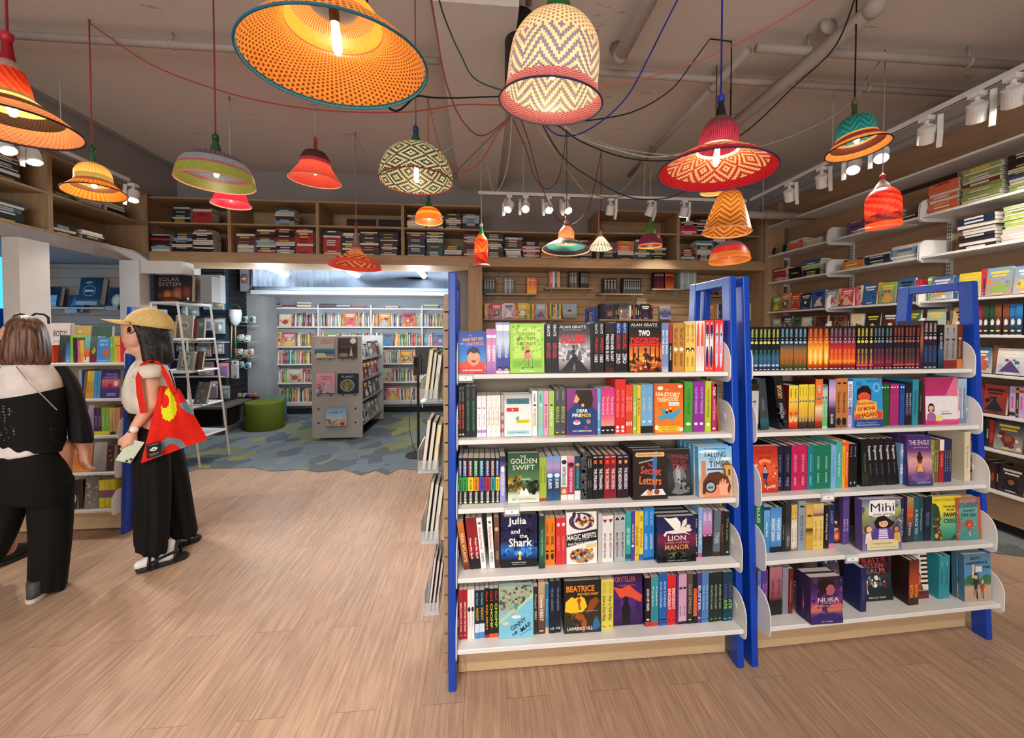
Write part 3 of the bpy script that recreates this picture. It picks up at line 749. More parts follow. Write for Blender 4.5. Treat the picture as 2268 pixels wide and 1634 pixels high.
art_allies = [('G',[(0,'#141416'),(.12,'#77777b'),(.4,'#cfcfd1'),(.6,'#8f8b8d'),(.78,'#4c484a'),(1,'#0f0f11')]),('x',70,8,(0,.25,1,.6),.06,['#dcdcde','#a3a3a6','#86868a','#e8e8ea']),('p',[(.5,.38),(.58,.33),(.95,.02),(.55,.03),(.5,.2),(.42,.03),(.05,.02),(.44,.33)],'#1a1a1d'),
    ('t','ALAN GRATZ',.45,.94,.84,.055,'#f4f4f4',0,.0),('t','the New York Times best seller',.45,.88,.6,.014,'#ddd'),('t','ALLIES',.45,.69,.78,.19,'#d3202c',0,.05),('t','The day. One chance. All together.',.45,.55,.8,.02,'#222'),
    ('p',[(.22,.25),(.3,.47),(.36,.44),(.34,.25)],'#5a5a5e'),('p',[(.6,.25),(.62,.42),(.68,.46),(.74,.25)],'#5a5a5e')] + figure(.47,.2,.4,'#26262a','#1b1b1e','#444','#1b1b1e')
art_two = [('G',[(0,'#3a1408'),(.12,'#a8391a'),(.3,'#f58a2e'),(.45,'#e0661f'),(.6,'#4b2418'),(.8,'#1a1413'),(1,'#121112')]),('x',60,5,(0,.02,1,.35),.07,['#ffb443','#7a2410','#f26c1c','#2c100a','#ffcb62'])] + [('p',[(x,.2),(x+.015,.9),(x+.03,.9),(x+.05,.2)],'#33180f') for x in (.1,.25,.62,.78,.9)] + \
    figure(.5, .1, .42, '#3a2a22', '#150c09', '#2c1a12', '#130b09') + [('t', 'ALAN GRATZ', .46, .935, .82, .055, '#f1efe9', 0, 0), ('l', .04, .88, .9, .88, .006, '#b02a22'), ('t', 'TWO', .46, .77, .35, .12, '#f7f5f0', 0, .04), ('t', 'DEGREES', .48, .6, .88, .17, '#e0271f', 0, .04), ('t', 'A planet on the brink. And time is running out.', .48, .48, .7, .018, '#e8d9c8')]
art_chat = [('G',[(0,'#f4f1ee'),(.7,'#eceae8'),(1,'#a9adb0')]),('r',.08,.77,.9,.9,'#1f5d66'),('r',.1,.79,.88,.88,'#2b757e'),('t','this isn\'t goodbye',.48,.835,.6,.035,'#123'),('r',.08,.59,.52,.68,'#c7312c'),('e',.3,.635,.03,.02,'#fff3a0'),('r',.42,.31,.92,.4,'#f3d526'),('t','forever bff',.67,.355,.36,.03,'#6b5a10'),('p',[(.4,.42),(.5,.36),(.55,.46),(.5,.48),(.45,.46)],'#54b3a6'),('r',.08,.05,.92,.14,'#a7d4dd'),('t','BY LISA GREENWALD',.5,.095,.62,.03,'#2c6f86')]
art_dear = [('G',[(0,'#7d2f7a'),(1,'#8c3c86')]),('p',[(.05,.05),(.0,.5),(.25,.68),(.45,.74),(.75,.68),(1,.5),(1,0),(.9,0),(.88,.3),(.86,.02),(.15,.02)],'#1f3f79'),('p',[(.3,.98),(.8,.98),(.86,.8),(.82,.62),(.6,.55),(.5,.7),(.42,.62),(.36,.75),(.25,.8)],'#2b1512'),('p',[(.22,.72),(.34,.7),(.42,.78),(.3,.9)],'#e9a774'),
    ('e',.52,.65,.05,.035,'#f3c33a'),('t','DEAR',.5,.53,.36,.075,'#f6f3ea',0,.03),('t','FRI',.3,.43,.24,.075,'#f6f3ea',0,.03),('t','ENDS',.6,.43,.36,.075,'#f4cf3a',0,.03),('e',.32,.27,.12,.05,'#e9e6e4'),('e',.32,.3,.09,.035,'#e07a8a'),('e',.7,.29,.07,.05,'#b98a6a'),('p',[(.56,.18),(.62,.12),(.68,.18),(.62,.2)],'#cf2f46'),('t','LISA GREENWALD',.5,.09,.62,.035,'#f4f1ea')]
art_tree = [('G',[(0,'#e9812a'),(.5,'#ef7a1f'),(1,'#d8581b')]),('e',.2,.92,.1,.04,'#f6efe4'),('e',.9,.95,.08,.03,'#f6efe4'),('e',.9,.08,.1,.04,'#f6efe4'),('e',.06,.12,.08,.05,'#f6efe4'),('t','THE',.42,.88,.12,.04,'#f7d24a'),('t','104-STORY',.47,.79,.86,.09,'#f7e3b0',-2,.04),('t','TREEHOUSE',.45,.69,.76,.09,'#f2d9a4',2,.04),('r',.48,.56,.86,.63,'#fbfaf5'),('t','Dental dramas',.67,.595,.32,.03,'#333'),
    ('p',[(.02,.33),(.3,.38),(.2,.5),(.1,.54),(.38,.48),(.5,.4),(.7,.44),(.98,.52),(.78,.34),(.62,.3),(.7,.22),(.5,.3),(.3,.3),(.1,.2),(.2,.32)],'#3e9fc8'),('e',.42,.44,.05,.04,'#33231c'),('e',.55,.46,.05,.04,'#33231c'),('e',.42,.475,.035,.025,'#f2c79a'),('e',.55,.5,.035,.025,'#f2c79a'),('r',.1,.04,.86,.15,'#f3c53a'),('t','ANDY GRIFFITHS',.48,.115,.6,.03,'#8b3d12'),('t','TERRY DENTON',.48,.065,.5,.028,'#8b3d12')]
rowsep = dict(hard=True)
R1 = [
 Fc(100,330,185,'blue cover with grinning dark-haired cartoon boy','#f2efec',art_univ,tilt=4,behind=2,short='cartoon boy cover',t=.018),
 S(335,410,165,2,'pink and purple thin spines',[(0,'#9f63b5'),(.5,'#e4a5cd'),(1,'#c36fb4')],[T('PUMPKIN',.45,.35,.5,'#fff')],[(.8,.86,'#fff')]),
 S(410,512,115,2,'white and blue spines with boy at foot',[(0,'#4c3f9e'),(.3,'#3d4fa8'),(.62,'#cfe0f4'),(1,'#8792d6')],[T('UNIVERSE',.45,.3,.4,'#dff1ff')],[(.83,.95,'#f2f2f6'),(.0,.05,'#e8d8e0')],x=[('e',.5,.1,.38,.035,'#1a1a2a'),('e',.5,.075,.3,.02,'#e9a07a')],hard=True),
 Fc(514,772,127,'lime green cover with girl on a scooter','#9ed34f',art_green,tilt=3,behind=1,short='lime scooter cover',t=.03),
 S(783,878,115,2,'black spines with white and red capitals','#131315',[T('GRATZ',.84,.24,.42,'#e8e8ea'),T('REFUGEE',.44,.3,.6,'#d8282c')],hard=True,x=[('r',.82,0,.9,1,'#3a3a40')]),
 Fc(880,1120,130,'grey cover with red capitals and a soldier silhouette','#19191b',art_allies,tilt=2,t=.03),
 S(1126,1146,120,1,'plain black spine beside the soldier cover','#1a1c1f'),
 S(1148,1230,110,2,'black spines with red word above white number','#151517',[T('GRATZ',.86,.2,.42,'#cfd0d4'),T('PROJEKT',.53,.3,.55,'#d3262c'),T('1065',.27,.15,.6,'#f2f2f2')],hard=True),
 S(1235,1310,122,2,'black spines with long white lettering','#1c1517',[T('PRISONER B-3087',.5,.55,.6,'#e9e9ea')],[(0,.1,'#3a1d22')]),
 S(1313,1410,110,2,'black and blue spines with red above white word',[(0,'#0f0f12'),(.7,'#0f1017'),(.95,'#1c3a8c')],[T('GRATZ',.87,.2,.4,'#b8c8f0'),T('GROUND',.6,.3,.6,'#d9262c'),T('ZERO',.27,.2,.66,'#f5f5f5')],hard=True),
 Fc(1415,1660,112,'black and orange cover with figure facing a burning forest','#171314',art_two,tilt=2,t=.032),
 S(1664,1719,120,2,'dull blue spines with white lettering',[(0,'#c7d0df'),(.12,'#7f95be'),(1,'#6f86b4')],[T('BAN THIS BOOK',.6,.5,.6,'#e6ecf4')],circ(.1,'#fff') and ()),
 S(1722,1745,135,1,'thin black spine with red top',[(0,'#121212'),(.6,'#161213'),(.62,'#c2242a'),(1,'#c2242a')],[T('WE DREAM',.4,.3,.5,'#ddd')]),
 S(1750,1840,123,2,'brown ochre spines',[(0,'#c98a3b'),(1,'#c08a45')],[T('THE LAST LIST',.72,.4,.6,'#6b3c12'),T('Blundell',.25,.25,.45,'#7b4a1c')],x=[('e',.5,.46,.36,.04,'#efe2c4')]),
 S(1845,1920,118,2,'light yellow spines',[(0,'#f0c04a'),(1,'#efce6f')],[T('BEHAVIOR TEN',.78,.36,.6,'#a8742a'),T('HARGREAVE',.2,.2,.4,'#8a5a1c')],x=[('e',.5,.44,.4,.05,'#4a2c1c'),('e',.5,.42,.2,.03,'#f6e7bb')]),
 S(1925,1992,104,2,'white spines with coral oval','#f1e4da',[T('OLGA',.6,.22,.5,'#e2452f')],x=[('e',.5,.55,.38,.42,'#ec6a55'),('r',.3,.1,.7,.5,'#f5d5c6')]),
 S(1995,2062,100,2,'red spines with navy capsule','#e8473a',[T('OLGA',.62,.22,.5,'#fff')],x=[('e',.5,.5,.4,.46,'#f6eee8'),('e',.5,.28,.3,.22,'#252b6c'),('e',.5,.78,.3,.15,'#252b6c')]),
 S(2068,2135,98,2,'red spines with pale blue oval','#ea4038',[T('OLGA',.45,.2,.5,'#e23a32')],x=[('e',.5,.5,.36,.44,'#bfd3ea'),('e',.5,.72,.16,.03,'#2a2f66')]),
]
R2 = [
 S(105,170,618,2,'black spines with orange-red words','#121314',[T('DELANEY',.83,.2,.35,'#8a8d90'),T('RED FOX ROAD',.42,.5,.6,'#e2553a')],x=circ(.06,'#f2e6a8',.36,.05)),
 S(175,258,602,2,'taller black spines with dark green words','#141716',[T('STEINBERG',.85,.2,.3,'#59625c'),T('GREEN MOUNTAIN ACADEMY',.42,.6,.4,'#2f8f5c')],d=.14),
 S(262,335,674,2,'white and lilac spines with pink dot',[(0,'#e8d9ee'),(.3,'#f4f1f4'),(.6,'#f2f0f4'),(1,'#efe4f2')],[T('Finally Friend',.4,.3,.35,'#a98bb0')],[(.1,.17,'#b08cc6')],x=circ(.7,'#c47fae',.34,.05)),
 S(338,443,672,3,'white polka-dotted spines','#f5efe9',[T('Positively Izzy',.5,.45,.3,'#c99b7c')],x=[('x',34,9,(.05,.1,.95,.9),.1,['#e8a9a2','#f0bd7a','#a9cf9a','#d88fb0'])]),
 S(447,466,668,1,'thin grey-pink striped spine','#c9bdb9',(),[(.1,.2,'#d0574f'),(.3,.4,'#d0574f'),(.5,.58,'#d0574f')]),
 Fc(470,678,665,'white cover with coloured chat bubbles','#e9e7e5',art_chat,t=.03,tilt=3,behind=1,short='chat bubble cover'),
 S(682,723,637,1,'white spine with gold script','#f2f1ee',[T('79 BEFORE',.42,.4,.5,'#c99a2c'),T('Greenwald',.85,.18,.4,'#555')],x=circ(.68,'#333',.3,.07)),
 S(728,768,637,1,'pale teal spine','#8fcdc4',[T('33 BEFORE',.42,.4,.5,'#e2c35a'),T('Greenwald',.85,.18,.4,'#356')],x=circ(.68,'#e8f5f2',.3,.07)),
 S(769,806,637,1,'pink spine with brown words','#eba0c8',[T('13 AND COUNTING',.42,.5,.5,'#a2622f')],x=circ(.68,'#8c3a6a',.3,.07)),
 S(808,850,637,1,'lime spine with white script','#a8cf56',[T('13 AND 3/4',.42,.42,.5,'#f4f4d0')],x=circ(.68,'#3c5a20',.3,.07)),
 S(853,940,618,2,'slate grey spines with lime word','#4f5256',[T('GREENWALD',.85,.2,.25,'#a8b0a0'),T('RIVALS',.44,.34,.6,'#a9c23c')],x=circ(.06,'#e6e34a',.28,.04),hard=True),
 Fc(942,1175,625,'purple cover with girl in a denim jacket seen from behind','#7d2f7a',art_dear,tilt=2,t=.03),
 S(1173,1203,617,1,'light blue spine beside the denim jacket cover','#6ea9de',[T('Absolutely',.5,.4,.5,'#dfefff')],x=circ(.1,'#dfeefb',.3,.05)),
 S(1205,1310,615,3,'magenta spines with black foot',[(0,'#141012'),(.17,'#181214'),(.18,'#f0a08c'),(.4,'#e85a86'),(1,'#d6317a')],[T('The Secret of',.62,.4,.5,'#f4b3cc')],x=circ(.08,'#eee',.3,.05)),
 S(1312,1392,547,2,'tall red spines','#dd2a2c',[T('13-STORY TREEHOUSE',.55,.5,.5,'#f08a86')],x=[('e',.5,.12,.3,.03,'#f5e6e0'),('e',.5,.05,.3,.025,'#f5e6e0')],hard=True),
 S(1394,1446,590,3,'narrow orange-red spines','#e2482f',[T('26 STORY',.6,.3,.5,'#f8c6b0')],x=circ(.2,'#f5e6e0',.3,.16)),
 S(1448,1475,592,1,'lime spine left of the yellow one','#9fc64a',[T('39 STORY',.5,.3,.5,'#eee')],x=circ(.1,'#f5f5e0',.3,.08)),
 S(1478,1506,592,1,'narrow bright yellow spine','#f2c326',[T('52 STORY',.5,.3,.5,'#7a4a12')],x=circ(.7,'#4a6f9c',.3,.08)),
 S(1508,1600,588,2,'sky blue spines with black foot',[(0,'#171a20'),(.14,'#1b2430'),(.16,'#7cb2dd'),(1,'#6ba6d6')],[T('91-STORY',.6,.28,.35,'#d4d27a')],x=circ(.24,'#f2f2ee',.22,.1)),
 Fc(1602,1815,585,'orange cover with two children riding a blue bird','#e8701f',art_tree,t=.035,tilt=2,dy=-.02),
 S(1838,1902,568,1,'wide green spine','#4f9a36',[T('117-STORY TREEHOUSE',.6,.5,.35,'#2e6a1e')],x=circ(.16,'#eaf2e0',.3,.1),hard=True),
 S(1905,1992,566,2,'wide purple spines','#8f2f9a',[T('130-STORY TREEHOUSE',.62,.52,.4,'#c2a3e0')],x=circ(.16,'#efe6f2',.3,.1),hard=True),
 S(1996,2042,562,1,'wide lime yellow spine','#b9c92c',[T('143-STORY',.7,.3,.4,'#b5232a'),T('TREEHOUSE',.42,.28,.4,'#5d6a10')],x=circ(.14,'#f4f5e0',.3,.1),hard=True),
 S(2045,2084,576,1,'magenta spine with white word at top','#b0305c',[T('TALES',.83,.18,.5,'#f6e6ea'),T('FROM THE TREEHOUSE',.45,.42,.4,'#f0a0b8')],x=circ(.06,'#fff',.3,.06)),
 S(2098,2116,582,1,'thin brown book leaning left at the end','#8a5a3a',(),lean=-.10),
]
gh = [('#2f6fd0', '#2fa04a'), ('#3a7fe0', '#2fa04a'), ('#c8303a', '#e8c832'), ('#3fae52', '#e8862c'), ('#2fa8b8', '#5a42b0'), ('#6a3fc0', '#b8283a'), ('#e8732c', '#2f9a9a'), ('#4a6fd8', '#e0d03a')]
gx = [(105, 148), (150, 188), (190, 228), (230, 270), (272, 312), (315, 355), (357, 390), (393, 422)]
gw = ['blue-topped black spine with green label, leftmost', 'blue-topped black spine with green label, second from left', 'black spine with red author and yellow label', 'black spine with green author and orange label', 'black spine with cyan author and violet label', 'black spine with violet author and red label', 'black spine with orange author and teal label', 'black spine with blue author and yellow label']
def fallen(sky0, sky1): return []
art_golden = [('G',[(0,'#e8ead9'),(.16,'#cfd6c0'),(.25,'#23381f'),(.42,'#5b7c4a'),(.7,'#2a5a3c'),(1,'#1f4a38')]),('x',40,4,(.0,.25,.4,.52),.07,['#b8933a','#8a6a24','#4a3a18','#d8b860']),('x',30,6,(.6,.2,1,.45),.07,['#16241a','#2a3a24','#0f1a12']),('r',.4,.45,.72,.49,'#8fb89a'),('p',[(.4,.24),(.44,.3),(.5,.22),(.58,.3),(.66,.2),(.7,.14),(.35,.12)],'#f4f2ea'),
    ('t','THE',.48,.93,.18,.05,'#e8e4c0',0,0),('t','GOLDEN',.5,.84,.84,.1,'#efe9c4',0,0),('t','SWIFT',.5,.71,.72,.1,'#efe9c4',0,0),('t','LEV GROSSMAN',.5,.07,.74,.045,'#6b6a4a',0,0)]
art_secret = [('r',0,0,1,1,'#2a211d'),('p',[(.58,.95),(.72,.98),(.68,.5),(.64,.1),(.56,.35)],'#3d6fae'),('p',[(.1,.86),(.9,.86),(.93,.9),(.9,.95),(.1,.95),(.07,.9)],'#e8b27a'),('t','MARGARET PETERSON HADDIX',.5,.905,.7,.028,'#5a2f14'),('t','MYSTERIES OF TRASH & TREASURE',.38,.77,.42,.03,'#f1efe9',12),('t','The',.5,.69,.14,.06,'#d8452c',-8),('t','Secret',.52,.58,.6,.16,'#d9523a',-6,.02),('t','Letters',.5,.38,.64,.17,'#e2743c',-4,.02),
    ('p',[(.2,.08),(.4,.2),(.85,.2),(.95,.08)],'#e9e6ea'),('e',.48,.14,.09,.07,'#e89a6a'),('e',.68,.15,.08,.06,'#8a4a2c'),('p',[(.4,.22),(.5,.26),(.56,.2),(.5,.16)],'#4a2418')]
art_run = [('G',[(0,'#141515'),(.4,'#3a3d3f'),(.7,'#26282a'),(1,'#1b1d1f')]),('p',[(.35,.2),(.3,.5),(.45,.62),(.7,.6),(.8,.4),(.7,.15),(.9,.08),(.5,.02),(.2,.06)],'#6f7376'),('p',[(.42,.3),(.4,.55),(.5,.66),(.6,.5),(.55,.25)],'#a2a6a8'),('x',20,12,(.4,.1,.95,.4),.05,['#0f0f10','#8a8e90','#2a2c2e']),('t','RUNNING',.5,.84,.84,.1,'#b13a34',-5,0),('t','OUT OF',.52,.73,.56,.08,'#b13a34',-5,0),('t','TIME',.56,.61,.6,.11,'#b13a34',-4,0)]
art_fall = [('G',[(0,'#e9b28c'),(.3,'#c8a080'),(.5,'#bcd8ea'),(1,'#6eb4e0')]),('e',.3,.9,.3,.04,'#dcecf6'),('e',.75,.75,.25,.03,'#dcecf6'),('r',.08,.32,.22,.72,'#c98a5e'),('r',.68,.36,1,.62,'#caa25e'),('p',[(.66,.62),(.84,.72),(1,.62)],'#8a5a3a'),('r',.74,.42,.8,.54,'#6b4a2c'),('r',.88,.42,.94,.54,'#6b4a2c'),
    ('t','MARGARET PETERSON HADDIX',.5,.955,.66,.024,'#1c4a72'),('t','FALLING',.5,.84,.62,.1,'#1d2c3c',0,.0),('t','OUT OF',.5,.75,.36,.06,'#1d2c3c',0,0),('t','TIME',.54,.65,.46,.12,'#1d2c3c',0,0),('r',.25,.53,.78,.565,'#3b5a86'),('p',[(.1,.06),(.12,.3),(.3,.48),(.6,.5),(.85,.4),(.95,.2),(.9,.05)],'#5b3524'),('p',[(.12,.0),(.3,.22),(.7,.25),(.95,.0)],'#e58c6c'),('e',.34,.2,.17,.12,'#191a1d'),('e',.34,.2,.13,.092,'#9fb4ba'),('r',.26,.17,.42,.21,'#56665e'),
    ('p',[(.62,.04),(.58,.22),(.63,.34),(.66,.24),(.68,.36),(.72,.36),(.73,.25),(.77,.35),(.81,.33),(.8,.24),(.86,.28),(.88,.25),(.84,.14),(.86,.03)],'#efab8c')]
R3 = [S(a, b_, 146, 1, gw[k], '#131416', [T('GRISHAM', .78, .32, .42, '#d8dde4'), T('BOONE', .42, .22, .42, '#17181a'), T('THEODORE', .17, .2, .46, '#f2f2f2')], [(.6, .96, '#171a1e'), (.28, .58, gh[k][1])], x=[('r', .12, .6, .3, .94, gh[k][0]), ('r', .42, .6, .6, .94, gh[k][0]), ('e', .5, .035, .3, .022, '#f0e8c0')]) for k, (a, b_) in enumerate(gx)] + [
 S(425,465,134,1,'lilac spine with white swan figure',[(0,'#8d8fc8'),(.5,'#a3a6da'),(.9,'#23264a'),(1,'#23264a')],[T('THE SILVER ARROW',.4,.5,.5,'#e9e9f4')],x=[('e',.5,.72,.34,.07,'#eceaf2')]),
 Fc(483,712,110,'dark green cover with gold capitals','#274a38',art_golden,t=.035,tilt=2,hard=True),
 S(715,768,142,2,'thin lime spines with red foot',[(0,'#b8342c'),(.06,'#b8342c'),(.07,'#a8bf3c'),(1,'#a0b838')],[T('HOUNDED',.6,.4,.4,'#5a6a18')]),
 S(768,872,130,2,'blue spines fading to lilac with white word',[(0,'#2c5f86'),(.3,'#1c3a5c'),(.55,'#2d5f9c'),(.75,'#b59ac8'),(1,'#6a9ad0')],[T('SURFS',.38,.22,.5,'#f2f6fa')],x=[('e',.5,.56,.4,.05,'#dfe9f2')],hard=True),
 S(874,921,130,1,'white spine with oval portrait and dark letters','#ece8e2',[T('WINTERHOUSE',.55,.42,.55,'#1e4652')],[(.12,.3,'#c4714a')],x=circ(.86,'#1b2a33',.42,.12) + [('e',.5,.2,.35,.05,'#f0c9a0')]),
 S(923,973,130,1,'raspberry spine with white foot',[(0,'#eceae6'),(.12,'#eceae6'),(.13,'#b8305a'),(.84,'#b8305a'),(.85,'#d88aa4'),(1,'#e2a2b4')],[T('THE SECRETS OF WINTERHOUSE',.45,.55,.45,'#f4d4dc')],x=circ(.8,'#3a1a2a',.4,.12)),
 S(975,1019,130,1,'teal spine with white foot',[(0,'#ecebe6'),(.2,'#ecebe6'),(.21,'#174f5c'),(1,'#1d3a5c')],[T('THE WINTERHOUSE MYSTERIES',.5,.5,.4,'#5fb0b0')],x=circ(.8,'#e0a05a',.36,.1)),
 S(1022,1066,100,1,'taller grey stone-textured spine','#46484b',(),x=[('x',40,3,(0,.05,1,1),.3,['#56585b','#3a3c3e','#626467'])],hard=True),
 S(1068,1104,130,2,'thin black spines with grey photo','#1a1a1b',[T('HADDIX',.82,.2,.5,'#b8b8b8')],x=[('e',.5,.35,.4,.1,'#4a4a4c')]),
 S(1107,1190,124,2,'black spines with small orange picture and white words','#14171b',[T('THE STRANGERS',.45,.48,.55,'#f2f2f2')],[(.8,.86,'#0e0f10')],x=[('r',.25,.8,.75,.88,'#e2622c'),('r',.15,.94,.85,.96,'#c8c8c8')],hard=True),
 S(1193,1283,122,2,'dark red spines with small picture and white words','#8c1b24',[T('THE DECEIVERS',.45,.48,.55,'#f2e8e8')],x=[('r',.25,.8,.75,.88,'#e2522c'),('r',.15,.94,.85,.96,'#e8c8c8')],hard=True),
 S(1288,1375,122,2,'dark plum spines with small picture and white words','#2a1526',[T('THE MESSENGERS',.45,.5,.55,'#f2eef2')],x=[('r',.28,.8,.72,.88,'#e8a45c'),('r',.15,.94,.85,.96,'#cbb8cb')],hard=True),
 Fc(1390,1640,80,'dark brown cover with curly orange-red script','#231c19',art_secret,t=.03,tilt=3,hard=True,behind=3,short='brown script cover',dy=-.03),
 Fc(1648,1842,95,'grey photo cover with dark red lettering','#1f2123',art_run,t=.02,tilt=9,dy=-.008),
 Fc(1868,2140,55,'sky blue cover with child looking through a magnifying glass','#6eb4e0',art_fall,t=.028,tilt=3,hard=True,behind=4,short='magnifying glass cover',dy=-.03),
]
art_julia = [('G',[(0,'#0d0d14'),(.14,'#0f1018'),(.2,'#163a86'),(.32,'#2a6fc0'),(.5,'#1c1d42'),(1,'#141436')]),('x',60,2,(0,.4,1,1),.09,['#22204e','#181a40','#2a2558','#101230']),('x',26,5,(.1,.22,.9,.36),.06,['#3f93e0','#1a4a9c','#5fb2f0']),('t','Julia',.45,.86,.5,.17,'#f4f2ec',0,.02),('t','and',.4,.68,.24,.09,'#f4f2ec'),('t','the',.62,.59,.22,.08,'#f4f2ec'),('t','Shark',.54,.47,.64,.16,'#f4f2ec',0,.02),('p',[(.48,.14),(.52,.28),(.56,.14)],'#f3c34a'),('e',.52,.27,.05,.035,'#ffe58a'),('t','Kiran Millwood Hargrave',.5,.09,.4,.025,'#eee'),('t','illustrated by Tom de Freston',.5,.055,.36,.018,'#ccc')]
art_misfits = [('r',0,0,1,1,'#f1eee9'),('e',.5,.82,.42,.17,'#4a2f5c'),('e',.5,.82,.26,.14,'#e9e3da'),('x',40,2,(.15,.72,.85,.96),.06,['#2a1c3a','#e8b04a','#6a3f8c','#8c2f2a','#f2e2c8']),('e',.5,.16,.4,.14,'#b87a3a'),('x',40,4,(.15,.05,.85,.28),.06,['#e8a03c','#8c3a2a','#6aa8c8','#f2d2a0','#4a2f5c','#f0c9a0']),('p',[(0,.33),(1,.45),(1,.66),(0,.56)],'#17171a'),('t','MAGIC MISFITS',.5,.53,.96,.1,'#f4f2ee',5,.02),('t','The Second Story',.5,.46,.5,.02,'#ddd',5),('t','Neil Patrick Harris',.45,.405,.8,.05,'#f4f2ee',5),('p',[(.62,.3),(1,.33),(1,.4),(.66,.38)],'#e6d79a')]
art_lion = [('G',[(0,'#12161c'),(.12,'#1a2426'),(.3,'#3a1e34'),(.5,'#7a2444'),(.68,'#2a2458'),(1,'#1c1c48')]),('h',.5,.14,.3,.1,'#7fae4a','#1b2626'),('x',40,9,(0,0,1,.16),.07,['#0e1214','#16201f','#0c0e12']),('p',[(.15,.6),(.22,.68),(.45,.7),(.7,.76),(.82,.74),(.9,.7),(.85,.66),(.72,.66),(.86,.58),(.7,.63),(.4,.62),(.25,.64),(.2,.56)],'#efe3d6'),('p',[(.45,.7),(.16,.99),(.3,.96),(.5,.98),(.6,.86),(.6,.72)],'#f6efe6'),('p',[(.6,.74),(.66,.9),(.76,.96),(.76,.84),(.68,.74)],'#e9dccb'),('e',.8,.77,.06,.045,'#e8d8c4'),
    ('t','LION',.5,.53,.46,.11,'#f0e3d0',0,.01),('t','LARK-HAYES',.5,.43,.62,.045,'#c9a3a8',0,.0),('t','MANOR',.5,.33,.62,.11,'#e8a05a',0,.01),('t','AUBREY HARTMAN',.5,.04,.5,.02,'#a8b0b8')]
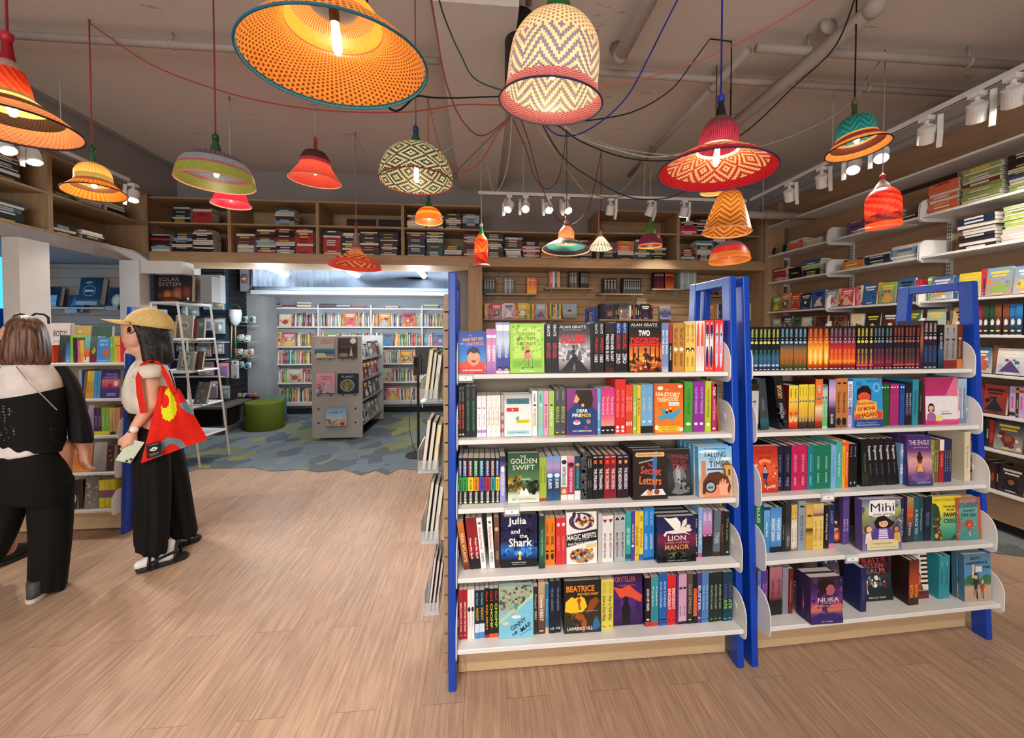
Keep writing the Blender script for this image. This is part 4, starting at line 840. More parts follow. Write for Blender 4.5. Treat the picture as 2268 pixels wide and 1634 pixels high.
R4 = [
 S(158,205,612,1,'burnt orange leaning spine, leftmost',[(0,'#5c1f14'),(.3,'#a85a2c'),(1,'#c8713a')],[T('FINAL ATLANTIS',.45,.6,.5,'#f0d2a0')],lean=-.14),
 S(207,286,585,2,'red to black leaning spines',[(0,'#151313'),(.2,'#191314'),(.3,'#a3272c'),(1,'#7d1a22')],[T('Hope Me Spell',.4,.4,.5,'#f4ece8')],lean=-.1),
 S(287,326,588,1,'white leaning spine with red script','#ecebe8',[T('Anna Said Never',.6,.45,.5,'#c8504a'),T('NORTH',.22,.18,.5,'#2c2c2c')],x=circ(.9,'#555',.3,.08),lean=-.1),
 S(350,388,582,1,'white spine leaning with a gap beside it','#e9e8e5',[T('Anna Said Never',.6,.45,.5,'#c8504a'),T('NORTH',.22,.18,.5,'#2c2c2c')],x=circ(.9,'#555',.3,.08),lean=-.06),
 S(390,428,580,1,'brown spine beside the shark cover',[(0,'#3d2a24'),(1,'#7a4f40')],[T('OWLS',.25,.16,.5,'#c89a7a')],x=circ(.76,'#d8a88a',.4,.1),lean=-.03),
 Fc(430,700,568,'dark blue starry cover with white brush lettering','#12132c',art_julia,t=.03,tilt=2,hard=True,dy=-.005),
 S(708,752,558,1,'dark green spine with pale script',[(0,'#1b2a24'),(.3,'#2f6f54'),(1,'#26332e')],[T('The Comet Inventory',.5,.5,.4,'#8fc0a0')],hard=True,dy=-.02),
 S(755,831,588,2,'orange spines with black word','#ea7f22',[T('WINK',.52,.2,.6,'#1b1512'),T('ROB HARRELL',.78,.22,.35,'#7a3c10')],x=[('e',.5,.18,.3,.07,'#3a1f10'),('r',.2,.28,.8,.31,'#1b1512')]),
 S(837,912,590,2,'coral red spines with white leaf','#d8343a',[T('PARENTS',.45,.3,.4,'#f0888c')],x=[('e',.5,.86,.3,.04,'#f4e2e2')]),
 Fc(915,1138,550,'white cover with black slanted banner and magicians','#f1eee9',art_misfits,t=.03,tilt=3,dy=-.008),
 S(1150,1176,560,1,'grey-white spine right of the magicians cover','#c9c8c4',(),d=.13),
 S(1178,1262,572,2,'white spines with dark red heart','#ecebe8',[T('MAGIC MISFITS',.42,.4,.4,'#b04a52'),T('HARRIS',.15,.12,.35,'#555')],x=[('p',[(.5,.84),(.15,.9),(.2,.93),(.5,.915),(.8,.93),(.85,.9)],'#a32a34')],hard=True),
 S(1268,1350,565,2,'light grey spines with black spade','#b9babc',[T('MAGIC MISFITS',.42,.4,.4,'#3a3c40'),T('HARRIS',.15,.12,.35,'#555')],x=[('p',[(.5,.96),(.15,.9),(.3,.88),(.5,.9),(.7,.88),(.85,.9)],'#15161a')],hard=True),
 S(1352,1390,540,1,'turquoise spine','#2fa6a2',[T('GET CLUED',.5,.35,.5,'#e2f2ee')],[(.04,.14,'#145a60')]),
 S(1391,1418,540,1,'violet spine','#5a3aa8',[T('CRICK STUDY',.55,.4,.5,'#e9d94a')],x=circ(.3,'#f0e6c0',.35,.08)),
 S(1419,1449,540,1,'mustard yellow spine','#e6c52c',[T('GUTS GALORE',.5,.4,.5,'#6a4a12')],x=circ(.12,'#7aa83a',.3,.08)),
 S(1450,1481,538,1,'pale yellow spine with blue foot',[(0,'#2f6fb0'),(.12,'#2f6fb0'),(.13,'#ecd850'),(1,'#e8cf3a')],[T('ANNA',.85,.12,.5,'#222'),T('SUNSHINE',.45,.4,.5,'#b5452a')]),
 S(1482,1562,515,2,'bright blue spines with white words','#2580cf',[T('NATION WIDE',.8,.26,.5,'#8ec4f0'),T('LAKESHORE',.35,.3,.5,'#c8e2f6')],[(.0,.05,'#0f4a8c')]),
 Fc(1566,1846,562,'navy and red cover with white winged lion','#1a1a40',art_lion,t=.03,tilt=2,hard=True,behind=3,short='winged lion cover',dy=-.03),
 S(1848,1884,560,1,'black spine with white capitals beside the lion cover','#17181b',[T('RAMONA',.78,.22,.5,'#ccc'),T('UNIVERSE',.4,.3,.6,'#efeff2')],x=circ(.1,'#eee',.3,.06)),
 S(1886,1916,512,1,'pale blue spine','#7fa9d8',[T('A SUMMER OF',.5,.5,.4,'#e6f0fa')],[(0,.08,'#c0506a')]),
 S(1917,1990,528,2,'pink and black spines',[(0,'#191517'),(.42,'#1b1719'),(.5,'#c46aa0'),(.8,'#b69ac8'),(1,'#8c7fc0')],[T('COULD',.85,.18,.45,'#f2e6f2')],x=circ(.45,'#e8c0d2',.2,.08)),
 S(1994,2046,535,1,'blue-grey spine with ghostly print','#5d6a74',[T('TRIBE',.4,.25,.6,'#a8b8c0')],[(0,.1,'#3a2c24')],hard=True,lean=.03),
 S(2050,2080,535,1,'dark maroon spine','#351a1c',[T('Hawthorne',.5,.4,.4,'#8c5a54')]),
 S(2082,2118,540,1,'very dark green spine at the right end','#182420',[T('The Lost',.6,.5,.4,'#7aa06a')],x=circ(.08,'#bbb',.3,.06)),
]
art_ginny = [('G',[(0,'#7cc6de'),(.35,'#8fc9dc'),(.6,'#94a88e'),(1,'#9fae98')]),('x',110,6,(0,.55,1,1),.045,['#7d8f72','#b0a98c','#5f6f5a','#c8a58c','#4f5a4c']),('p',[(0,.32),(.3,.5),(.62,.62),(1,.85),(1,0),(0,0)],'#7cc4dc'),('p',[(0,.32),(.3,.5),(.62,.62),(1,.85),(1,.78),(.6,.55),(.3,.44),(0,.26)],'#bcd2a2'),('e',.2,.28,.1,.035,'#d8d2a8'),('e',.5,.4,.14,.03,'#f0ead6')] + figure(.5,.41,.38,'#2f9a9a','#e9b48c','#e9b48c','#1a1412') + [('t','GINNY',.56,.26,.52,.085,'#1c2c4c',34),('t','off',.46,.085,.18,.07,'#1c2c4c',20),('t','the',.66,.13,.12,.03,'#1c2c4c',30),('t','MAP',.78,.2,.34,.085,'#1c2c4c',34),('t','Caroline Hickey',.78,.1,.4,.03,'#2c5a7c',28)]
art_beat = [('G',[(0,'#2a2a24'),(.4,'#3a3020'),(.6,'#2a2214'),(1,'#1c1c1c')]),('p',[(.02,.42),(.04,.6),(.2,.7),(.3,.66),(.42,.72),(.55,.66),(.62,.5),(.5,.4),(.2,.38)],'#f2c62c'),('p',[(.2,.4),(.5,.36),(.62,.2),(.55,.02),(.5,.0),(.45,.22),(.2,.34)],'#a8541f'),('p',[(.58,.38),(.7,.62),(.86,.68),(.96,.6),(.75,.4)],'#8c4a1e'),('p',[(.74,.04),(.8,.24),(.9,.3),(.98,.12),(.9,.06)],'#2f6fa0')] + figure(.4,.44,.32,'#b8372c','#1d2a5c','#6b3d22','#120d0b') + \
    [('x',14,3,(.1,.05,.9,.35),.05,['#4a4630','#35301c','#6a4020']),('t','BEATRICE',.44,.85,.76,.12,'#f08a2c',0,.03),('t','AND CROC HARRY',.64,.745,.58,.05,'#f2a83c',0,.02),('t','From the award-winning author of',.72,.42,.36,.016,'#ddd'),('t','LAWRENCE HILL',.42,.09,.68,.065,'#f2f0ec',0,.01)]
art_story = [('G',[(0,'#2a1746'),(.4,'#5a2a7c'),(.75,'#3a1e5c'),(1,'#1c1234')]),('p',[(.02,.7),(.3,.66),(.55,.72),(.8,.6),(1,.52),(.95,.4),(.6,.5),(.25,.5)],'#e8553a'),('r',.05,.2,.25,.48,'#382060'),('r',.75,.15,.95,.4,'#382060'),('e',.45,.46,.09,.06,'#1c1420'),('p',[(.32,.02),(.3,.3),(.4,.42),(.52,.42),(.6,.3),(.58,.02)],'#161018'),('t','THE',.1,.95,.24,.06,'#e8703a'),('t','STORYTELLER',.36,.83,.8,.1,'#e46a3c',0,.0),('t','brandon hobson',.5,.72,.5,.03,'#d8603a'),('e',.3,.99,.06,.03,'#f4f2ee')]
R5 = [
 S(118,178,214,2,'dark red spines with white words','#a01c2c',[T('SIMPLE WATER THE SEAMS',.45,.6,.4,'#f0d8d8')],x=circ(.08,'#e8b0b0',.25,.04)),
 S(180,230,210,2,'white spines with dark motif','#e9e7e3',[T('me and you',.4,.3,.4,'#777')],x=[('e',.5,.6,.4,.05,'#26262a')]),
 S(233,303,215,2,'black spines with yellow word and pale blue foot',[(0,'#4a8ac8'),(.12,'#4a8ac8'),(.125,'#cfe0ee'),(.3,'#cfe0ee'),(.305,'#1a2c3c'),(1,'#15242f')],[T('HOOT',.5,.26,.5,'#e8b82c'),T('Carl Hiaasen',.82,.26,.4,'#6ab0d0')]),
 S(304,334,200,1,'black spine with orange word','#15110f',[T('SQUIRM',.42,.5,.55,'#f08a2c'),T('Carl',.84,.2,.5,'#d83a2c')],[(0,.06,'#a8262a')]),
 S(336,402,205,2,'black spines with lime word','#141510',[T('CHOMP',.45,.5,.55,'#c8d83a'),T('Carl',.86,.2,.5,'#d83a2c')],[(0,.08,'#e2522c')]),
 Fc(405,650,185,'pale blue cover with girl standing on a map shore','#8fc9dc',art_ginny,t=.022,tilt=3,hard=True,behind=2,short='map shore cover',dy=-.012),
 S(653,684,190,1,'charcoal spine with script','#2a2728',[T('Orchard',.7,.3,.5,'#b8a8a0'),T('COMPANY',.4,.2,.5,'#c8c0b8')]),
 S(687,735,155,1,'tall tan spine fading to brown',[(0,'#4a2c26'),(.3,'#6a4a3c'),(.6,'#a88a68'),(1,'#c2a880')],[T('Crown HEIST',.5,.5,.55,'#f0ece4')],x=circ(.06,'#d8b8a8',.35,.04)),
 S(738,762,170,1,'narrow blue spine with tan foot',[(0,'#d8b080'),(.12,'#d8b080'),(.13,'#2f7fb0'),(1,'#2a6f9c')],[T('Summer',.5,.4,.5,'#8cc4e0')]),
 S(766,850,150,2,'navy spines with wide white initials','#141c30',[T('THE LAST CUENTISTA',.65,.45,.35,'#7f8aa4')],x=[('t','LQ',.5,.09,.7,.045,'#f2f2f4')],hard=True),
 Fc(870,1133,145,'black and yellow cover with child on a giant crocodile','#1f1d19',art_beat,t=.03,tilt=2,hard=True,dy=-.012),
 S(1136,1226,138,2,'pale yellow spines with dark script','#e2d25a',[T('How to Find What',.42,.5,.55,'#4a4420')],x=circ(.06,'#8a8030',.3,.04) + [('r',.2,.72,.8,.95,'#cdbd44')]),
 Fc(1228,1445,95,'purple cover with red ribbon over dark figure','#2a1746',art_story,t=.028,tilt=3,hard=True,dy=.012),
 S(1452,1492,128,1,'black spine with white title and red ball foot','#17181a',[T('LION OF MARS',.55,.45,.5,'#f0f0ea')],[(0,.1,'#c43a3c')],x=circ(.14,'#e8e0d8',.3,.06)),
 S(1494,1548,118,2,'teal-green spines with red foot',[(0,'#c8403a'),(.08,'#c8403a'),(.09,'#2c8a98'),(1,'#3a9aa4')],[T('Pages',.6,.4,.4,'#cfe8e8')]),
 S(1550,1608,100,2,'cobalt blue spines with white title','#1f5fb0',[T('BOOK SCAVENGER',.6,.5,.55,'#a8c8ec')],[(.1,.13,'#0e2c5c'),(.05,.07,'#0e2c5c')]),
 S(1609,1672,108,2,'bright red spines with white capitals','#d9262c',[T('KNOCKOUT',.52,.42,.7,'#f8f2f0')],x=[('r',.2,.06,.8,.12,'#b01a20')],hard=True),
 S(1676,1690,110,1,'thin purple spine','#5c2f6a'),
 S(1691,1750,100,2,'lilac pink spines with black foot',[(0,'#1c1c20'),(.05,'#1c1c20'),(.06,'#d8aac4'),(1,'#c99ab8')],[T('BLAIR',.25,.2,.4,'#8a5a78')],x=circ(.72,'#2a2a30',.4,.06)),
 S(1752,1794,95,1,'dark brown spine with grey words',[(0,'#191513'),(.1,'#2a2220'),(1,'#5a4a42')],[T('CLASS SPARKLE',.5,.6,.5,'#a89a8c')],x=circ(.08,'#ccc',.25,.04)),
 S(1797,1823,100,1,'black spine with orange panel',[(0,'#1a1a1a'),(.14,'#1a1a1a'),(.15,'#d86a3a'),(.7,'#d85a3a'),(.72,'#1a1a1c'),(1,'#1a1a1c')]),
 S(1825,1856,92,1,'violet spine with tall white letters','#4c3a7c',[T('BUSTER',.5,.5,.6,'#e6e2f2')],x=circ(.1,'#e8a0b0',.3,.06)),
 S(1858,1908,88,2,'medium blue spines','#4f7fb8',[T('This Is Our Story',.5,.5,.4,'#d2e2f4')],x=circ(.06,'#2a4a7c',.3,.05)),
 S(1911,2006,88,3,'black-green spines with pale letters','#1d2a24',[T('SPLINTERS OF DARK',.5,.5,.45,'#9db08c')],x=circ(.06,'#8fc05a',.25,.04)),
 S(2008,2080,85,2,'navy teal spines with yellow-green word','#123a4c',[T('SKATE',.62,.3,.4,'#7a4a8c'),T('ATE',.35,.2,.6,'#9fd04a')],x=circ(.05,'#5fc0d0',.3,.04)),
]
WH = 'shelf, nearest unit'
for k, (rows, zm, py, nm) in enumerate(((R1, Z1, 826, 'top'), (R2, Z1, 968, 'second'), (R3, Z2, 1112, 'third'), (R4, Z2, 1255, 'fourth'), (R5, Z3, 1410, 'bottom'))):
    z = SH[k]; yf = YC + fe(z) + (0.035, .045, .05, .06, .055)[k]
    shelf_row(U1, z, yf, py, rows, nm + ' ' + WH, 'books on the %s shelf of the nearest unit' % nm, zm)
# ------------------------------------------------------------------ books of the right-hand unit
Z4 = (1600, 600, 3.395); Z5 = (1620, 940, 3.5); Z6 = (1620, 1180, 3.5)
def cat_spine(dot, word, grad, extra=()):
    return grad, [T('WARRIORS', .855, .19, .5, dot), T('ERIN HUNTER', .3, .34, .38, word)], [('e', .5, .64, .36, .034, dot), ('e', .5, .71, .12, .012, '#fff'), ('r', .2, .02, .8, .035, '#e8e8ec')] + list(extra)
W1 = [(0, '#10121c'), (.08, '#23305c'), (.3, '#3a5590'), (.42, '#191c30'), (.58, '#17182a'), (.7, '#0f1016'), (1, '#0f1014')]
W2 = [(0, '#14151a'), (.1, '#4a4a26'), (.3, '#a8652a'), (.48, '#7c6a48'), (.6, '#2a2c34'), (.7, '#12141a'), (1, '#0f1014')]
W3 = [(0, '#3a120c'), (.1, '#b8440f'), (.3, '#f29a1f'), (.5, '#f0a83a'), (.65, '#c85a1f'), (.8, '#7c2c14'), (1, '#33120c')]
W4 = [(0, '#3a0d14'), (.1, '#8c1c1c'), (.18, '#f0692a'), (.3, '#e04a28'), (.5, '#c62c30'), (.65, '#6a2030'), (.8, '#33182a'), (1, '#1a1016')]
W5 = [(0, '#2a0c1a'), (.15, '#8c2240'), (.3, '#4a1c38'), (.5, '#2a1a34'), (.7, '#141018'), (1, '#100c12')]
W6 = [(0, '#1c0f1c'), (.15, '#6a2034'), (.3, '#341c34'), (.5, '#1c1a30'), (.7, '#1a0e14'), (1, '#220d12')]
def series(x0, x1, top, n, desc, dot, word, grad, extra=(), **o):
    bg, tx, ex = cat_spine(dot, word, grad, extra); return S(x0, x1, top, n, desc, bg, tx, (), x=ex, cover='#17151c', **o)
Q1 = [
 series(108, 172, 422, 2, 'black spines with lime dots and lime subtitle', '#d8e85a', '#c8d83a', W1),
 series(174, 428, 421, 8, 'black-blue cat saga spines with lime dots', '#d0e060', '#2fa05a', W1, [('e', .5, .12, .4, .03, '#a8bce8')]),
 series(430, 635, 418, 6, 'olive and orange spines with light blue dots', '#7fc0e0', '#c86a3a', W2),
 series(637, 795, 416, 4, 'glowing orange and yellow sunset spines', '#f0903a', '#ffe04a', W3, [('h', .5, .32, .5, .2, '#fff0a0', '#f29a1f')]),
 series(800, 1000, 414, 6, 'red sunset spines with dull purple dots', '#a87a8c', '#f0a03a', W4, [('e', .5, .2, .5, .035, '#ff8a2c')]),
 series(1003, 1128, 413, 4, 'dark plum spines with yellow dots', '#e2d84a', '#d8c83a', W5, [('e', .5, .1, .5, .03, '#e04a5c')]),
 series(1131, 1275, 411, 5, 'dark violet spines with grey-blue dots', '#7a9aa8', '#8c5a5a', W5),
 series(1278, 1478, 408, 7, 'maroon spines with dull red dots', '#b85a52', '#8c6a3c', W6, [('e', .5, .1, .5, .025, '#c84a52')]),
 S(1482,1503,375,1,'rust and pink edge of a taller thick book',[(0,'#241424'),(.3,'#5a2a3c'),(.6,'#b06a4a'),(1,'#6a3438')]),
 series(1506, 1612, 372, 3, 'taller black spines with pale pink dots', '#d8b0bc', '#4a6aa0', [(0, '#12121c'), (.3, '#26335c'), (.5, '#241c2c'), (1, '#141318')], hard=True),
 S(1617,1658,408,1,'slim black spine with white dots',[(0,'#15202c'),(.4,'#2a5a74'),(.6,'#15161c'),(1,'#131318')],[T('GUIDE',.6,.3,.4,'#ccd')],x=circ(.8,'#e8e8ec',.2,.08)),
 S(1660,1757,404,2,'grey spines with maroon foot',[(0,'#7a2424'),(.18,'#7a2424'),(.19,'#8a8484'),(1,'#a8a4a2')],[T('Chronicles',.42,.4,.35,'#55504e'),T('BEAST',.85,.16,.3,'#5a5654')],x=circ(.66,'#3a3636',.3,.08)),
 S(1759,1798,400,1,'dark brown spine with orange foot',[(0,'#c8742c'),(.2,'#c8742c'),(.21,'#5a2c1c'),(1,'#6a3420')],[T('Chronicles',.45,.4,.35,'#b88a5a')],x=circ(.68,'#c8c0b0',.3,.08)),
 S(1801,1842,400,1,'dark red-brown spine at the right end',[(0,'#b0382a'),(.1,'#b0382a'),(.11,'#4c1c1c'),(1,'#3a1618')],[T('Chronicles',.45,.4,.35,'#9c7a6a')],x=circ(.72,'#b8b0b0',.3,.08)),
]
art_mona = [('G',[(0,'#234a8c'),(.1,'#2c4f90'),(.3,'#f0a03a'),(.35,'#2f8fd0'),(1,'#2a9ad8')]),('e',.2,.9,.1,.05,'#1f7ab8'),('e',.8,.82,.12,.1,'#6ac0ea'),('e',.8,.82,.07,.06,'#2a86c4'),('r',.45,.93,.95,.98,'#1f7ab8'),('p',[(.1,.6),(.12,.78),(.3,.86),(.5,.86),(.62,.76),(.6,.58),(.52,.5),(.2,.5)],'#1b1416'),('e',.36,.64,.22,.12,'#df5138'),('p',[(.14,.66),(.2,.76),(.5,.77),(.58,.66),(.45,.72),(.28,.72)],'#1b1416'),('l',.24,.63,.33,.62,.008,'#6a1a14'),('l',.42,.62,.5,.63,.008,'#6a1a14'),('e',.37,.59,.03,.012,'#8c2418'),
    ('p',[(.1,.55),(.38,.58),(.78,.52),(.8,.3),(.82,.22),(.4,.16),(.04,.26),(.06,.4)],'#f3b04a'),('p',[(0,.2),(.1,.3),(.18,.22),(.08,.16)],'#df4a34'),('p',[(.76,.36),(.98,.3),(.96,.18),(.8,.2)],'#d8402f'),('t','THE',.12,.52,.1,.03,'#a8381c'),('t','SECRET DIARY',.42,.49,.62,.05,'#a8381c',4,.02),('t','OF MONA',.42,.385,.62,.085,'#b03a1c',4,.03),('t','HASAN',.46,.26,.6,.1,'#b03a1c',4,.03),('g',0,0,1,.15,'#2a4f8c','#284078'),('t','Saima Hussain',.42,.1,.7,.05,'#7f8fc0'),('r',.05,.04,.85,.05,'#c8d0e0')]
art_pink = [('G',[(0,'#d0407c'),(.1,'#d8558c'),(.12,'#e8e4e8'),(.6,'#eae6ea'),(.62,'#c2307a'),(1,'#a82c5c')]),('p',[(.62,.62),(.9,1),(1,1),(1,.6)],'#e0708c'),('t','Popularity',.22,.86,.56,.11,'#a8484a',-6,.01),('t','Papers',.2,.73,.4,.1,'#a8484a',-4,.01),('x',14,4,(.35,.2,.8,.6),.01,['#8fb0c8','#d88aa8'])] + face(.17,.36,.075,'#e8b48c','#3a1f22',.9,True) + \
    [('p',[(.03,.06),(.05,.22),(.12,.27),(.22,.27),(.3,.2),(.3,.06)],'#a8649c'),('r',.04,.02,.34,.08,'#d0285c'),('r',.3,.08,.5,.2,'#e8e08a'),('r',.48,.22,.8,.24,'#c83a5c'),('r',.48,.28,.72,.29,'#888')]
Q2 = [
 S(178,200,880,1,'dark green-grey spine at the left bracket','#2c322c'),
 S(207,268,850,1,'white spine with black oval and green foot',[(0,'#33452c'),(.14,'#33452c'),(.15,'#c9cac8'),(.85,'#b8b8b6'),(.86,'#1c1d1e'),(1,'#1c1d1e')],[T('Finnegans',.45,.4,.35,'#8c8f90')],x=circ(.62,'#2a2c2e',.26,.06),hard=True),
 S(288,352,812,1,'charcoal and teal spine leaning left',[(0,'#15343c'),(.2,'#2a6470'),(.24,'#3a4044'),(1,'#33393d')],[T('ORIGIN',.5,.25,.3,'#6f7a7e')],lean=-.1,hard=True),
 S(425,492,785,1,'thick black photo-print spine leaning left','#15151a',[T('SPOOKY',.7,.26,.5,'#e8b06a'),T('AMERICAN',.35,.3,.4,'#a8a8ac')],lean=-.13,x=[('x',18,3,(0,.05,1,.4),.3,['#3a3a40','#6a5a4c','#20242c'])],hard=True),
 S(495,566,860,2,'yellow to red sunset spines with blue dot',[(0,'#7a1812'),(.1,'#c83a1c'),(.35,'#f0822c'),(.6,'#f4c63a'),(1,'#ead23a')],[T('Seekers',.82,.22,.4,'#6a5a14'),T('ERIN',.3,.16,.4,'#8c2a14')],x=circ(.62,'#6a9ac0',.36,.05) + [('h',.5,.24,.5,.09,'#fff8d0','#f0a03a')]),
 S(569,690,852,5,'yellow spines with blue-grey dot and dark foot',[(0,'#201816'),(.14,'#4a3a2c'),(.3,'#d8a63a'),(.6,'#ecc93a'),(1,'#ead23a')],[T('Survivors',.84,.2,.4,'#7a6414'),T('HUNTER',.25,.2,.4,'#e8c88a')],x=circ(.62,'#5f7a90',.36,.06)),
 S(693,748,812,1,'orange spine with red foot',[(0,'#5c1a14'),(.12,'#a8341c'),(.14,'#c84a2a'),(.4,'#f0d8b0'),(.5,'#e87a3a'),(1,'#e0702c')],[T('QUEST',.8,.16,.4,'#c8d8e0')],x=circ(.6,'#5a7a9c',.34,.06),hard=True),
 S(741,788,855,2,'narrow pale green and teal spines',[(0,'#cfe8e0'),(.05,'#6ab85c'),(.5,'#6fb88a'),(.85,'#b8d0cc'),(1,'#3a5a5c')],[T('Sparrow',.4,.3,.4,'#e8f4e8')],x=circ(.7,'#2a5a5c',.3,.07)),
 S(794,846,815,1,'lilac landscape spine with dark foot',[(0,'#15131c'),(.16,'#1c1826'),(.4,'#4c3a5c'),(.6,'#c8a0c8'),(.75,'#d8b0d0'),(1,'#8a7ac0')],[T('ISLAND',.18,.2,.4,'#ddd')],hard=True),
 S(848,935,806,2,'brown ochre spines with penguin-like figures',[(0,'#8a4a24'),(.2,'#b8743c'),(1,'#c07a3c')],[T('Penderwick',.5,.42,.5,'#4a2a18')],x=circ(.9,'#1c1a1c',.34,.06) + [('e',.5,.12,.4,.08,'#1a2030')],hard=True),
 S(937,972,828,1,'white and lilac spine with tall purple capitals',[(0,'#c9a0c8'),(.4,'#c8a8cc'),(.5,'#e6e2ea'),(1,'#e6e2ea')],[T('SKATING ON MARS',.6,.68,.7,'#3c2c78')],x=circ(.05,'#e8e0ec',.3,.03),hard=True),
 Fc(972,1178,812,'blue cover with dark-haired child reading an orange book','#2a9ad8',art_mona,t=.025,tilt=3,behind=1,short='orange diary cover',dy=-.015),
 S(1160,1182,850,1,'dark red thin spine','#8a2a26',(),x=circ(.9,'#eee',.2,.05)),
 S(1185,1252,850,3,'thin dark green spines','#1f5a34',[T('Green',.5,.5,.2,'#3f8a5c')],x=circ(.92,'#eee',.24,.08)),
 S(1255,1325,848,3,'thin magenta spines','#a42a6c',[T('Rose',.5,.5,.2,'#c85a94')],x=circ(.92,'#eee',.24,.08)),
 S(1328,1366,848,2,'thin royal blue spines','#1d4a96',[T('Blue',.5,.5,.2,'#3f70c0')],x=circ(.92,'#eee',.24,.08)),
 S(1368,1420,840,2,'dark spines with silver lettering and lilac band',[(0,'#1c1a20'),(.2,'#1c1a20'),(.22,'#3c2c4c'),(.5,'#22242c'),(1,'#1a1c22')],[T('FROST',.6,.3,.5,'#a8c0d0'),T('FAIRY',.35,.2,.5,'#8c7aa8')]),
 S(1422,1466,815,1,'teal blue spine with small words','#2f8aa6',[T('THE FIRST RULE',.5,.5,.3,'#15384c')],hard=True),
 S(1468,1500,828,1,'very dark green spine','#1c2a1c',[T('Willa',.5,.4,.3,'#6a8a4c')]),
 Fc(1508,1738,802,'pink and white cover with bob-haired girl','#b82c6a',art_pink,t=.02,tilt=2,dy=-.012),
 S(1740,1806,890,3,'short pink-white spines',[(0,'#d8507c'),(.15,'#d8507c'),(.16,'#e8d8dc'),(1,'#d8b8c4')],[T('DEAR',.5,.3,.4,'#c86a8c')]),
 S(1822,1902,808,2,'grey-blue tall spines with white words',[(0,'#5a80a4'),(1,'#a8c0d4')],[T('THE BRIDGE HOME',.55,.5,.3,'#3c5a7a')],hard=True),
]
art_red = [('G',[(0,'#b5301c'),(.3,'#d8502a'),(.5,'#e05f35'),(.75,'#c83c24'),(1,'#a82a1c')]),('x',26,4,(.05,.1,.95,.7),.045,['#e8e0da','#d8d0cc','#8c2418','#f0785a']),('p',[(.28,.62),(.3,.7),(.5,.73),(.7,.69),(.72,.62),(.5,.66)],'#f0925a'),('t','PAGES & CO',.46,.87,.66,.09,'#8c2418',0),('t','THE LAST',.5,.75,.5,.06,'#8c2418')] + figure(.5,.14,.5,'#8fa0b8','#1c2440','#e8a07a','#2a1a16') + [('p',[(.42,.3),(.56,.3),(.64,.42),(.38,.42)],'#1d2a5c'),('t','ANNA',.2,.08,.3,.06,'#f4e6dc',-10),('t','JAMES',.72,.12,.36,.07,'#f4e6dc',10)]
art_engle = [('G',[(0,'#353a6c'),(.2,'#6a4a7c'),(.35,'#c88a9c'),(.5,'#e0a6a0'),(.7,'#6a3a7c'),(1,'#3a2c66')]),('e',.5,.16,.38,.08,'#7a5a98'),('p',[(.3,.18),(.4,.3),(.6,.3),(.72,.18),(.5,.12)],'#6a4a8c'),('p',[(.38,.28),(.42,.42),(.58,.42),(.62,.28)],'#f0a85c'),('l',.4,.4,.28,.22,.02,'#8c4a34'),('l',.6,.4,.74,.22,.02,'#8c4a34'),('e',.5,.5,.1,.06,'#7a3f30'),('e',.5,.56,.12,.07,'#3c1c20'),('e',.5,.64,.06,.04,'#3c1c20'),('x',18,3,(.1,.2,.9,.6),.018,['#e8e0ec','#f4d8c8','#8c7ab0']),
    ('t','THE ENGLE',.5,.86,.84,.09,'#e6dcea',0,.0),('t','a year of being myself',.56,.76,.62,.035,'#d0a8c8'),('t','JOHNSON',.6,.06,.56,.05,'#a8b8e0')]
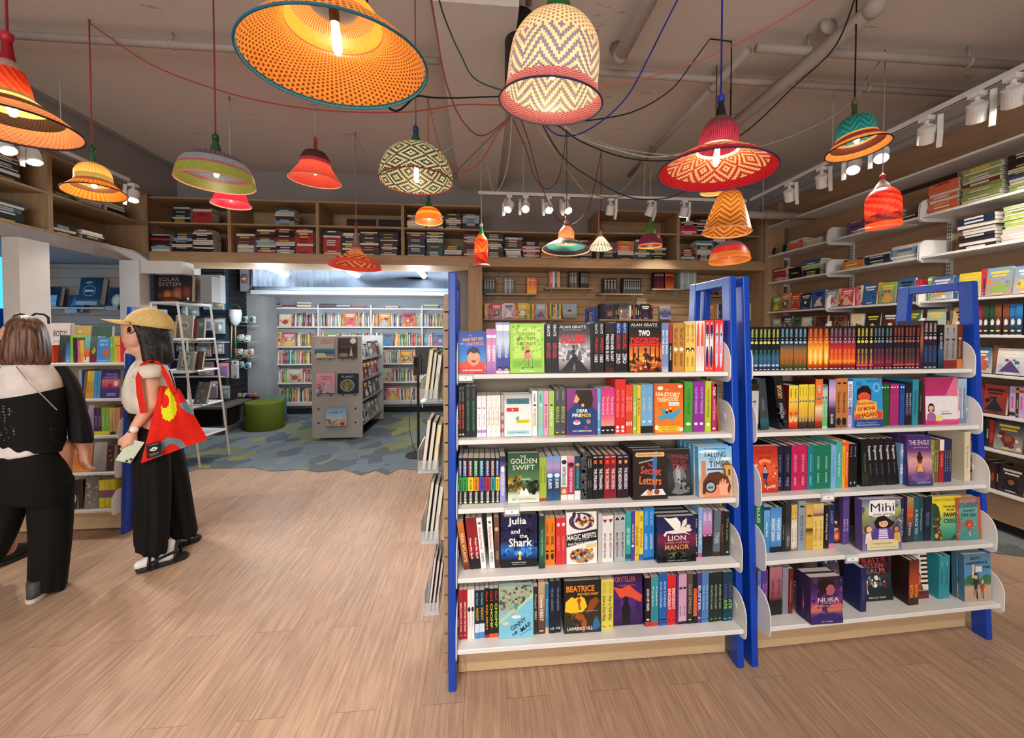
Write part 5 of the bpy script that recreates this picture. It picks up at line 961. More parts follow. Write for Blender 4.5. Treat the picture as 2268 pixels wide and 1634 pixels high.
Q3 = [
 Fc(112,345,168,'red cover with dark-haired girl and flying pages','#c5402a',art_red,t=.025,tilt=3,dy=-.01),
 S(345,398,165,1,'navy spine with thin white script, first','#1c1b33',[T('LEMONY',.6,.4,.35,'#6a6a86'),T('FIRE',.2,.2,.35,'#8a8aa6')],hard=True),
 S(403,460,163,1,'navy spine with thin white script, second','#1a1a30',[T('LEMONY',.6,.4,.35,'#6a6a86'),T('FIRE',.2,.2,.35,'#8a8aa6')],hard=True),
 S(460,582,158,2,'raspberry pink wide spines','#bd1f55',[T('KEEPER OF SECRETS',.6,.4,.3,'#e88aa8'),T('CINDY',.2,.2,.25,'#f0b8c8')],hard=True),
 S(584,634,160,1,'teal spine','#187a86',[T('LIGHTHOUSE',.6,.4,.25,'#7ac0c8'),T('FIRST',.2,.2,.25,'#a8d8dc')],hard=True),
 S(636,764,158,2,'emerald green wide spines','#14735a',[T('EVERGREEN',.6,.3,.25,'#8ac8a8'),T('DEER',.25,.24,.2,'#a8d8b8')],hard=True),
 S(766,806,160,1,'pale blue spine with faint words','#7aaed6',[T('Lynette',.5,.5,.35,'#4a7aa8')]),
 S(808,850,130,1,'sea green spine','#47a8a2',[T('WISH YOU',.5,.5,.3,'#c8e8e4')]),
 S(852,876,120,1,'narrow golden yellow spine','#eaa52c',[T('Sunny',.5,.5,.3,'#8c5a14')],[(.88,.95,'#d8503a')]),
 S(877,901,126,1,'narrow orange spine','#e8602c',[T('Robo',.5,.5,.3,'#f4c8a8')]),
 S(904,970,150,2,'black spines with two pale blue dots','#14171b',[T('NEVERWORLD',.85,.2,.25,'#8a8f94')],x=circ(.72,'#8fc0d8',.14,.1) + [('e',.5,.1,.16,.03,'#7fb0c8')]),
 S(1010,1062,112,1,'black spine with green glow leaning left',[(0,'#16181a'),(.2,'#2c3a26'),(.35,'#1a2018'),(1,'#15171a')],[T('HOLLOW',.5,.4,.3,'#5a6a58')],lean=-.05),
 S(1064,1300,108,5,'black spines with white brushed name leaning left','#17171c',[T('Fragments',.7,.3,.55,'#d8d8dc'),T('of a shadow',.35,.25,.25,'#6a6a74')],lean=-.12,hard=True),
 S(1303,1350,150,1,'light blue book with white clouds beside the purple cover','#86b0d4',(),x=[('x',12,5,(0,.1,1,.9),.3,['#d8e4ee','#6a9ac8'])],bands=(),d=.10),
 Fc(1322,1500,80,'purple cover with person meditating','#45356f',art_engle,t=.025,tilt=4,dy=-.03,hard=True,behind=2,short='meditating cover'),
 S(1528,1564,120,1,'olive green spine right of the purple cover','#7a9a4a',(),x=[('x',10,5,(0,.1,1,.9),.3,['#a8c05c','#5a7a3a'])]),
 S(1566,1602,118,2,'brown striped thin spines','#7a5a34',[T('Little',.5,.5,.3,'#d8c08a')]),
 S(1604,1638,116,1,'red spine with white top',[(0,'#a8202a'),(.74,'#b8242c'),(.75,'#ece6e0'),(1,'#ece6e0')],[T('RIDER',.5,.3,.3,'#e89a9a')]),
 S(1640,1704,115,3,'thin navy spines with gold marks','#1f2c58',[T('Quill',.5,.5,.3,'#b8a05a')]),
 S(1800,1846,55,1,'tall cream spine with small ornaments','#d6c8ac',[T('Tales',.5,.5,.25,'#a8946c')],hard=True,lean=-.02),
 S(1850,1902,75,1,'brown and black patterned spine at the right end','#7a5a2c',(),x=[('x',24,7,(0,0,1,1),.3,['#2a1f14','#b88a3c','#4a3418'])],hard=True,lean=-.03),
]
art_tiger = [('G',[(0,'#2a1416'),(.2,'#a8302c'),(.35,'#4a1c24'),(.6,'#151a26'),(1,'#10131c')]),('h',.7,.15,.25,.1,'#ffb060','#a8302c'),('t','TAE KELLER',.5,.93,.7,.05,'#b8322c'),('t','When',.3,.56,.4,.09,'#e9e4dc'),('t','You Trap',.45,.43,.7,.09,'#e9e4dc'),('t','a Tiger',.55,.29,.6,.09,'#e9e4dc')]
art_mihi = [('G',[(0,'#8a7ab0'),(.3,'#6a5a98'),(.55,'#7a8a5a'),(.8,'#a8b070'),(1,'#4a5a9c')]),('x',40,3,(0,.3,1,1),.07,['#8a9a5c','#5a6a98','#c0b878','#8070a0','#3f5a8c']),('p',[(.2,.98),(.5,.99),(.85,.97),(.84,.7),(.7,.66),(.3,.66),(.16,.7)],'#f1efec'),('t','Mihi',.52,.84,.6,.16,'#1c1c3c',0,0),('t','EVER AFTER',.54,.7,.5,.035,'#1c1c3c',0,.02),
    ('p',[(.3,.55),(.4,.66),(.56,.68),(.7,.6),(.84,.52),(.74,.46),(.66,.42),(.4,.4),(.34,.45)],'#221516'),('e',.54,.53,.12,.08,'#eebd9c'),('p',[(.4,.55),(.5,.65),(.68,.58),(.7,.5),(.6,.58),(.46,.56)],'#221516'),('e',.5,.53,.015,.01,'#221516'),('e',.59,.53,.015,.01,'#221516'),('l',.51,.49,.58,.49,.006,'#a8402c'),
    ('p',[(.24,.18),(.26,.36),(.4,.44),(.66,.44),(.8,.36),(.82,.18)],'#5a3f96'),('p',[(.4,.2),(.42,.42),(.62,.42),(.66,.2)],'#e9e2ee')] + [('r',.41,.22+i*.045,.65,.235+i*.045,'#8a6ab8') for i in range(5)] + [('e',.14,.42,.1,.08,'#6a3a2c'),('e',.16,.42,.07,.06,'#eebd9c'),('p',[(.05,.15),(.08,.34),(.2,.36),(.24,.15)],'#e8dcc8'),('e',.86,.42,.09,.07,'#4a2a20'),('e',.86,.41,.06,.05,'#c98a64'),('p',[(.78,.15),(.8,.34),(.94,.35),(.97,.15)],'#d8b04a'),
    ('p',[(.1,.02),(.1,.18),(.25,.22),(.75,.22),(.9,.18),(.9,.02)],'#e2d6a4'),('t','TAE KELLER',.5,.14,.5,.03,'#6a5a34'),('t','illustrated by Geraldine Rodriguez',.5,.07,.66,.022,'#8a7a54')]
art_fawn = [('G',[(0,'#2a6a4c'),(.25,'#4aa88a'),(.5,'#8fc07a'),(.65,'#e8d83a'),(1,'#ecd03a')]),('p',[(0,.0),(0,.85),(.1,.84),(.22,.75),(.26,.5),(.2,.3),(.3,.1),(.3,0)],'#2c4a2a'),('x',16,3,(.0,.05,.3,.5),.06,['#c8743c','#8c3a2c','#e8a05c','#3a2418']),('p',[(.55,0),(.7,.12),(.9,.24),(1,.3),(1,0)],'#2c4a34'),('e',.82,.12,.08,.05,'#a85a34'),('t','ERIN ENTRADA KELLY',.5,.92,.86,.055,'#8c8a2c',0,0),('t','THOSE KIDS',.6,.765,.48,.05,'#2a1c1c',0,.02),('t','FROM',.6,.69,.24,.045,'#2a1c1c',0,.02),('t','FAWN',.62,.58,.5,.1,'#1c1418',0,.03),('t','CREEK',.62,.44,.52,.1,'#2c5a44',0,.03)]
art_exp = [('G',[(0,'#3c8a88'),(.4,'#5a9c98'),(.8,'#6fa8a4'),(1,'#c8583a')]),('p',[(0,0),(0,1),(.16,1),(.1,.7),(.16,.4),(.08,.0)],'#c0553a'),('p',[(1,0),(1,1),(.84,1),(.9,.7),(.84,.4),(.92,0)],'#c0553a'),('x',40,5,(0,0,1,1),.03,['#a8442c','#4a9490','#e8a88a','#2c6a70']),('t','EXTRAORDINARY',.5,.82,.82,.12,'#1f5a6c',3,.02),('t','Adventures of',.5,.69,.5,.06,'#2a4a5c'),('t','PIPPA FINN',.5,.58,.62,.09,'#256474',0,.02),('p',[(.36,.3),(.3,.4),(.45,.48),(.62,.46),(.7,.36),(.62,.3)],'#b84a2c')] + figure(.5,.08,.36,'#d84a3a','#e8e4dc','#eebd9c','#b84a2c')
Q4 = [
 S(122,168,612,1,'forest green spine at the left bracket','#1d5a44',[T('KELLY YANG',.7,.3,.4,'#b8d0b0')],hard=True),
 S(186,246,605,1,'forest green spine next to the first green one','#1c6648',[T('RULES',.75,.3,.4,'#b8d0b0')],hard=True,lean=-.04),
 S(247,294,625,1,'light blue spine with small dark badge',[(0,'#3f7fc0'),(1,'#6aa8dc')],[T('New Kid',.5,.3,.3,'#e8f0f8')],[(.9,.97,'#22304c')]),
 S(297,386,640,2,'wide sky blue and white spines with black foot',[(0,'#15171c'),(.12,'#15171c'),(.13,'#3c82c0'),(.6,'#6ea8dc'),(1,'#3f80c4')],[T('FRONT DESK',.5,.5,.5,'#eef2f8')],hard=True),
 S(388,413,612,1,'narrow black spine','#1a1b1d',[T('DEMI',.4,.3,.4,'#888')]),
 S(415,456,605,1,'charcoal spine with foggy print',[(0,'#26282a'),(.3,'#55575a'),(.6,'#2c2e30'),(1,'#303234')],[T('BELLA',.2,.2,.4,'#aaa')],hard=True),
 S(459,506,620,2,'cream and yellow spines with brown foot',[(0,'#7a3a24'),(.1,'#d8cfc0'),(.55,'#e8e2d4'),(.8,'#d0a43a'),(1,'#d8b45c')],[T('Finding',.35,.3,.35,'#8a7a5c')],x=circ(.7,'#8a6a2c',.3,.05)),
 S(512,570,588,1,'grey-blue wide spine with black horse mark','#8e99a3',[T('BEYOND THE BLUE',.45,.5,.4,'#4c5a68')],x=circ(.88,'#1c1c20',.36,.05),hard=True),
 S(572,626,618,1,'ochre spine with brown face',[(0,'#d09a2c'),(.3,'#d8a63a'),(.45,'#3c2c20'),(.5,'#e0b85a'),(1,'#d8a850')],(),x=circ(.75,'#5a3a2a',.36,.07)),
 S(628,710,612,2,'pale yellow script spines with face at top',[(0,'#e0c068'),(.7,'#e6ca78'),(.75,'#5a4030'),(.8,'#c89a7a'),(1,'#e6ca78')],[T('Lady Midnight',.4,.45,.6,'#c08a3c')],x=circ(.08,'#c89a3c',.3,.05)),
 S(715,750,625,1,'black spine with white script','#17171c',[T('Everything Sad',.5,.6,.5,'#c8c8cc')],[(0,.05,'#2a2a30')]),
 S(752,790,618,1,'dark blue spine with pink foot',[(0,'#e87a98'),(.1,'#e87a98'),(.11,'#2a3f8c'),(.6,'#24306c'),(1,'#1a2040')],[T('LUCKY',.7,.3,.4,'#a8a8c8')]),
 Fc(790,888,572,'dark red cover with white brush lettering','#10131c',art_tiger,t=.02,tilt=3,dy=.03),
 S(890,940,570,2,'purple spines beside the purple girl cover','#5f4a8c',[T('MIHI',.4,.25,.5,'#b8a8d8')],hard=True,dy=.02),
 Fc(943,1228,552,'purple and olive cover with dark-haired girl','#5f4a8c',art_mihi,t=.035,tilt=2,hard=True,dy=-.045),
 S(1232,1272,570,1,'dark navy spine right of the purple girl','#1d1f30',[T('Ghost',.5,.4,.3,'#77809c')],[(0,.05,'#e8e8e8')]),
 S(1274,1332,572,2,'navy spines with big pale blue letters','#22265a',[T('Blackbird Fly',.45,.62,.6,'#93a8dc')]),
 S(1334,1350,570,1,'thin dark maroon spine','#2a1c28'),
 S(1352,1402,562,1,'spine with orange orb and brown top',[(0,'#2a2c33'),(.3,'#333842'),(.45,'#8a4a34'),(.75,'#d8602c'),(.8,'#a07850'),(1,'#c0905c')],[T('Otto',.3,.3,.4,'#c8c8c8')],x=circ(.6,'#e0622c',.45,.09),hard=True),
 S(1406,1446,560,1,'teal spine with chunky white letters','#1d5a66',[T('A PLACE TO',.45,.55,.5,'#c8dcdc')],hard=True),
 S(1448,1478,555,1,'slate teal spine','#27474f',[T('Thirteens',.5,.5,.4,'#8ab0b0')]),
 S(1485,1540,560,1,'dark navy spine left of the yellow cover','#172238',[T('FREEDOM SWIM',.5,.3,.5,'#5a6f90')],hard=True),
 Fc(1548,1762,556,'yellow-green cover with big dark capitals','#4aa88a',art_fawn,t=.022,tilt=3,dy=-.01),
 Fc(1768,1962,556,'teal and rust cover with red-haired girl','#5a9c98',art_exp,t=.03,tilt=3,hard=True,dy=-.02,behind=1,short='teal rust cover'),
]
art_nura = [('G',[(0,'#3c2c66'),(.2,'#5a3a86'),(.3,'#d87a4a'),(.38,'#c8506a'),(.5,'#6a3a86'),(.75,'#3a2450'),(1,'#24182c')]),('x',30,2,(0,.3,1,.95),.09,['#4a2a5c','#7a3a8c','#2a1a30','#5a3070']),('p',[(.2,.8),(.3,.93),(.55,.95),(.75,.86),(.7,.74),(.5,.66),(.3,.7)],'#1d1214'),('p',[(.5,.62),(.48,.76),(.58,.84),(.7,.82),(.74,.76),(.77,.72),(.73,.68),(.7,.62),(.6,.6)],'#b05a6a'),('t','NURA',.55,.51,.66,.1,'#eadfc8',0,.0),('t','AND THE',.52,.44,.2,.02,'#eadfc8'),('t','IMMORTAL PALACE',.52,.385,.84,.045,'#d8b080',0,0),('p',[(0,.12),(.3,.24),(.5,.2),(.7,.24),(1,.12),(1,0),(0,0)],'#3a2c6c'),('p',[(.46,.22),(.5,.3),(.54,.22)],'#2a1820'),('t','M. T. KHAN',.5,.05,.34,.025,'#d8c8d8')]
art_code = [('G',[(0,'#102a4c'),(.3,'#1c5a94'),(.5,'#3a8ac0'),(.7,'#5a4a60'),(1,'#3a2c3c')]),('x',20,3,(0,.3,1,.95),.1,['#2a6aa0','#8ac0e0','#24344c','#c86a4a']),('p',[(.35,.5),(.2,.72),(.4,.85),(.6,.7),(.5,.45)],'#17202c'),('t','Y CODE',.55,.13,.84,.1,'#eef2f6',0,.01)]
art_realm = [('G',[(0,'#191c20'),(.3,'#1d2a30'),(.5,'#2a3a40'),(.7,'#3c1c28'),(1,'#6a1c2c')]),('x',40,5,(0,.55,1,1),.08,['#7a1f2c','#4a1620','#9c2c34','#2c141c']),('x',14,6,(.2,.3,.8,.48),.05,['#7a9ab0','#c8883c','#e8e8ec','#4a5a6c'])] + figure(.3,.14,.34,'#c8883c','#d8d4d0','#e8b48c','#1a1412') + figure(.8,.16,.3,'#6a2c34','#1a1c20','#d8a080','#1a1412') + [('t','THE',.5,.92,.14,.03,'#c86a5a'),('t','LAST',.52,.84,.42,.085,'#c8605a',0,.0),('t','FALLEN',.5,.73,.62,.09,'#b0606a',0,0),('t','REALM',.52,.62,.62,.1,'#a87a80',0,0),('t','GRACI KIM',.55,.07,.46,.04,'#b8bcc0')]
art_piano = [('G',[(0,'#7a2a2c'),(.15,'#4a1c1c'),(.2,'#e2ddd2'),(1,'#e6e1d8')])] + [('r',.62,.3+i*.095,1,.345+i*.095,'#1c1a1a') for i in range(7)] + [('p',[(.05,.18),(.1,.34),(.4,.38),(.6,.34),(.7,.18)],'#7a4a2c'),('e',.35,.42,.24,.14,'#c07a4a'),('p',[(.1,.42),(.12,.55),(.35,.6),(.56,.54),(.6,.42),(.48,.5),(.25,.5)],'#8a4a22'),('t','PATRICK',.3,.93,.4,.03,'#55504c'),('t','THE BLACK',.3,.78,.44,.04,'#3a3634'),('t','SINGLE',.3,.7,.36,.04,'#3a3634')]
art_butt = [('G',[(0,'#b89a84'),(.3,'#c2a890'),(.36,'#4a7a4c'),(.45,'#3f6f48'),(.5,'#4a94c0'),(.8,'#5a8cae'),(1,'#4f7a94')]),('e',.25,.46,.2,.1,'#2f6a44'),('e',.85,.46,.2,.1,'#35704a'),('r',.42,.62,.66,.74,'#dcdcd8'),('l',.53,.62,.53,.4,.02,'#5a3a24'),('p',[(.3,.8),(.28,.5),(.36,.5),(.38,.8)],'#e8c0a0')] + figure(.42,.04,.62,'#2a2f3c','#20242c','#eac09c','#1c1c22') + figure(.66,.04,.46,'#b8322c','#2f5f9c','#e8b48c','#d8a83a') + [('t','BUTT',.42,.92,.36,.06,'#24425c',2,.02),('t','SANDWICH &',.46,.82,.8,.06,'#24425c',2,.02),('t','TREE',.82,.72,.28,.055,'#24425c',2,.02)]
Q5 = [
 S(172,226,290,2,'blue spines with pink foot at the bracket',[(0,'#7a3a5c'),(.2,'#3a5f8c'),(1,'#4a7ab0')],[T('Curse',.5,.4,.4,'#a8c0dc')]),
 S(232,278,285,2,'purple-magenta spines',[(0,'#8c2c7c'),(.5,'#6a3486'),(1,'#4a3a80')],[T('Dream',.5,.4,.4,'#b88ac8')]),
 S(290,390,262,2,'dusty pink spines with black foot',[(0,'#1f1518'),(.3,'#24181c'),(.38,'#8c4a5a'),(1,'#b0707c')],[T('KITCHEN',.55,.35,.4,'#5a2430')]),
 S(393,438,270,2,'grey-blue spines with red line','#7d8e98',(),x=[('r',.4,.05,.5,.95,'#b84a4a')]),
 S(441,472,275,1,'maroon spine left of the violet cover','#6c242c',[T('Amina',.5,.5,.4,'#b86a6a')]),
 Fc(508,738,268,'violet night cover with girl in profile','#33244f',art_nura,t=.035,tilt=2,hard=True,dy=-.075,behind=1,short='violet night cover'),
 Fc(742,862,230,'blue cover with glowing hooded figure','#1c5a94',art_code,t=.03,tilt=8,dy=.0),
 S(946,990,240,1,'navy hardcover angled beside the blue figure cover','#20285a',[T('THE GREYHOUND',.5,.5,.35,'#4a5490')],hard=True,front=[('r',0,0,1,1,'#20285a'),('r',.1,.1,.5,.22,'#e8e8ec')],dy=-.03,d=.085),
 Fc(1003,1280,205,'dark red fantasy cover with small fighters','#22181c',art_realm,t=.04,tilt=8,hard=True,dy=.02),
 S(1332,1410,190,2,'orange flame spines with black foot',[(0,'#2a1814'),(.14,'#3a1e18'),(.3,'#b84a24'),(.6,'#a8442a'),(1,'#4a2a20')],[T('BITTER',.3,.3,.5,'#e8a03c')],hard=True,front=[('r',0,0,1,1,'#c8a06a'),('e',.6,.4,.3,.14,'#5a1c1c')],dy=-.02,d=.08),
 Fc(1414,1542,168,'white cover with piano keys and a face','#e2ddd2',art_piano,t=.03,tilt=4,dy=.01),
 S(1600,1684,175,2,'turquoise spines','#2f8f9c',[T('CELINE',.5,.35,.3,'#1c5a66'),T('AS',.82,.1,.3,'#8fd0d8')],hard=True,front=[('r',0,0,1,1,'#2f8a96')]),
 S(1766,1798,190,1,'black and dark red spine beside the basketball cover',[(0,'#241014'),(.5,'#3a141a'),(1,'#5a1a20')],[T('CROSSOVER',.5,.5,.3,'#a85a5a')],hard=True,dy=-.02),
 Fc(1798,2010,136,'blue cover with two children playing basketball','#4f7a94',art_butt,t=.022,tilt=2,hard=True,dy=-.035,behind=1,short='basketball cover'),
]
WH = 'shelf, right unit'
SK = math.tan(R(1.8))
for k, (rows, zm, py, nm) in enumerate(((Q1, Z4, 813, 'top'), (Q2, Z4, 945, 'second'), (Q3, Z5, 1082, 'third'), (Q4, Z5, 1215, 'fourth'), (Q5, Z6, 1355, 'bottom'))):
    z = SH[k]; yf = YC + fe(z) + (0.035, .045, .05, .06, .065)[k]
    shelf_row(U2, z, yf, py, rows, nm + ' ' + WH, 'books on the %s shelf of the right unit' % nm, zm, sk=SK, X0r=U2X)
# ------------------------------------------------------------------ woven pendant lamps
def _shade(nt, out):
    a = N(nt, 'ShaderNodeVertexColor', layer_name='Col')
    p = nt.nodes.new('ShaderNodeBsdfPrincipled'); p.inputs['Roughness'].default_value = 0.38; p.inputs['Specular IOR Level'].default_value = 0.4
    t = nt.nodes.new('ShaderNodeBsdfTranslucent'); nt.links.new(a.outputs[0], t.inputs[0]); nt.links.new(a.outputs[0], p.inputs['Base Color'])
    mx = N(nt, 'ShaderNodeMixShader'); mx.inputs[0].default_value = 0.42
    nt.links.new(p.outputs[0], mx.inputs[1]); nt.links.new(t.outputs[0], mx.inputs[2]); nt.links.new(mx.outputs[0], out.inputs[0])
SHADE = mat('woven_palm_fibre', _shade)
def _plast(nt, out):
    a = N(nt, 'ShaderNodeVertexColor', layer_name='Col')
    p = nt.nodes.new('ShaderNodeBsdfPrincipled'); p.inputs['Roughness'].default_value = 0.15; nt.links.new(a.outputs[0], p.inputs['Base Color'])
    tr = N(nt, 'ShaderNodeBsdfTransparent'); nt.links.new(a.outputs[0], tr.inputs[0])
    mx = N(nt, 'ShaderNodeMixShader'); mx.inputs[0].default_value = 0.45; nt.links.new(tr.outputs[0], mx.inputs[1]); nt.links.new(p.outputs[0], mx.inputs[2]); nt.links.new(mx.outputs[0], out.inputs[0])
BOTTLE = mat('bottle_plastic', _plast)
BULB = emis('glowing_bulb', '#ffd9a0', 28.0)
CORD = vcol('fabric_cord', 0.7, 0.2)
def smooth_prof(pr, n):
    P = [pr[0]] + list(pr) + [pr[-1]]; out = []
    seg = len(pr) - 1
    for k in range(n + 1):
        u = k / n * seg; i = min(int(u), seg - 1); t = u - i
        a, b, c, d = P[i], P[i+1], P[i+2], P[i+3]
        out.append(tuple(0.5 * ((2*b[q]) + (-a[q]+c[q])*t + (2*a[q]-5*b[q]+4*c[q]-d[q])*t*t + (-a[q]+3*b[q]-3*c[q]+d[q])*t**3) for q in (0, 1)))
    return out
def weave(bands, rows, cols, seed=1):
    rg = random.Random(seed)
    def cf(i, j):
        t = (i + 0.5) / rows
        for t0, t1, a, b, pat in bands:
            if t0 <= t < t1: break
        if pat == 'solid': c = a; k = 0.86 if (i + j) % 2 else 1.0
        elif pat == 'check': c = a if (i + j) % 2 else b; k = 1
        elif pat == 'basket': c = b if ((j // 2 + i) % 2 == 0 and j % 2 == 0) else a; k = 1
        elif pat == 'dots': c = b if (i % 3 == 0 and (j + i) % 3 == 0) else a; k = 1
        elif pat == 'diamond':
            P_ = 14; u = abs((j % P_) - P_/2); v = abs((i % P_) - P_/2); c = a if int(u + v) % 4 < 2 else b; k = 1
        elif pat == 'zig':
            c = a if (i + abs((j % 12) - 6)) % 4 < 2 else b; k = 1
        elif pat == 'herring': c = a if (i + (j if (j // 8) % 2 else -j)) % 4 < 2 else b; k = 1
        elif pat == 'ribs': c = a if j % 2 else b; k = 1
        elif pat == 'swirl': c = a if (i*2 + j) % 9 < 4 else b; k = 1
        k *= rg.uniform(0.88, 1.06); c = H(c); return tuple(min(1, x*k) for x in c)
    return cf
HOOKZ = CEIL - 0.005
def pendant(label, px, py, w, D, prof, bands, roll=0, pit=0, cap='#1a3fa0', neck='#2f7a4a', cord='#222', trim=None, rows=34, cols=84, power=3.0, bulb=True, hook=None, neckr=0.05, brim=None, scallop=0, bulbz=0.35, zs=1.0):
    C = at(px, py, D=D); Rr = w / 2 * D / FPX
    e = empty('pendant_lamp', C); tag(e, label, 'lamp', 'woven pendant lamps hanging from the ceiling')
    M = MR(R(roll), 4, V_((sin(YAW), cos(YAW), 0))) @ MR(R(pit), 4, 'X')
    pr = smooth_prof([(r*Rr, z*Rr*zs) for r, z in prof], rows)
    q = MB(); cf = weave(bands, rows, cols, int(px))
    q.lathe(pr, cols, M=M, cf=cf)
    sh = q.build('shade', SHADE, e, smooth=True)
    if trim:
        q = MB(); n = 64; r0 = pr[0][0]
        pts = [M @ V_((r0*cos(2*PI*k/n), r0*sin(2*PI*k/n), pr[0][1])) for k in range(n+1)]
        q.tube(pts, max(0.0035, Rr*0.014), trim, n=6, cap=False)
        if scallop:
            for k in range(scallop):
                a = 2*PI*k/scallop; p = M @ V_((r0*1.005*cos(a), r0*1.005*sin(a), pr[0][1])); p2 = M @ V_((r0*0.99*cos(a+.05), r0*0.99*sin(a+.05), pr[0][1]+Rr*.05)); q.tube([p, p2], Rr*0.016, trim, n=4)
        q.build('rim_binding', CORD, e)
    rt, zt = pr[-1]
    top = M @ V_((0, 0, zt)); s = max(rt, 0.012)
    up = V_((0, 0, 1)); nh = neckr * 1.7
    q = MB(); q.lathe([(s*1.02, -0.01), (s*0.98, 0.0), (s*0.75, nh*0.35), (0.013, nh*0.8), (0.013, nh)], 18, neck, M=MT(top)); q.build('bottle_neck', BOTTLE, e, smooth=True)
    q = MB(); q.lathe([(0.0001, nh*0.86), (0.0165, nh*0.86), (0.017, nh+0.02), (0.012, nh+0.024), (0.0045, nh+0.024), (0.0045, nh+0.04), (0.0001, nh+0.04)], 18, cap, M=MT(top)); q.build('bottle_cap', PRINT, e, smooth=True)
    ctop = top + up*(nh+0.03)
    # socket and bulb
    axis = M @ V_((0, 0, 1)); bz = M @ V_((0, 0, bulbz*Rr + 0.02)); st = top + V_((0, 0, 0.0))
    q = MB(); q.tube([bz + axis*0.045, bz + axis*0.075 + (top-bz-axis*0.075)*0.02, top], [0.015, 0.015, 0.008], '#3a332c', n=12); q.build('socket', PRINT, e)
    q = MB(); q.lathe([(0.0005, -0.045), (0.008, -0.042), (0.0135, -0.03), (0.014, 0.0), (0.012, 0.03), (0.011, 0.046)], 14, M=MT(bz) @ M); q.build('bulb', BULB, e, smooth=True)
    if power > 0:
        l = bpy.data.lights.new('bulb_light', 'POINT'); l.energy = power * 0.27; l.color = (1.0, 0.72, 0.48); l.shadow_soft_size = 0.015
        o = bpy.data.objects.new('bulb_light', l); LK(o); o.parent = e; o.location = bz - axis*0.055
    if brim:
        q = MB(); q.lathe([(Rr*brim, -0.01), (Rr*(brim*.6+.4), -0.002), (Rr*1.02, 0.01)], 40, '#dfe6e2', M=M @ MR(R(6), 4, 'X')); q.build('clear_brim', ACRYL, e, smooth=True)
    # cord: straight up to a ceiling hook
    q = MB(); hz = HOOKZ - C.z
    q.tube([ctop, V_((ctop.x, ctop.y, hz - 0.02))], 0.0042, cord, n=6)
    if hook:   # the loop running to the ceiling hub, measured along the picture
        hp = C + V_((ctop.x, ctop.y, hz - 0.02)); pts = [hp]; Dh = 2.6
        Dk = (hp - V_((0, 0, CAMZ))).dot(_F); mids = hook; nn = len(mids) + 1
        for k, (mx_, my_) in enumerate(mids):
            f = (k + 1) / nn; pts.append(at(mx_, my_, D=Dk*(1-f) + Dh*f))
        pts.append(V_((HUB.x + 0.09*cos(px), HUB.y + 0.09*sin(px), HUB.z - 0.02)))
        sm = []; P = [pts[0]] + pts + [pts[-1]]
        for i in range(1, len(P)-2):
            a, b, c, d = P[i-1], P[i], P[i+1], P[i+2]
            for t in [x/8 for x in range(8)]: sm.append(0.5*((2*b)+(-a+c)*t+(2*a-5*b+4*c-d)*t*t+(-a+3*b-3*c+d)*t**3))
        sm.append(pts[-1])
        for v in sm: v.z = min(v.z, HOOKZ - 0.01)
        q.tube([v - C for v in sm], 0.0042, cord, n=6)
    q.tube([V_((ctop.x, ctop.y, hz - 0.035)), V_((ctop.x, ctop.y, hz))], 0.006, '#6a625c', n=6)
    q.build('cord', CORD, e, smooth=True)
    return e
hb = at(1150, 250, Y=2.57)
HUB = V_((hb.x, 2.57, 3.14))
q = MB(); q.lathe([(0.0001, 3.14), (0.1, 3.14), (0.1, CEIL-0.002), (0.0001, CEIL-0.002)], 28, '#1f1b1a', M=MT((HUB.x, HUB.y, 0)))
tag(q.build('ceiling_canopy', PRINT, smooth=False), 'dark round ceiling canister where all the lamp cords meet', 'canopy')

DOME = [(1, 0), (.985, .12), (.93, .3), (.82, .48), (.62, .63), (.36, .72), (.16, .76)]
O1 = '#e08a2c'
pendant('huge orange woven shade with blue rim, tilted toward the viewer',751.9,149.7,379.7,1.15,
        [(1,0),(.86,.16),(.72,.27),(.58,.36),(.52,.42),(.5,.5),(.4,.62),(.26,.68)],
        [(0,.03,'#2f6f86','#1c4a5c','check'),(.03,.3,'#dd9440','#7c3212','basket'),(.3,.56,'#d88a3c','#8c3c16','basket'),(.56,.6,'#c0503c','#8c2a20','solid'),(.6,.8,'#f2a84a','#e89438','check'),(.8,1.01,'#f0a860','#c8643c','ribs')],
        roll=-3.1, pit=7.1, trim='#2a6a80', rows=60, cols=190, power=11, cord='#161616', cap='#1a1a1c', neck='#8a8a92', neckr=.12, bulbz=.22, hook=[(840, 180), (930, 212), (1000, 217), (1060, 215)])
pendant('pale bell-shaped woven shade with pink band and green bottle top',1218.6,229.8,225.9,1.47,
        [(1,0),(.93,.1),(.88,.3),(.86,.7),(.8,1.0),(.62,1.25),(.4,1.38),(.3,1.42)],
        [(0,.24,'#d88c88','#8c3a4a','check'),(.24,.5,'#e2caa4','#7a7490','herring'),(.5,.72,'#e6d0a4','#8c6a74','basket'),(.72,.84,'#e2caa0','#b88a6a','ribs'),(.84,.94,'#4a4a60','#c8b088','ribs'),(.94,1.01,'#e0b070','#c08a50','solid')],
        pit=8.2, roll=4, zs=1.06, cap='#1c2a86', neck='#2c8a4a', trim='#3a3c58', rows=56, cols=130, power=9, cord='#4a3a50', neckr=.08, bulbz=.55)
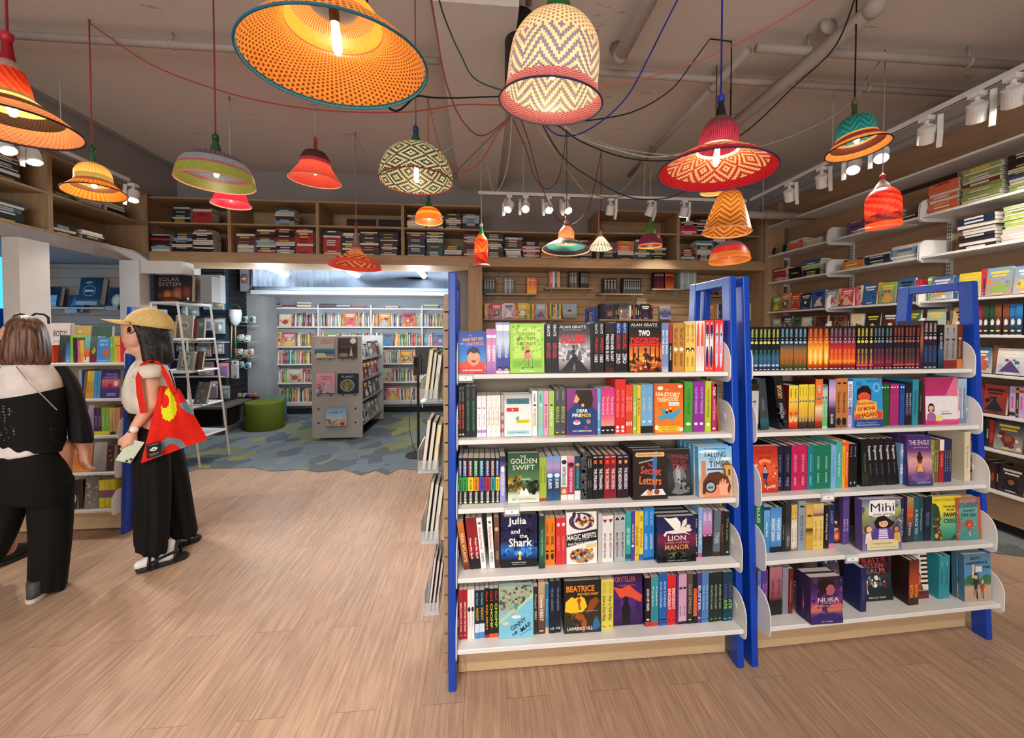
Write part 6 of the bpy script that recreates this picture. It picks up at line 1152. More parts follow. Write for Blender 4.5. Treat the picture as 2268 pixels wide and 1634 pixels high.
pendant('wide red-rimmed hat shade with diamond pattern and magenta crown',1583.1,382,235.8,1.9,
        [(1,0),(.86,.12),(.66,.26),(.46,.36),(.34,.42),(.34,.52),(.32,.72),(.22,.92),(.1,1.02)],
        [(0,.14,'#c8202a','#a01420','check'),(.14,.46,'#f0b890','#a83a28','diamond'),(.46,.54,'#e8dcd2','#b8a8a0','solid'),(.54,.8,'#b8405c','#6a2038','ribs'),(.8,1.01,'#6a4a48','#8c6a60','solid')],
        roll=4.8, pit=1.4, cap='#1c3aa8', neck='#3a3440', trim='#3a3058', rows=52, cols=130, power=8, cord='#1c2a90', neckr=.05, bulbz=.2, hook=[(1470, 60), (1440, 120), (1390, 212), (1330, 270), (1270, 300), (1220, 290)])
pendant('teal woven hat shade with orange inside brim, by the right track',1899,330.2,111.8,2.33,
        [(1,0),(.84,.16),(.68,.34),(.62,.5),(.6,.75),(.48,.98),(.25,1.08),(.1,1.1)],
        [(0,.16,'#e8984a','#c8742c','solid'),(.16,.3,'#5a2c28','#3a1c1a','solid'),(.3,.36,'#b87840','#8c5428','solid'),(.36,1.01,'#1c6a72','#0f4450','zig')],
        roll=-2, pit=-4.3, zs=1.2, cap='#6a5a30', neck='#5a6a3a', trim='#1f1c24', power=4.5, cord='#1a1416', bulbz=.4, hook=[(1850, 102), (1760, 190), (1640, 300), (1520, 350), (1400, 352), (1290, 315), (1230, 275)])
pendant('purple and green dome shade with pink rim, upper left',480.1,405.9,144.7,2.25,DOME,
        [(0,.04,'#e08a84','#c86a6a','solid'),(.04,.3,'#7a8440','#5f6a30','solid'),(.3,.36,'#8c5060','#6a3a4a','solid'),(.36,.5,'#6a7a8c','#4a5a6c','solid'),(.5,.9,'#55455c','#3c3044','ribs'),(.9,1.01,'#c8784a','#9c5a38','solid')],
        roll=0.2, pit=1.4, zs=1.2, cap='#174a2c', neck='#4a7a5c', trim='#e8948a', power=5, cord='#8c3c40', bulbz=.3)
pendant('yellow woven hat shade with dark band, next to the left cabinets',210.2,426.9,102.8,2.56,
        [(1,0),(.84,.13),(.68,.26),(.6,.36),(.58,.5),(.56,.66),(.42,.84),(.22,.92),(.12,.98)],
        [(0,.2,'#ea8c34','#c86c20','ribs'),(.2,.34,'#6a4430','#4a3024','solid'),(.34,.5,'#8a7a4c','#6a5c38','solid'),(.5,1.01,'#e8c070','#cfa050','ribs')],
        roll=-6.1, pit=-2.6, zs=1.35, cap='#1c5a34', neck='#5a9a70', trim='#3a2c24', power=4.5, cord='#a84038', bulbz=.35, hook=[(330, 140), (470, 195), (600, 228), (740, 246), (900, 248), (1020, 232)])
pendant('large orange and black banded hat shade cut by the left photo edge',31.3,281.5,210,1.42,
        [(1,0),(.8,.13),(.6,.24),(.42,.33),(.32,.4),(.28,.55),(.22,.74),(.12,.85)],
        [(0,.03,'#2a1c24','#1a1018','solid'),(.03,.2,'#f0a070','#c88050','check'),(.2,.34,'#4a3426','#2c2018','check'),(.34,.5,'#f2b070','#d89050','solid'),(.5,.58,'#5a4a3c','#3c3028','solid'),(.58,.84,'#f0552c','#c83a20','swirl'),(.84,1.01,'#b8a0a0','#8c7878','solid')],
        roll=-3.7, pit=0.2, zs=1.6, cap='#b0202c', neck='#c03040', trim='#241820', rows=46, cols=130, power=6, cord='#8c3038')
pendant('coral shade with dark maroon crown, left of centre',698.3,400.6,106.6,3.3,
        [(1,0),(.84,.2),(.66,.42),(.58,.56),(.55,.75),(.42,.96),(.2,1.05),(.1,1.06)],
        [(0,.45,'#e2574a','#b83a34','solid'),(.45,.52,'#8c3040','#6a2430','solid'),(.52,1.01,'#3c2028','#5a343c','dots')],
        roll=2.5, pit=3.6, zs=1.15, cap='#a83c28', neck='#b86a4a', trim='#f0a888', power=5, cord='#b0a8a0')
pendant('bright pink shade peeking out under the purple and green dome',512.3,453.6,74.8,3.4,
        [(1,0),(.88,.2),(.78,.45),(.7,.7),(.5,.9),(.2,1.0)],
        [(0,.08,'#f06878','#d84a60','solid'),(.08,1.01,'#d8304c','#b02440','solid')],
        roll=-0.5, pit=1.3, trim='#f8b0a8', power=4, cord='#b8b0a8')
pendant('white and black diamond-patterned dome with blue cap, left of centre',922.5,403,159,2.25,
        [(1,0),(.99,.14),(.93,.32),(.8,.52),(.6,.66),(.36,.74),(.16,.78)],
        [(0,.05,'#d8c0a0','#8c3a3c','check'),(.05,.85,'#c8cfae','#3c403c','diamond'),(.85,1.01,'#b8c8a8','#8a9a80','ribs')],
        roll=-0.6, pit=1, zs=1.3, cap='#16307c', neck='#3c7a5a', trim='#7c3438', rows=48, cols=112, power=6, cord='#8c4a50', scallop=40, bulbz=.1)
pendant('small orange striped dome with green bottle neck',950.2,491.8,58.5,3.43,
        [(1,0),(1.0,.25),(.94,.55),(.76,.85),(.5,1.02),(.3,1.08)],
        [(0,.3,'#d86a2c','#b04a1c','solid'),(.3,.45,'#e8a040','#c07a28','solid'),(.45,.6,'#b0481f','#8c3414','solid'),(.6,1.01,'#e89a3c','#b8641f','ribs')],
        pit=0.4, cap='#1d5a38', neck='#3c8a5a', trim='#e8c090', rows=22, cols=48, power=4, cord='#c0562c', roll=-1.5, hook=[(975, 330), (1000, 368), (1035, 378), (1070, 350), (1105, 290)])
pendant('flat red brim shade with tall clear neck, above the far room opening',787.7,589.9,114,4.0,
        [(1,0),(.8,.16),(.55,.3),(.34,.4),(.22,.52),(.16,.66)],
        [(0,.14,'#d84838','#b03028','solid'),(.14,.55,'#d88a50','#8c3c2c','herring'),(.55,1.01,'#8c5a50','#6a423c','ribs')],
        roll=1.4, pit=-2.8, zs=1.2, cap='#7c2c34', neck='#a89490', trim='#e06050', power=5, cord='#9c928c', neckr=.14, hook=[(815, 350), (850, 378), (900, 385)], rows=26, cols=64)
e = pendant('orange bottle-shaped shade with green top and white flare, before the opening', 1066, 586, 30, 4.0,
        [(1,0),(1,.6),(1,2.0),(1,3.0),(.9,3.7),(.5,4.3),(.4,4.5)],
        [(0,.3,'#7a1c14','#a8301c','swirl'),(.3,.62,'#e2602c','#b83a18','zig'),(.62,1.01,'#eb9a3c','#d8702c','swirl')],
        cap='#d8d8d0', neck='#4ac07a', power=3, cord='#b8b4b0', neckr=.05, brim=1.45, rows=24, cols=32, bulbz=2, hook=[(1068, 336), (1080, 370), (1088, 410), (1098, 425), (1115, 400), (1128, 340)])
pendant('teal and grey flat brim shade with coral crown, under the hanging cord loop',1253,553.4,105.8,3.9,
        [(1,0),(.82,.16),(.62,.28),(.46,.36),(.34,.44),(.33,.6),(.3,.78),(.16,.98)],
        [(0,.03,'#d8b8a0','#b89880','solid'),(.03,.16,'#3c3434','#2a2424','solid'),(.16,.36,'#3f7a74','#2c5a58','solid'),(.36,.46,'#c8785a','#a85a44','solid'),(.46,.54,'#4a4240','#332c2c','solid'),(.54,.88,'#e08058','#c05c40','solid'),(.88,1.01,'#d8b8a8','#b8988c','solid')],
        roll=2.6, pit=-2.8, cap='#a8303c', neck='#c8a8a0', trim='#e0c8b0', power=4, cord='#4c4a4a', rows=28, cols=64, hook=[(1240, 385), (1215, 418), (1185, 395), (1165, 330)])
pendant('small white woven cone shade on a dark red cord',1329.8,549.7,50.6,4.4,
        [(1,0),(.86,.2),(.6,.55),(.36,.85),(.2,1.0)],
        [(0,1.01,'#e8e4da','#8c8880','ribs')],pit=-1.5,cap='#5a2418',neck='#d8d0c8',trim='#e8e0d0',power=5,cord='#7a1c24',rows=18,cols=40,roll=2.1,hook=[(1310,440),(1290,480),(1262,498),(1230,478),(1195,400),(1170,310)])
pendant('small dark purple dome with green bottle top',1439.7,546.2,50.6,4.3,
        [(1,0),(1.0,.3),(.9,.65),(.7,.95),(.5,1.05)],
        [(0,.12,'#c87a4a','#a05a34','solid'),(.12,1.01,'#4a1f3a','#331428','dots')],pit=1.8,cap='#1c5a34',neck='#7fae5a',trim='#d8905c',power=3.5,cord='#b8a890',rows=22,cols=44,roll=-0.1,neckr=.12,hook=[(1390,410),(1330,440),(1290,420),(1240,350)])
pendant('tall brown woven cone shade right of centre',1608.9,514.7,96.2,2.75,
        [(1,0),(.93,.3),(.8,.75),(.66,1.2),(.52,1.6),(.42,1.8),(.3,1.86)],
        [(0,.04,'#e8a05a','#c8803c','solid'),(.04,.84,'#c8863a','#7c4a1e','zig'),(.84,1.01,'#a86a4c','#8c5038','solid')],
        roll=4.4, pit=-0.6, cap='#4a5a2c', neck='#6a8a3c', trim='#f0b070', power=5, cord='#15151a', rows=44, cols=72, bulbz=1.0, hook=[(1590, 70), (1540, 130), (1490, 195), (1420, 240), (1350, 260), (1250, 268)])
pendant('grey and red striped dome with orange inside, below the brown cone',1615.3,578,81.9,3.3,
        [(1,0),(.97,.2),(.88,.45),(.7,.7),(.44,.86),(.2,.9)],
        [(0,.12,'#e8852c','#c8641c','solid'),(.12,.3,'#c07a3c','#9c5a2c','solid'),(.3,.5,'#c02c30','#9c2028','solid'),(.5,1.01,'#6c5660','#523f4a','ribs')],
        roll=0.1, pit=-3.6, zs=1.15, cap='#6c4a50', neck='#8a6a6c', trim='#f09040', power=2, cord='#5a4a30', rows=28, cols=60)
pendant('orange shade mostly hidden behind the wide red-rimmed hat shade',1584.4,423.3,61.5,3.0,
        [(1,0),(.9,.15),(.7,.35),(.5,.5),(.2,.6)],
        [(0,1.01,'#f0a868','#d8743c','herring')],trim='#f0b080',power=3.5,cord='#4a4038',rows=20,cols=48)
pendant('red bottle-shaped shade with clear brim in front of the right wall',1957,503,60,2.85,
        [(1,0),(1,.5),(1,1.4),(.98,2.0),(.8,2.5),(.5,2.8)],
        [(0,.14,'#e8602c','#c8401c','solid'),(.14,.3,'#5a1c1c','#8c2a24','swirl'),(.3,.84,'#e8452c','#9c2420','swirl'),(.84,1.01,'#d83a34','#b02c2c','solid')],
        cap='#b02428', neck='#d8ccc4', power=4, cord='#a09890', brim=1.75, rows=28, cols=44, bulbz=1.4, roll=-3, hook=[(1880, 230), (1780, 290), (1660, 330), (1520, 345), (1380, 330), (1290, 300)])
# cords that leave the frame at the top, running from the canister to lamps nearer the viewer
def loose(label, pts, D0, D1, col):
    P = [at(x, y, D=D0 + (D1-D0)*k/(len(pts)-1)) for k, (x, y) in enumerate(pts)]; P[-1] = V_((HUB.x + .06, HUB.y - .07, HUB.z - .02))
    Q = [P[0]] + P + [P[-1]]; sm = []
    for i in range(1, len(Q)-2):
        a, b, c, d = Q[i-1], Q[i], Q[i+1], Q[i+2]
        for t in [x/8 for x in range(8)]: sm.append(0.5*((2*b)+(-a+c)*t+(2*a-5*b+4*c-d)*t*t+(-a+3*b-3*c+d)*t**3))
    sm.append(P[-1]); q = MB(); q.tube(sm, 0.0045, col, n=6); tag(q.build('lamp_cord', CORD, smooth=True), label, 'cord', 'loose cords running to the ceiling canister')
loose('dark teal cord leaving the photo top left of the canister', [(962, -40), (985, 40), (1020, 120), (1060, 180), (1100, 212)], 1.7, 2.6, '#3a5560')
loose('dusty red cord swinging low left of the canister', [(948, -40), (965, 60), (990, 190), (1030, 275), (1080, 297), (1110, 268)], 1.7, 2.6, '#8c4a48')
loose('thin pale red cord rising to the upper right corner', [(1810, -5), (1700, 60), (1560, 130), (1400, 180), (1240, 225)], 2.0, 2.6, '#c07068')
loose('thin white cord sagging right of the canister', [(1560, 330), (1450, 348), (1360, 330), (1280, 300), (1210, 265)], 2.9, 2.6, '#c8c0b4')
loose('olive cord sagging toward the back track', [(1440, 370), (1400, 425), (1340, 437), (1290, 410), (1235, 340), (1180, 270)], 3.2, 2.6, '#7a7048')
loose('dark brown cord sagging low right of centre', [(1530, 415), (1480, 438), (1400, 438), (1320, 400), (1240, 340), (1180, 270)], 2.9, 2.6, '#3c3024')
loose('blue-grey cord running down left of the canister', [(1005, 385), (1030, 360), (1070, 320), (1110, 250)], 3.0, 2.6, '#6a6870')

# ------------------------------------------------------------------ track lighting
TRZ = 3.07
GLOW = emis('lamp_lens_lit', '#fff4e2', 40.0)
def rail(x0, y0, x1, y1, label):
    q = MB(); d = V_((x1-x0, y1-y0, 0)); L = d.length; d.normalize(); n = V_((-d.y, d.x, 0))*0.018
    a = V_((x0, y0, TRZ)); c = V_((x1, y1, TRZ))
    q.mesh([a-n, a+n, c+n, c-n, a-n+V_((0,0,.034)), a+n+V_((0,0,.034)), c+n+V_((0,0,.034)), c-n+V_((0,0,.034))], [(3,2,1,0),(4,5,6,7),(0,1,5,4),(1,2,6,5),(2,3,7,6),(3,0,4,7)], '#dcd8d2')
    q.mesh([a-n*.4-V_((0,0,.001)), a+n*.4-V_((0,0,.001)), c+n*.4-V_((0,0,.001)), c-n*.4-V_((0,0,.001))], [(0,3,2,1)], '#2a2826')
    k = 0.5
    while k < L:
        p = a + d*k; q.tube([p+V_((0,0,.03)), V_((p.x, p.y, CEIL-.001))], 0.004, '#b8b2ac', n=6); k += 1.4
    o = q.build('track_rail', PRINT); tag(o, label, 'track rail'); return o
rail(-0.02, 4.15, 3.12, 4.15, 'white ceiling track across the back, before the wall cabinets')
rail(3.15, -1.6, 3.15, 4.1, 'long white ceiling track running beside the right wall')
rail(-3.55, -1.2, -3.55, 4.1, 'white ceiling track running along the left cabinets')
rail(-2.9, -0.75, 2.9, -0.75, 'white ceiling track above and behind the photographer')
def head(pos, aim, label, lit=0, spot=70, blend=0.5, glow=True, group='track spotlights'):
    e = empty('track_spotlight', pos); tag(e, label, 'spotlight', group)
    d = (V_(aim) - V_(pos)); d.normalize()
    q = MB(); q.box((-0.03, -0.03, -0.03), (0.03, 0.03, -0.001), '#e8e4de'); q.tube([(0, 0, -.03), (0, 0, -.06)], 0.012, '#e0dcd6', n=10); q.build('track_adapter', WHITE, e)
    side = d.cross(V_((0, 0, 1))); side = side.normalized() if side.length > .05 else V_((1, 0, 0))
    q = MB(); c = V_((0, 0, -0.12)); sb = c + side*0.062
    q.mesh([sb + side*a - V_((0,0,1))*z + d*y for a, y, z in [(-.014,-.045,-.07),(.014,-.045,-.07),(.014,.045,-.07),(-.014,.045,-.07),(-.014,-.045,.07),(.014,-.045,.07),(.014,.045,.07),(-.014,.045,.07)]], [(0,1,2,3),(7,6,5,4),(0,4,5,1),(1,5,6,2),(2,6,7,3),(3,7,4,0)], '#e6e2dc')
    q.box((-0.02, -0.02, -0.07), (0.02, 0.02, -0.055), '#e0dcd6'); q.build('driver_box', WHITE, e)
    q = MB(); q.tube([c - d*0.05, c - d*0.045, c + d*0.055, c + d*0.06], [0.03, 0.043, 0.046, 0.046], '#e6e2dc', n=20, cap=True)
    for k in range(5): q.tube([c - d*(0.045-k*.009), c - d*(0.042-k*.009)], 0.047, '#b8b4ae', n=20)
    q.build('lamp_head', WHITE, e)
    q = MB(); q.tube([c + d*0.0605, c + d*0.0625], 0.036, '#fff', n=20); q.build('lens', GLOW if lit else ACRYL, e)
    if lit:
        l = bpy.data.lights.new('spot', 'SPOT'); l.energy = lit * (0.30 if group == 'track spotlights' and pos[1] < 0.8 else 0.8); l.color = (1.0, 0.94, 0.86); l.spot_size = R(spot); l.spot_blend = blend; l.shadow_soft_size = 0.035
        o = bpy.data.objects.new('spot', l); LK(o); o.parent = e; o.location = c + d*0.07
        o.rotation_euler = d.to_track_quat('-Z', 'Y').to_euler()
    return e
def xt(px): return at(px, 437, Y=4.15).x
BK = [(1128, 1, (-1.0, 2.2, 0)), (1164, 1, (0.2, 2.0, 1.0)), (1215, 1, (.8, 2.2, .8)), (1255, 1, (1.6, 2.2, .8)), (1352, 0, (1.5, 5.2, 1.2)), (1440, 0, (1.6, 5.2, 1.2)), (1515, 1, (2.3, 5.1, 1.0))]
wd_ = ['leftmost', 'second from left', 'third from left', 'fourth from left', 'fifth from left', 'sixth from left', 'rightmost']
for k, (px, on, aim) in enumerate(BK):
    head((xt(px), 4.15, TRZ), aim, '%s %s white spotlight on the back ceiling track' % (wd_[k], 'lit' if on else 'dim'), 55 if on else 0, 75)
for k, (py, on, aim) in enumerate(((205, 1, (4.2, 2.6, 1.6)), (240, 0, (4.2, 2.9, 1.5)), (290, 0, (4.2, 3.3, 1.5)), (335, 1, (1.8, 1.5, 0.8)), (362, 1, (1.4, 1.8, .6)), (395, 0, (4.2, 4.1, 1.5)), (428, 0, (4.2, 4.4, 1.5)))):
    # place along the track from the measured sight line height
    best = min([(abs(at(px_, py, X=3.15).z - TRZ + .1), px_) for px_ in range(1700, 2268, 4)])[1]
    yy = at(best, py, X=3.15).y
    head((3.15, min(yy, 4.05), TRZ), aim, '%s white spotlight on the right track counted from the viewer, %s' % (ORD[k], 'lit' if on else 'unlit'), 60 if on else 0, 80)
for k, (px, py) in enumerate(((10, 322), (72, 350), (296, 440))):
    yy = at(px, py, X=-3.55).y
    head((-3.55, yy, TRZ), ((-1.2, 2.6, 0), (-2.6, 3.0, .9), (-3.0, 3.2, .6))[k], '%s lit spotlight on the left track counted from the viewer' % ORD[k], 60, 80)
# the ones that light the fronts of the shelves and the floor: on the track behind the viewer
for k, (x, aim, pw, sp) in enumerate(((-2.4, (-2.9, 3.0, 1.0), 130, 50), (-1.5, (-1.5, 2.2, 0), 300, 50), (-0.7, (-0.8, 1.7, 0), 330, 50), (0.1, (.25, 1.7, 1.0), 135, 48), (0.9, (1.0, 1.7, 1.0), 115, 48), (1.7, (1.9, 1.7, 1.0), 140, 50), (2.5, (2.9, 2.2, 1.0), 80, 60))):
    head((x, -0.75, TRZ), aim, '%s spotlight from the left on the track behind the photographer' % ORD[k], pw, sp, 0.6)
for k, (y, aim) in enumerate(((-1.2, (4.2, 1.0, 1.2)), (-0.2, (4.2, 1.9, 1.2)), (0.7, (4.2, 2.6, 1.3)))):
    head((3.15, y, TRZ), aim, '%s spotlight of the right track, behind the viewer, aimed at the wall shelves' % ORD[k], 110, 75)
# ------------------------------------------------------------------ pipes on the ceiling
PIPE = plain('painted_pipe', '#a79c96', 0.6, amt=0.06)
def pipe(pts, r, label, name='ceiling_pipe'):
    q = MB(); q.tube(pts, r, n=12)
    for p in pts[1:-1]: q.lathe([(r*1.15*sin(k*PI/8)+.0005, r*1.15*cos(k*PI/8)) for k in range(9)], 12, M=MT(p))
    a, c = V_(pts[0]), V_(pts[-1]); L = (c-a).length; k = .4
    while k < L - .2:
        p = a + (c-a)*(k/L); q.tube([p - (c-a)/L*.012, p + (c-a)/L*.012], r*1.2, n=12); q.tube([p, V_((p.x, p.y, CEIL))], r*.25, n=6); k += 1.3
    tag(q.build(name, PIPE, smooth=True), label, 'pipe')
pipe([(-3.9, 2.9, 3.61), (-0.3, 2.9, 3.61)], .026, 'thin ceiling pipe crossing the upper left of the ceiling')
pipe([(0.26, 2.9, 3.60), (4.2, 2.9, 3.60)], .026, 'thin ceiling pipe crossing the right half of the ceiling')
pipe([(1.97, 2.53, 3.58), (4.2, 2.53, 3.58)], .03, 'ceiling pipe from the elbow to the right wall')
pipe([(1.93, 2.56, 3.58), (1.93, 4.7, 3.58)], .03, 'ceiling pipe running away from the elbow')
pipe([(2.39, 2.0, 3.68), (2.39, 2.1, 3.52), (2.39, 4.6, 3.5)], .05, 'thick ceiling pipe that bends down from the slab')
pipe([(1.02, 1.2, 3.56), (1.02, 2.66, 3.56), (1.02, 2.75, 3.68)], .05, 'thick ceiling pipe between the bell lamp and the red hat lamp')
pipe([(0.31, 0.9, 3.65), (0.31, 2.4, 3.65)], .02, 'thin conduit leading to the cord canister')
pipe([(3.1, 4.35, 3.0), (4.2, 4.35, 3.0)], .045, 'short horizontal pipe between the right track and the wall')
# ------------------------------------------------------------------ generic small books
def rgcol(rg, pal): return rg.choice(pal)
PAL_MIX = ['#1c2740', '#7a1f2a', '#e8e0d4', '#2f6f9c', '#d8602c', '#3f7a4a', '#e2b93a', '#5a3a78', '#c8405a', '#2a8a90', '#17181c', '#f0ece4', '#8c5a34', '#9fc3d8', '#d88aa4', '#30343c']
PAL_PALE = ['#e8e0d4', '#f0ece4', '#d8a03a', '#c8c4b8', '#e2c05a', '#9fb8c0', '#d86a3a', '#7aa04a', '#c8405a', '#3f7ab0', '#2f8a7a', '#6a5a48', '#b0382c', '#8fae5a', '#5a6a78', '#f2d2a0']
PAL_DARK = ['#1c2230', '#221a1c', '#2a2a2e', '#7a2a2c', '#3a2c3c', '#1c3040', '#8c4a2c', '#c8c0b4', '#24342c', '#5a1c24', '#34405a', '#a8342c', '#4a3a2c', '#8f9aa4', '#d8d0c4', '#2c2440']
def rand_spine(rg, pal):
    b = rg.choice(pal); a = rg.choice(['#f2efe8', '#e8c83a', '#1a1a1e', '#d84030', '#c8d8e0'])
    ops = [('r', 0, 0, 1, 1, b)]
    k = rg.random()
    if k < .35: ops += [('r', 0, .84, 1, .93, a)]
    if k > .6: ops += [('r', 0, .04, 1, .16, rg.choice(pal))]
    ops += [('r', .32, .3, .68, .3 + rg.uniform(.25, .45), mixc(b, a, .75)), ]
    if rg.random() < .4: ops += [('e', .5, .1, .25, .03, a)]
    return b, ops
def rand_cover(rg, pal, asp=1.4):
    b = rg.choice(pal); c1, c2, c3 = rg.choice(pal), rg.choice(pal), rg.choice(['#f4f0e6', '#f2d23a', '#1a1a20', '#e8e0d0'])
    ops = [('g', 0, 0, 1, 1, mixc(b, c1, .5), b), ('x', 10, rg.randint(0, 9999), (.1, .1, .9, .6), .12, [c1, c2, mixc(b, c2, .5)])]
    k = rg.random()
    if k < .5: ops += [('e', .5, .36, .26, .18, c2), ('e', .5, .4, .13, .1, rg.choice(['#e8b48c', '#8c5a3a', c3]))]
    else: ops += [('p',[(.1,.1),(.5,.55),(.9,.1)],c2)]
    ops += [('r', .14, .78, .86, .86, c3), ('r', .22, .67, .78, .73, c3), ('r', .3, .05, .7, .08, c3)]
    return b, ops
# ------------------------------------------------------------------ right wall shelves
RF = 3.93                                   # front edge of the wall shelves
RSH = []                                    # measured at the right edge of the photo: (front edge line through x=2268)
for py in (294, 418, 529, 651): RSH.append(at(2268, py, X=RF).z)
RSH += [at(2230, 742, X=RF).z, at(2268, 836, X=RF).z, at(2268, 930, X=RF).z, at(2268, 1011, X=RF).z, at(2268, 1107, X=RF).z]
yend = at(1699, 600, X=RF).y
ysec = [yend, at(1832, 600, X=RF).y, at(2035, 600, X=RF).y]; step = ysec[1] - ysec[2]
ysec += [ysec[2] - step, ysec[2] - 2*step, ysec[2]-3*step]
WALLU = []
for k, z in enumerate(RSH):
    for s in range(len(ysec) - 1):
        y1, y0 = ysec[s], ysec[s+1]
        e = empty('wall_shelf', (RF, y0, z)); tag(e, '%s from the top of the white wall shelves, %s bay from the back corner' % (ORD[k], ORD[s]), 'shelf', 'white shelves on the right wall')
        q = MB(); q.box((0, 0.003, -0.02), (RW-RF-0.002, y1-y0-0.003, 0), bev=.002); q.build('board', WHITE, e)
        if k == 0: continue
        for yy in (0.004, y1-y0-0.009):
            q = MB(); L = RW-RF-0.002; pts = [(-0.008, -0.03), (-0.008, .06), (0.0, .11), (0.03, .14), (0.06, .15), (L, .15), (L, -.05), (.02, -.05)]; n = len(pts)
            q.mesh([(x, yy, zz) for x, zz in pts] + [(x, yy+.005, zz) for x, zz in pts], [tuple(range(n)), tuple(range(n, 2*n))[::-1]] + [(i, i+n, (i+1) % n+n, (i+1) % n) for i in range(n)])
            q.tube([(.06, yy-.003, .08), (.06, yy+.008, .08)], .018, n=12); q.build('end_bracket', WHITE, e)
for yy in ysec[:-1]:
    q = MB(); q.box((RW-0.022, yy-0.02, 0.25), (RW-0.001, yy+0.02, 2.75), '#c9c8c6')
    zz = 0.3
    while zz < 2.72: q.box((RW-0.024, yy-0.012, zz), (RW-0.0219, yy-0.003, zz+.018), '#6a625c'); q.box((RW-0.024, yy+0.003, zz), (RW-0.0219, yy+0.012, zz+.018), '#6a625c'); zz += .032
    tag(q.build('slotted_wall_strip', PRINT), 'perforated white metal strip holding wall shelves, %s from the back corner' % ORD[ysec.index(yy)], 'shelf strip', 'slotted strips on the right wall')
q = MB(); q.box((RF+0.06, ysec[-1], 0.09), (RW-0.001, ysec[0], RSH[-1]-0.022)); tag(q.build('base_cabinet', RIGHTWOOD), 'wooden base box running under the right wall shelves', 'base cabinet')
q = MB(); q.box((RF+0.12, ysec[-1]+.02, 0.001), (RW-0.002, ysec[0]-.02, 0.089)); tag(q.build('toe_kick', DARKGAP), 'dark recessed plinth below the right wall base box', 'plinth')
q = MB(); yv = at(2020, 385, X=RW).y; q.box((RW-0.012, yv-.35, 2.93), (RW-0.001, yv+.35, 3.02), '#2a1c14')
for k in range(6): q.box((RW-0.016, yv-.34, 2.934+k*.014), (RW-0.011, yv+.34, 2.939+k*.014), '#5a4430')
tag(q.build('air_vent', PRINT), 'long dark vent grille high on the right birch wall', 'vent')

def wall_books(k, pal, seed, desc, y_from, y_to, hr=(.19, .225), pface=.4, lab='', special=None):
    """upright books on right-wall shelf k. spine towards -X"""
    rg = random.Random(seed); z = RSH[k]; y = y_from; n = 0
    while y > y_to:
        for b_ in ysec: 
            if abs(y - b_) < .05: y = min(y, b_ - .03)
        h = rg.uniform(*hr); tall = '%s from the corner on the %s wall shelf' % (('%s book' % numw(n)), ORD[k])
        if special and y < special[0] and y > special[1]:
            c = special[2][int(n // 2) % len(special[2])]; t = .034; h = .232
            pr = (.14,t,h,'#16181a',[('g',0,0,1,1,'#14161a',c),('r',0,.62,1,.96,c),('e',.5,.42,.3,.1,'#e8ecec'),('p',[(.2,.3),(.5,.55),(.8,.34),(.5,.4)],'#f2f2ee'),('e',.5,.14,.32,.03,'#e8e8a0'),('r',.1,0,.9,.012,'#eee')])
            w = t; isf = False; what = 'dark-footed tall series spine'
        elif rg.random() < pface:
            b, ops = rand_cover(rg, pal); w = rg.uniform(.13, .15); t = rg.uniform(.02, .04); pr = (w, t, h, b, None, ops); isf = True; what = 'face-out cover'
        else:
            b, ops = rand_spine(rg, pal); t = rg.uniform(.014, .034); pr = (.13, t, h, b, ops); w = t; isf = False; what = 'spine'
        if isf:   # cover faces -X : rotate -90 about z so -Y -> -X ; width runs from y to y-w
            M = MT((RF+.035, y, z+.0015+.006)) @ MR(R(-90), 4, 'Z') @ MR(R(-6), 4, 'X')
        else:     # spine (-X) already faces -X; thickness along +Y
            M = MT((RF+.045+rg.uniform(0, .01), y-t, z+.001))
        book_bulk(SHELVED, M, *pr)
        y -= w + (rg.uniform(.001, .004) if not isf else rg.uniform(.004, .02)); n += 1
CN = [('black', (20, 20, 24)), ('white', (240, 236, 228)), ('grey', (140, 145, 150)), ('navy', (28, 39, 64)), ('dark red', (122, 31, 42)), ('blue', (47, 111, 156)), ('light blue', (159, 195, 216)), ('orange', (216, 96, 44)), ('green', (63, 122, 74)), ('yellow', (226, 185, 58)), ('purple', (90, 58, 120)), ('pink', (200, 64, 90)), ('teal', (42, 138, 144)), ('brown', (140, 90, 52)), ('cream', (242, 210, 160))]
def cname(h):
    s = h.lstrip('#'); r = [int(s[i:i+2], 16) for i in (0, 2, 4)]
    return min(CN, key=lambda c: sum((a-b)**2 for a, b in zip(c[1], r)))[0]
ONES = ORD + ['seventeenth', 'eighteenth', 'nineteenth']
TENS = {2: 'twent', 3: 'thirt', 4: 'fort', 5: 'fift', 6: 'sixt', 7: 'sevent', 8: 'eight', 9: 'ninet'}
def numw(n):
    n += 1
    if n <= 19: return ONES[n-1]
    if n >= 100: return 'hundred and ' + numw(n - 101) if n > 100 else 'hundredth'
    t, o = divmod(n, 10); return TENS[t] + ('ieth' if o == 0 else 'y-' + ONES[o-1])
ylim = 1.9
wall_books(3, ['#e8823a', '#e8e0d4', '#22242c', '#2f5f9c', '#d8a03a', '#c8344a', '#8fae5a', '#f0b890', '#3f4a5c', '#f2ece0', '#e2c83a', '#6a4a90', '#7aa0b8', '#e8586a'], 31, '', ysec[0]-.05, ylim, pface=.55)
wall_books(4, ['#3a2c20', '#e8e0d0', '#1c2430', '#c8a06a', '#a8c0b0', '#26303c', '#d8d4cc', '#4a7a5c', '#7a3424'], 32, '', ysec[0]-.05, ylim, pface=.45, special=(2.75, 1.0, ['#a8342c', '#2c4a34', '#8c4a2c', '#2a7ab8', '#4a2c8c']))
wall_books(5, PAL_MIX, 33, '', 3.2, ylim, pface=.6, hr=(.2, .23))
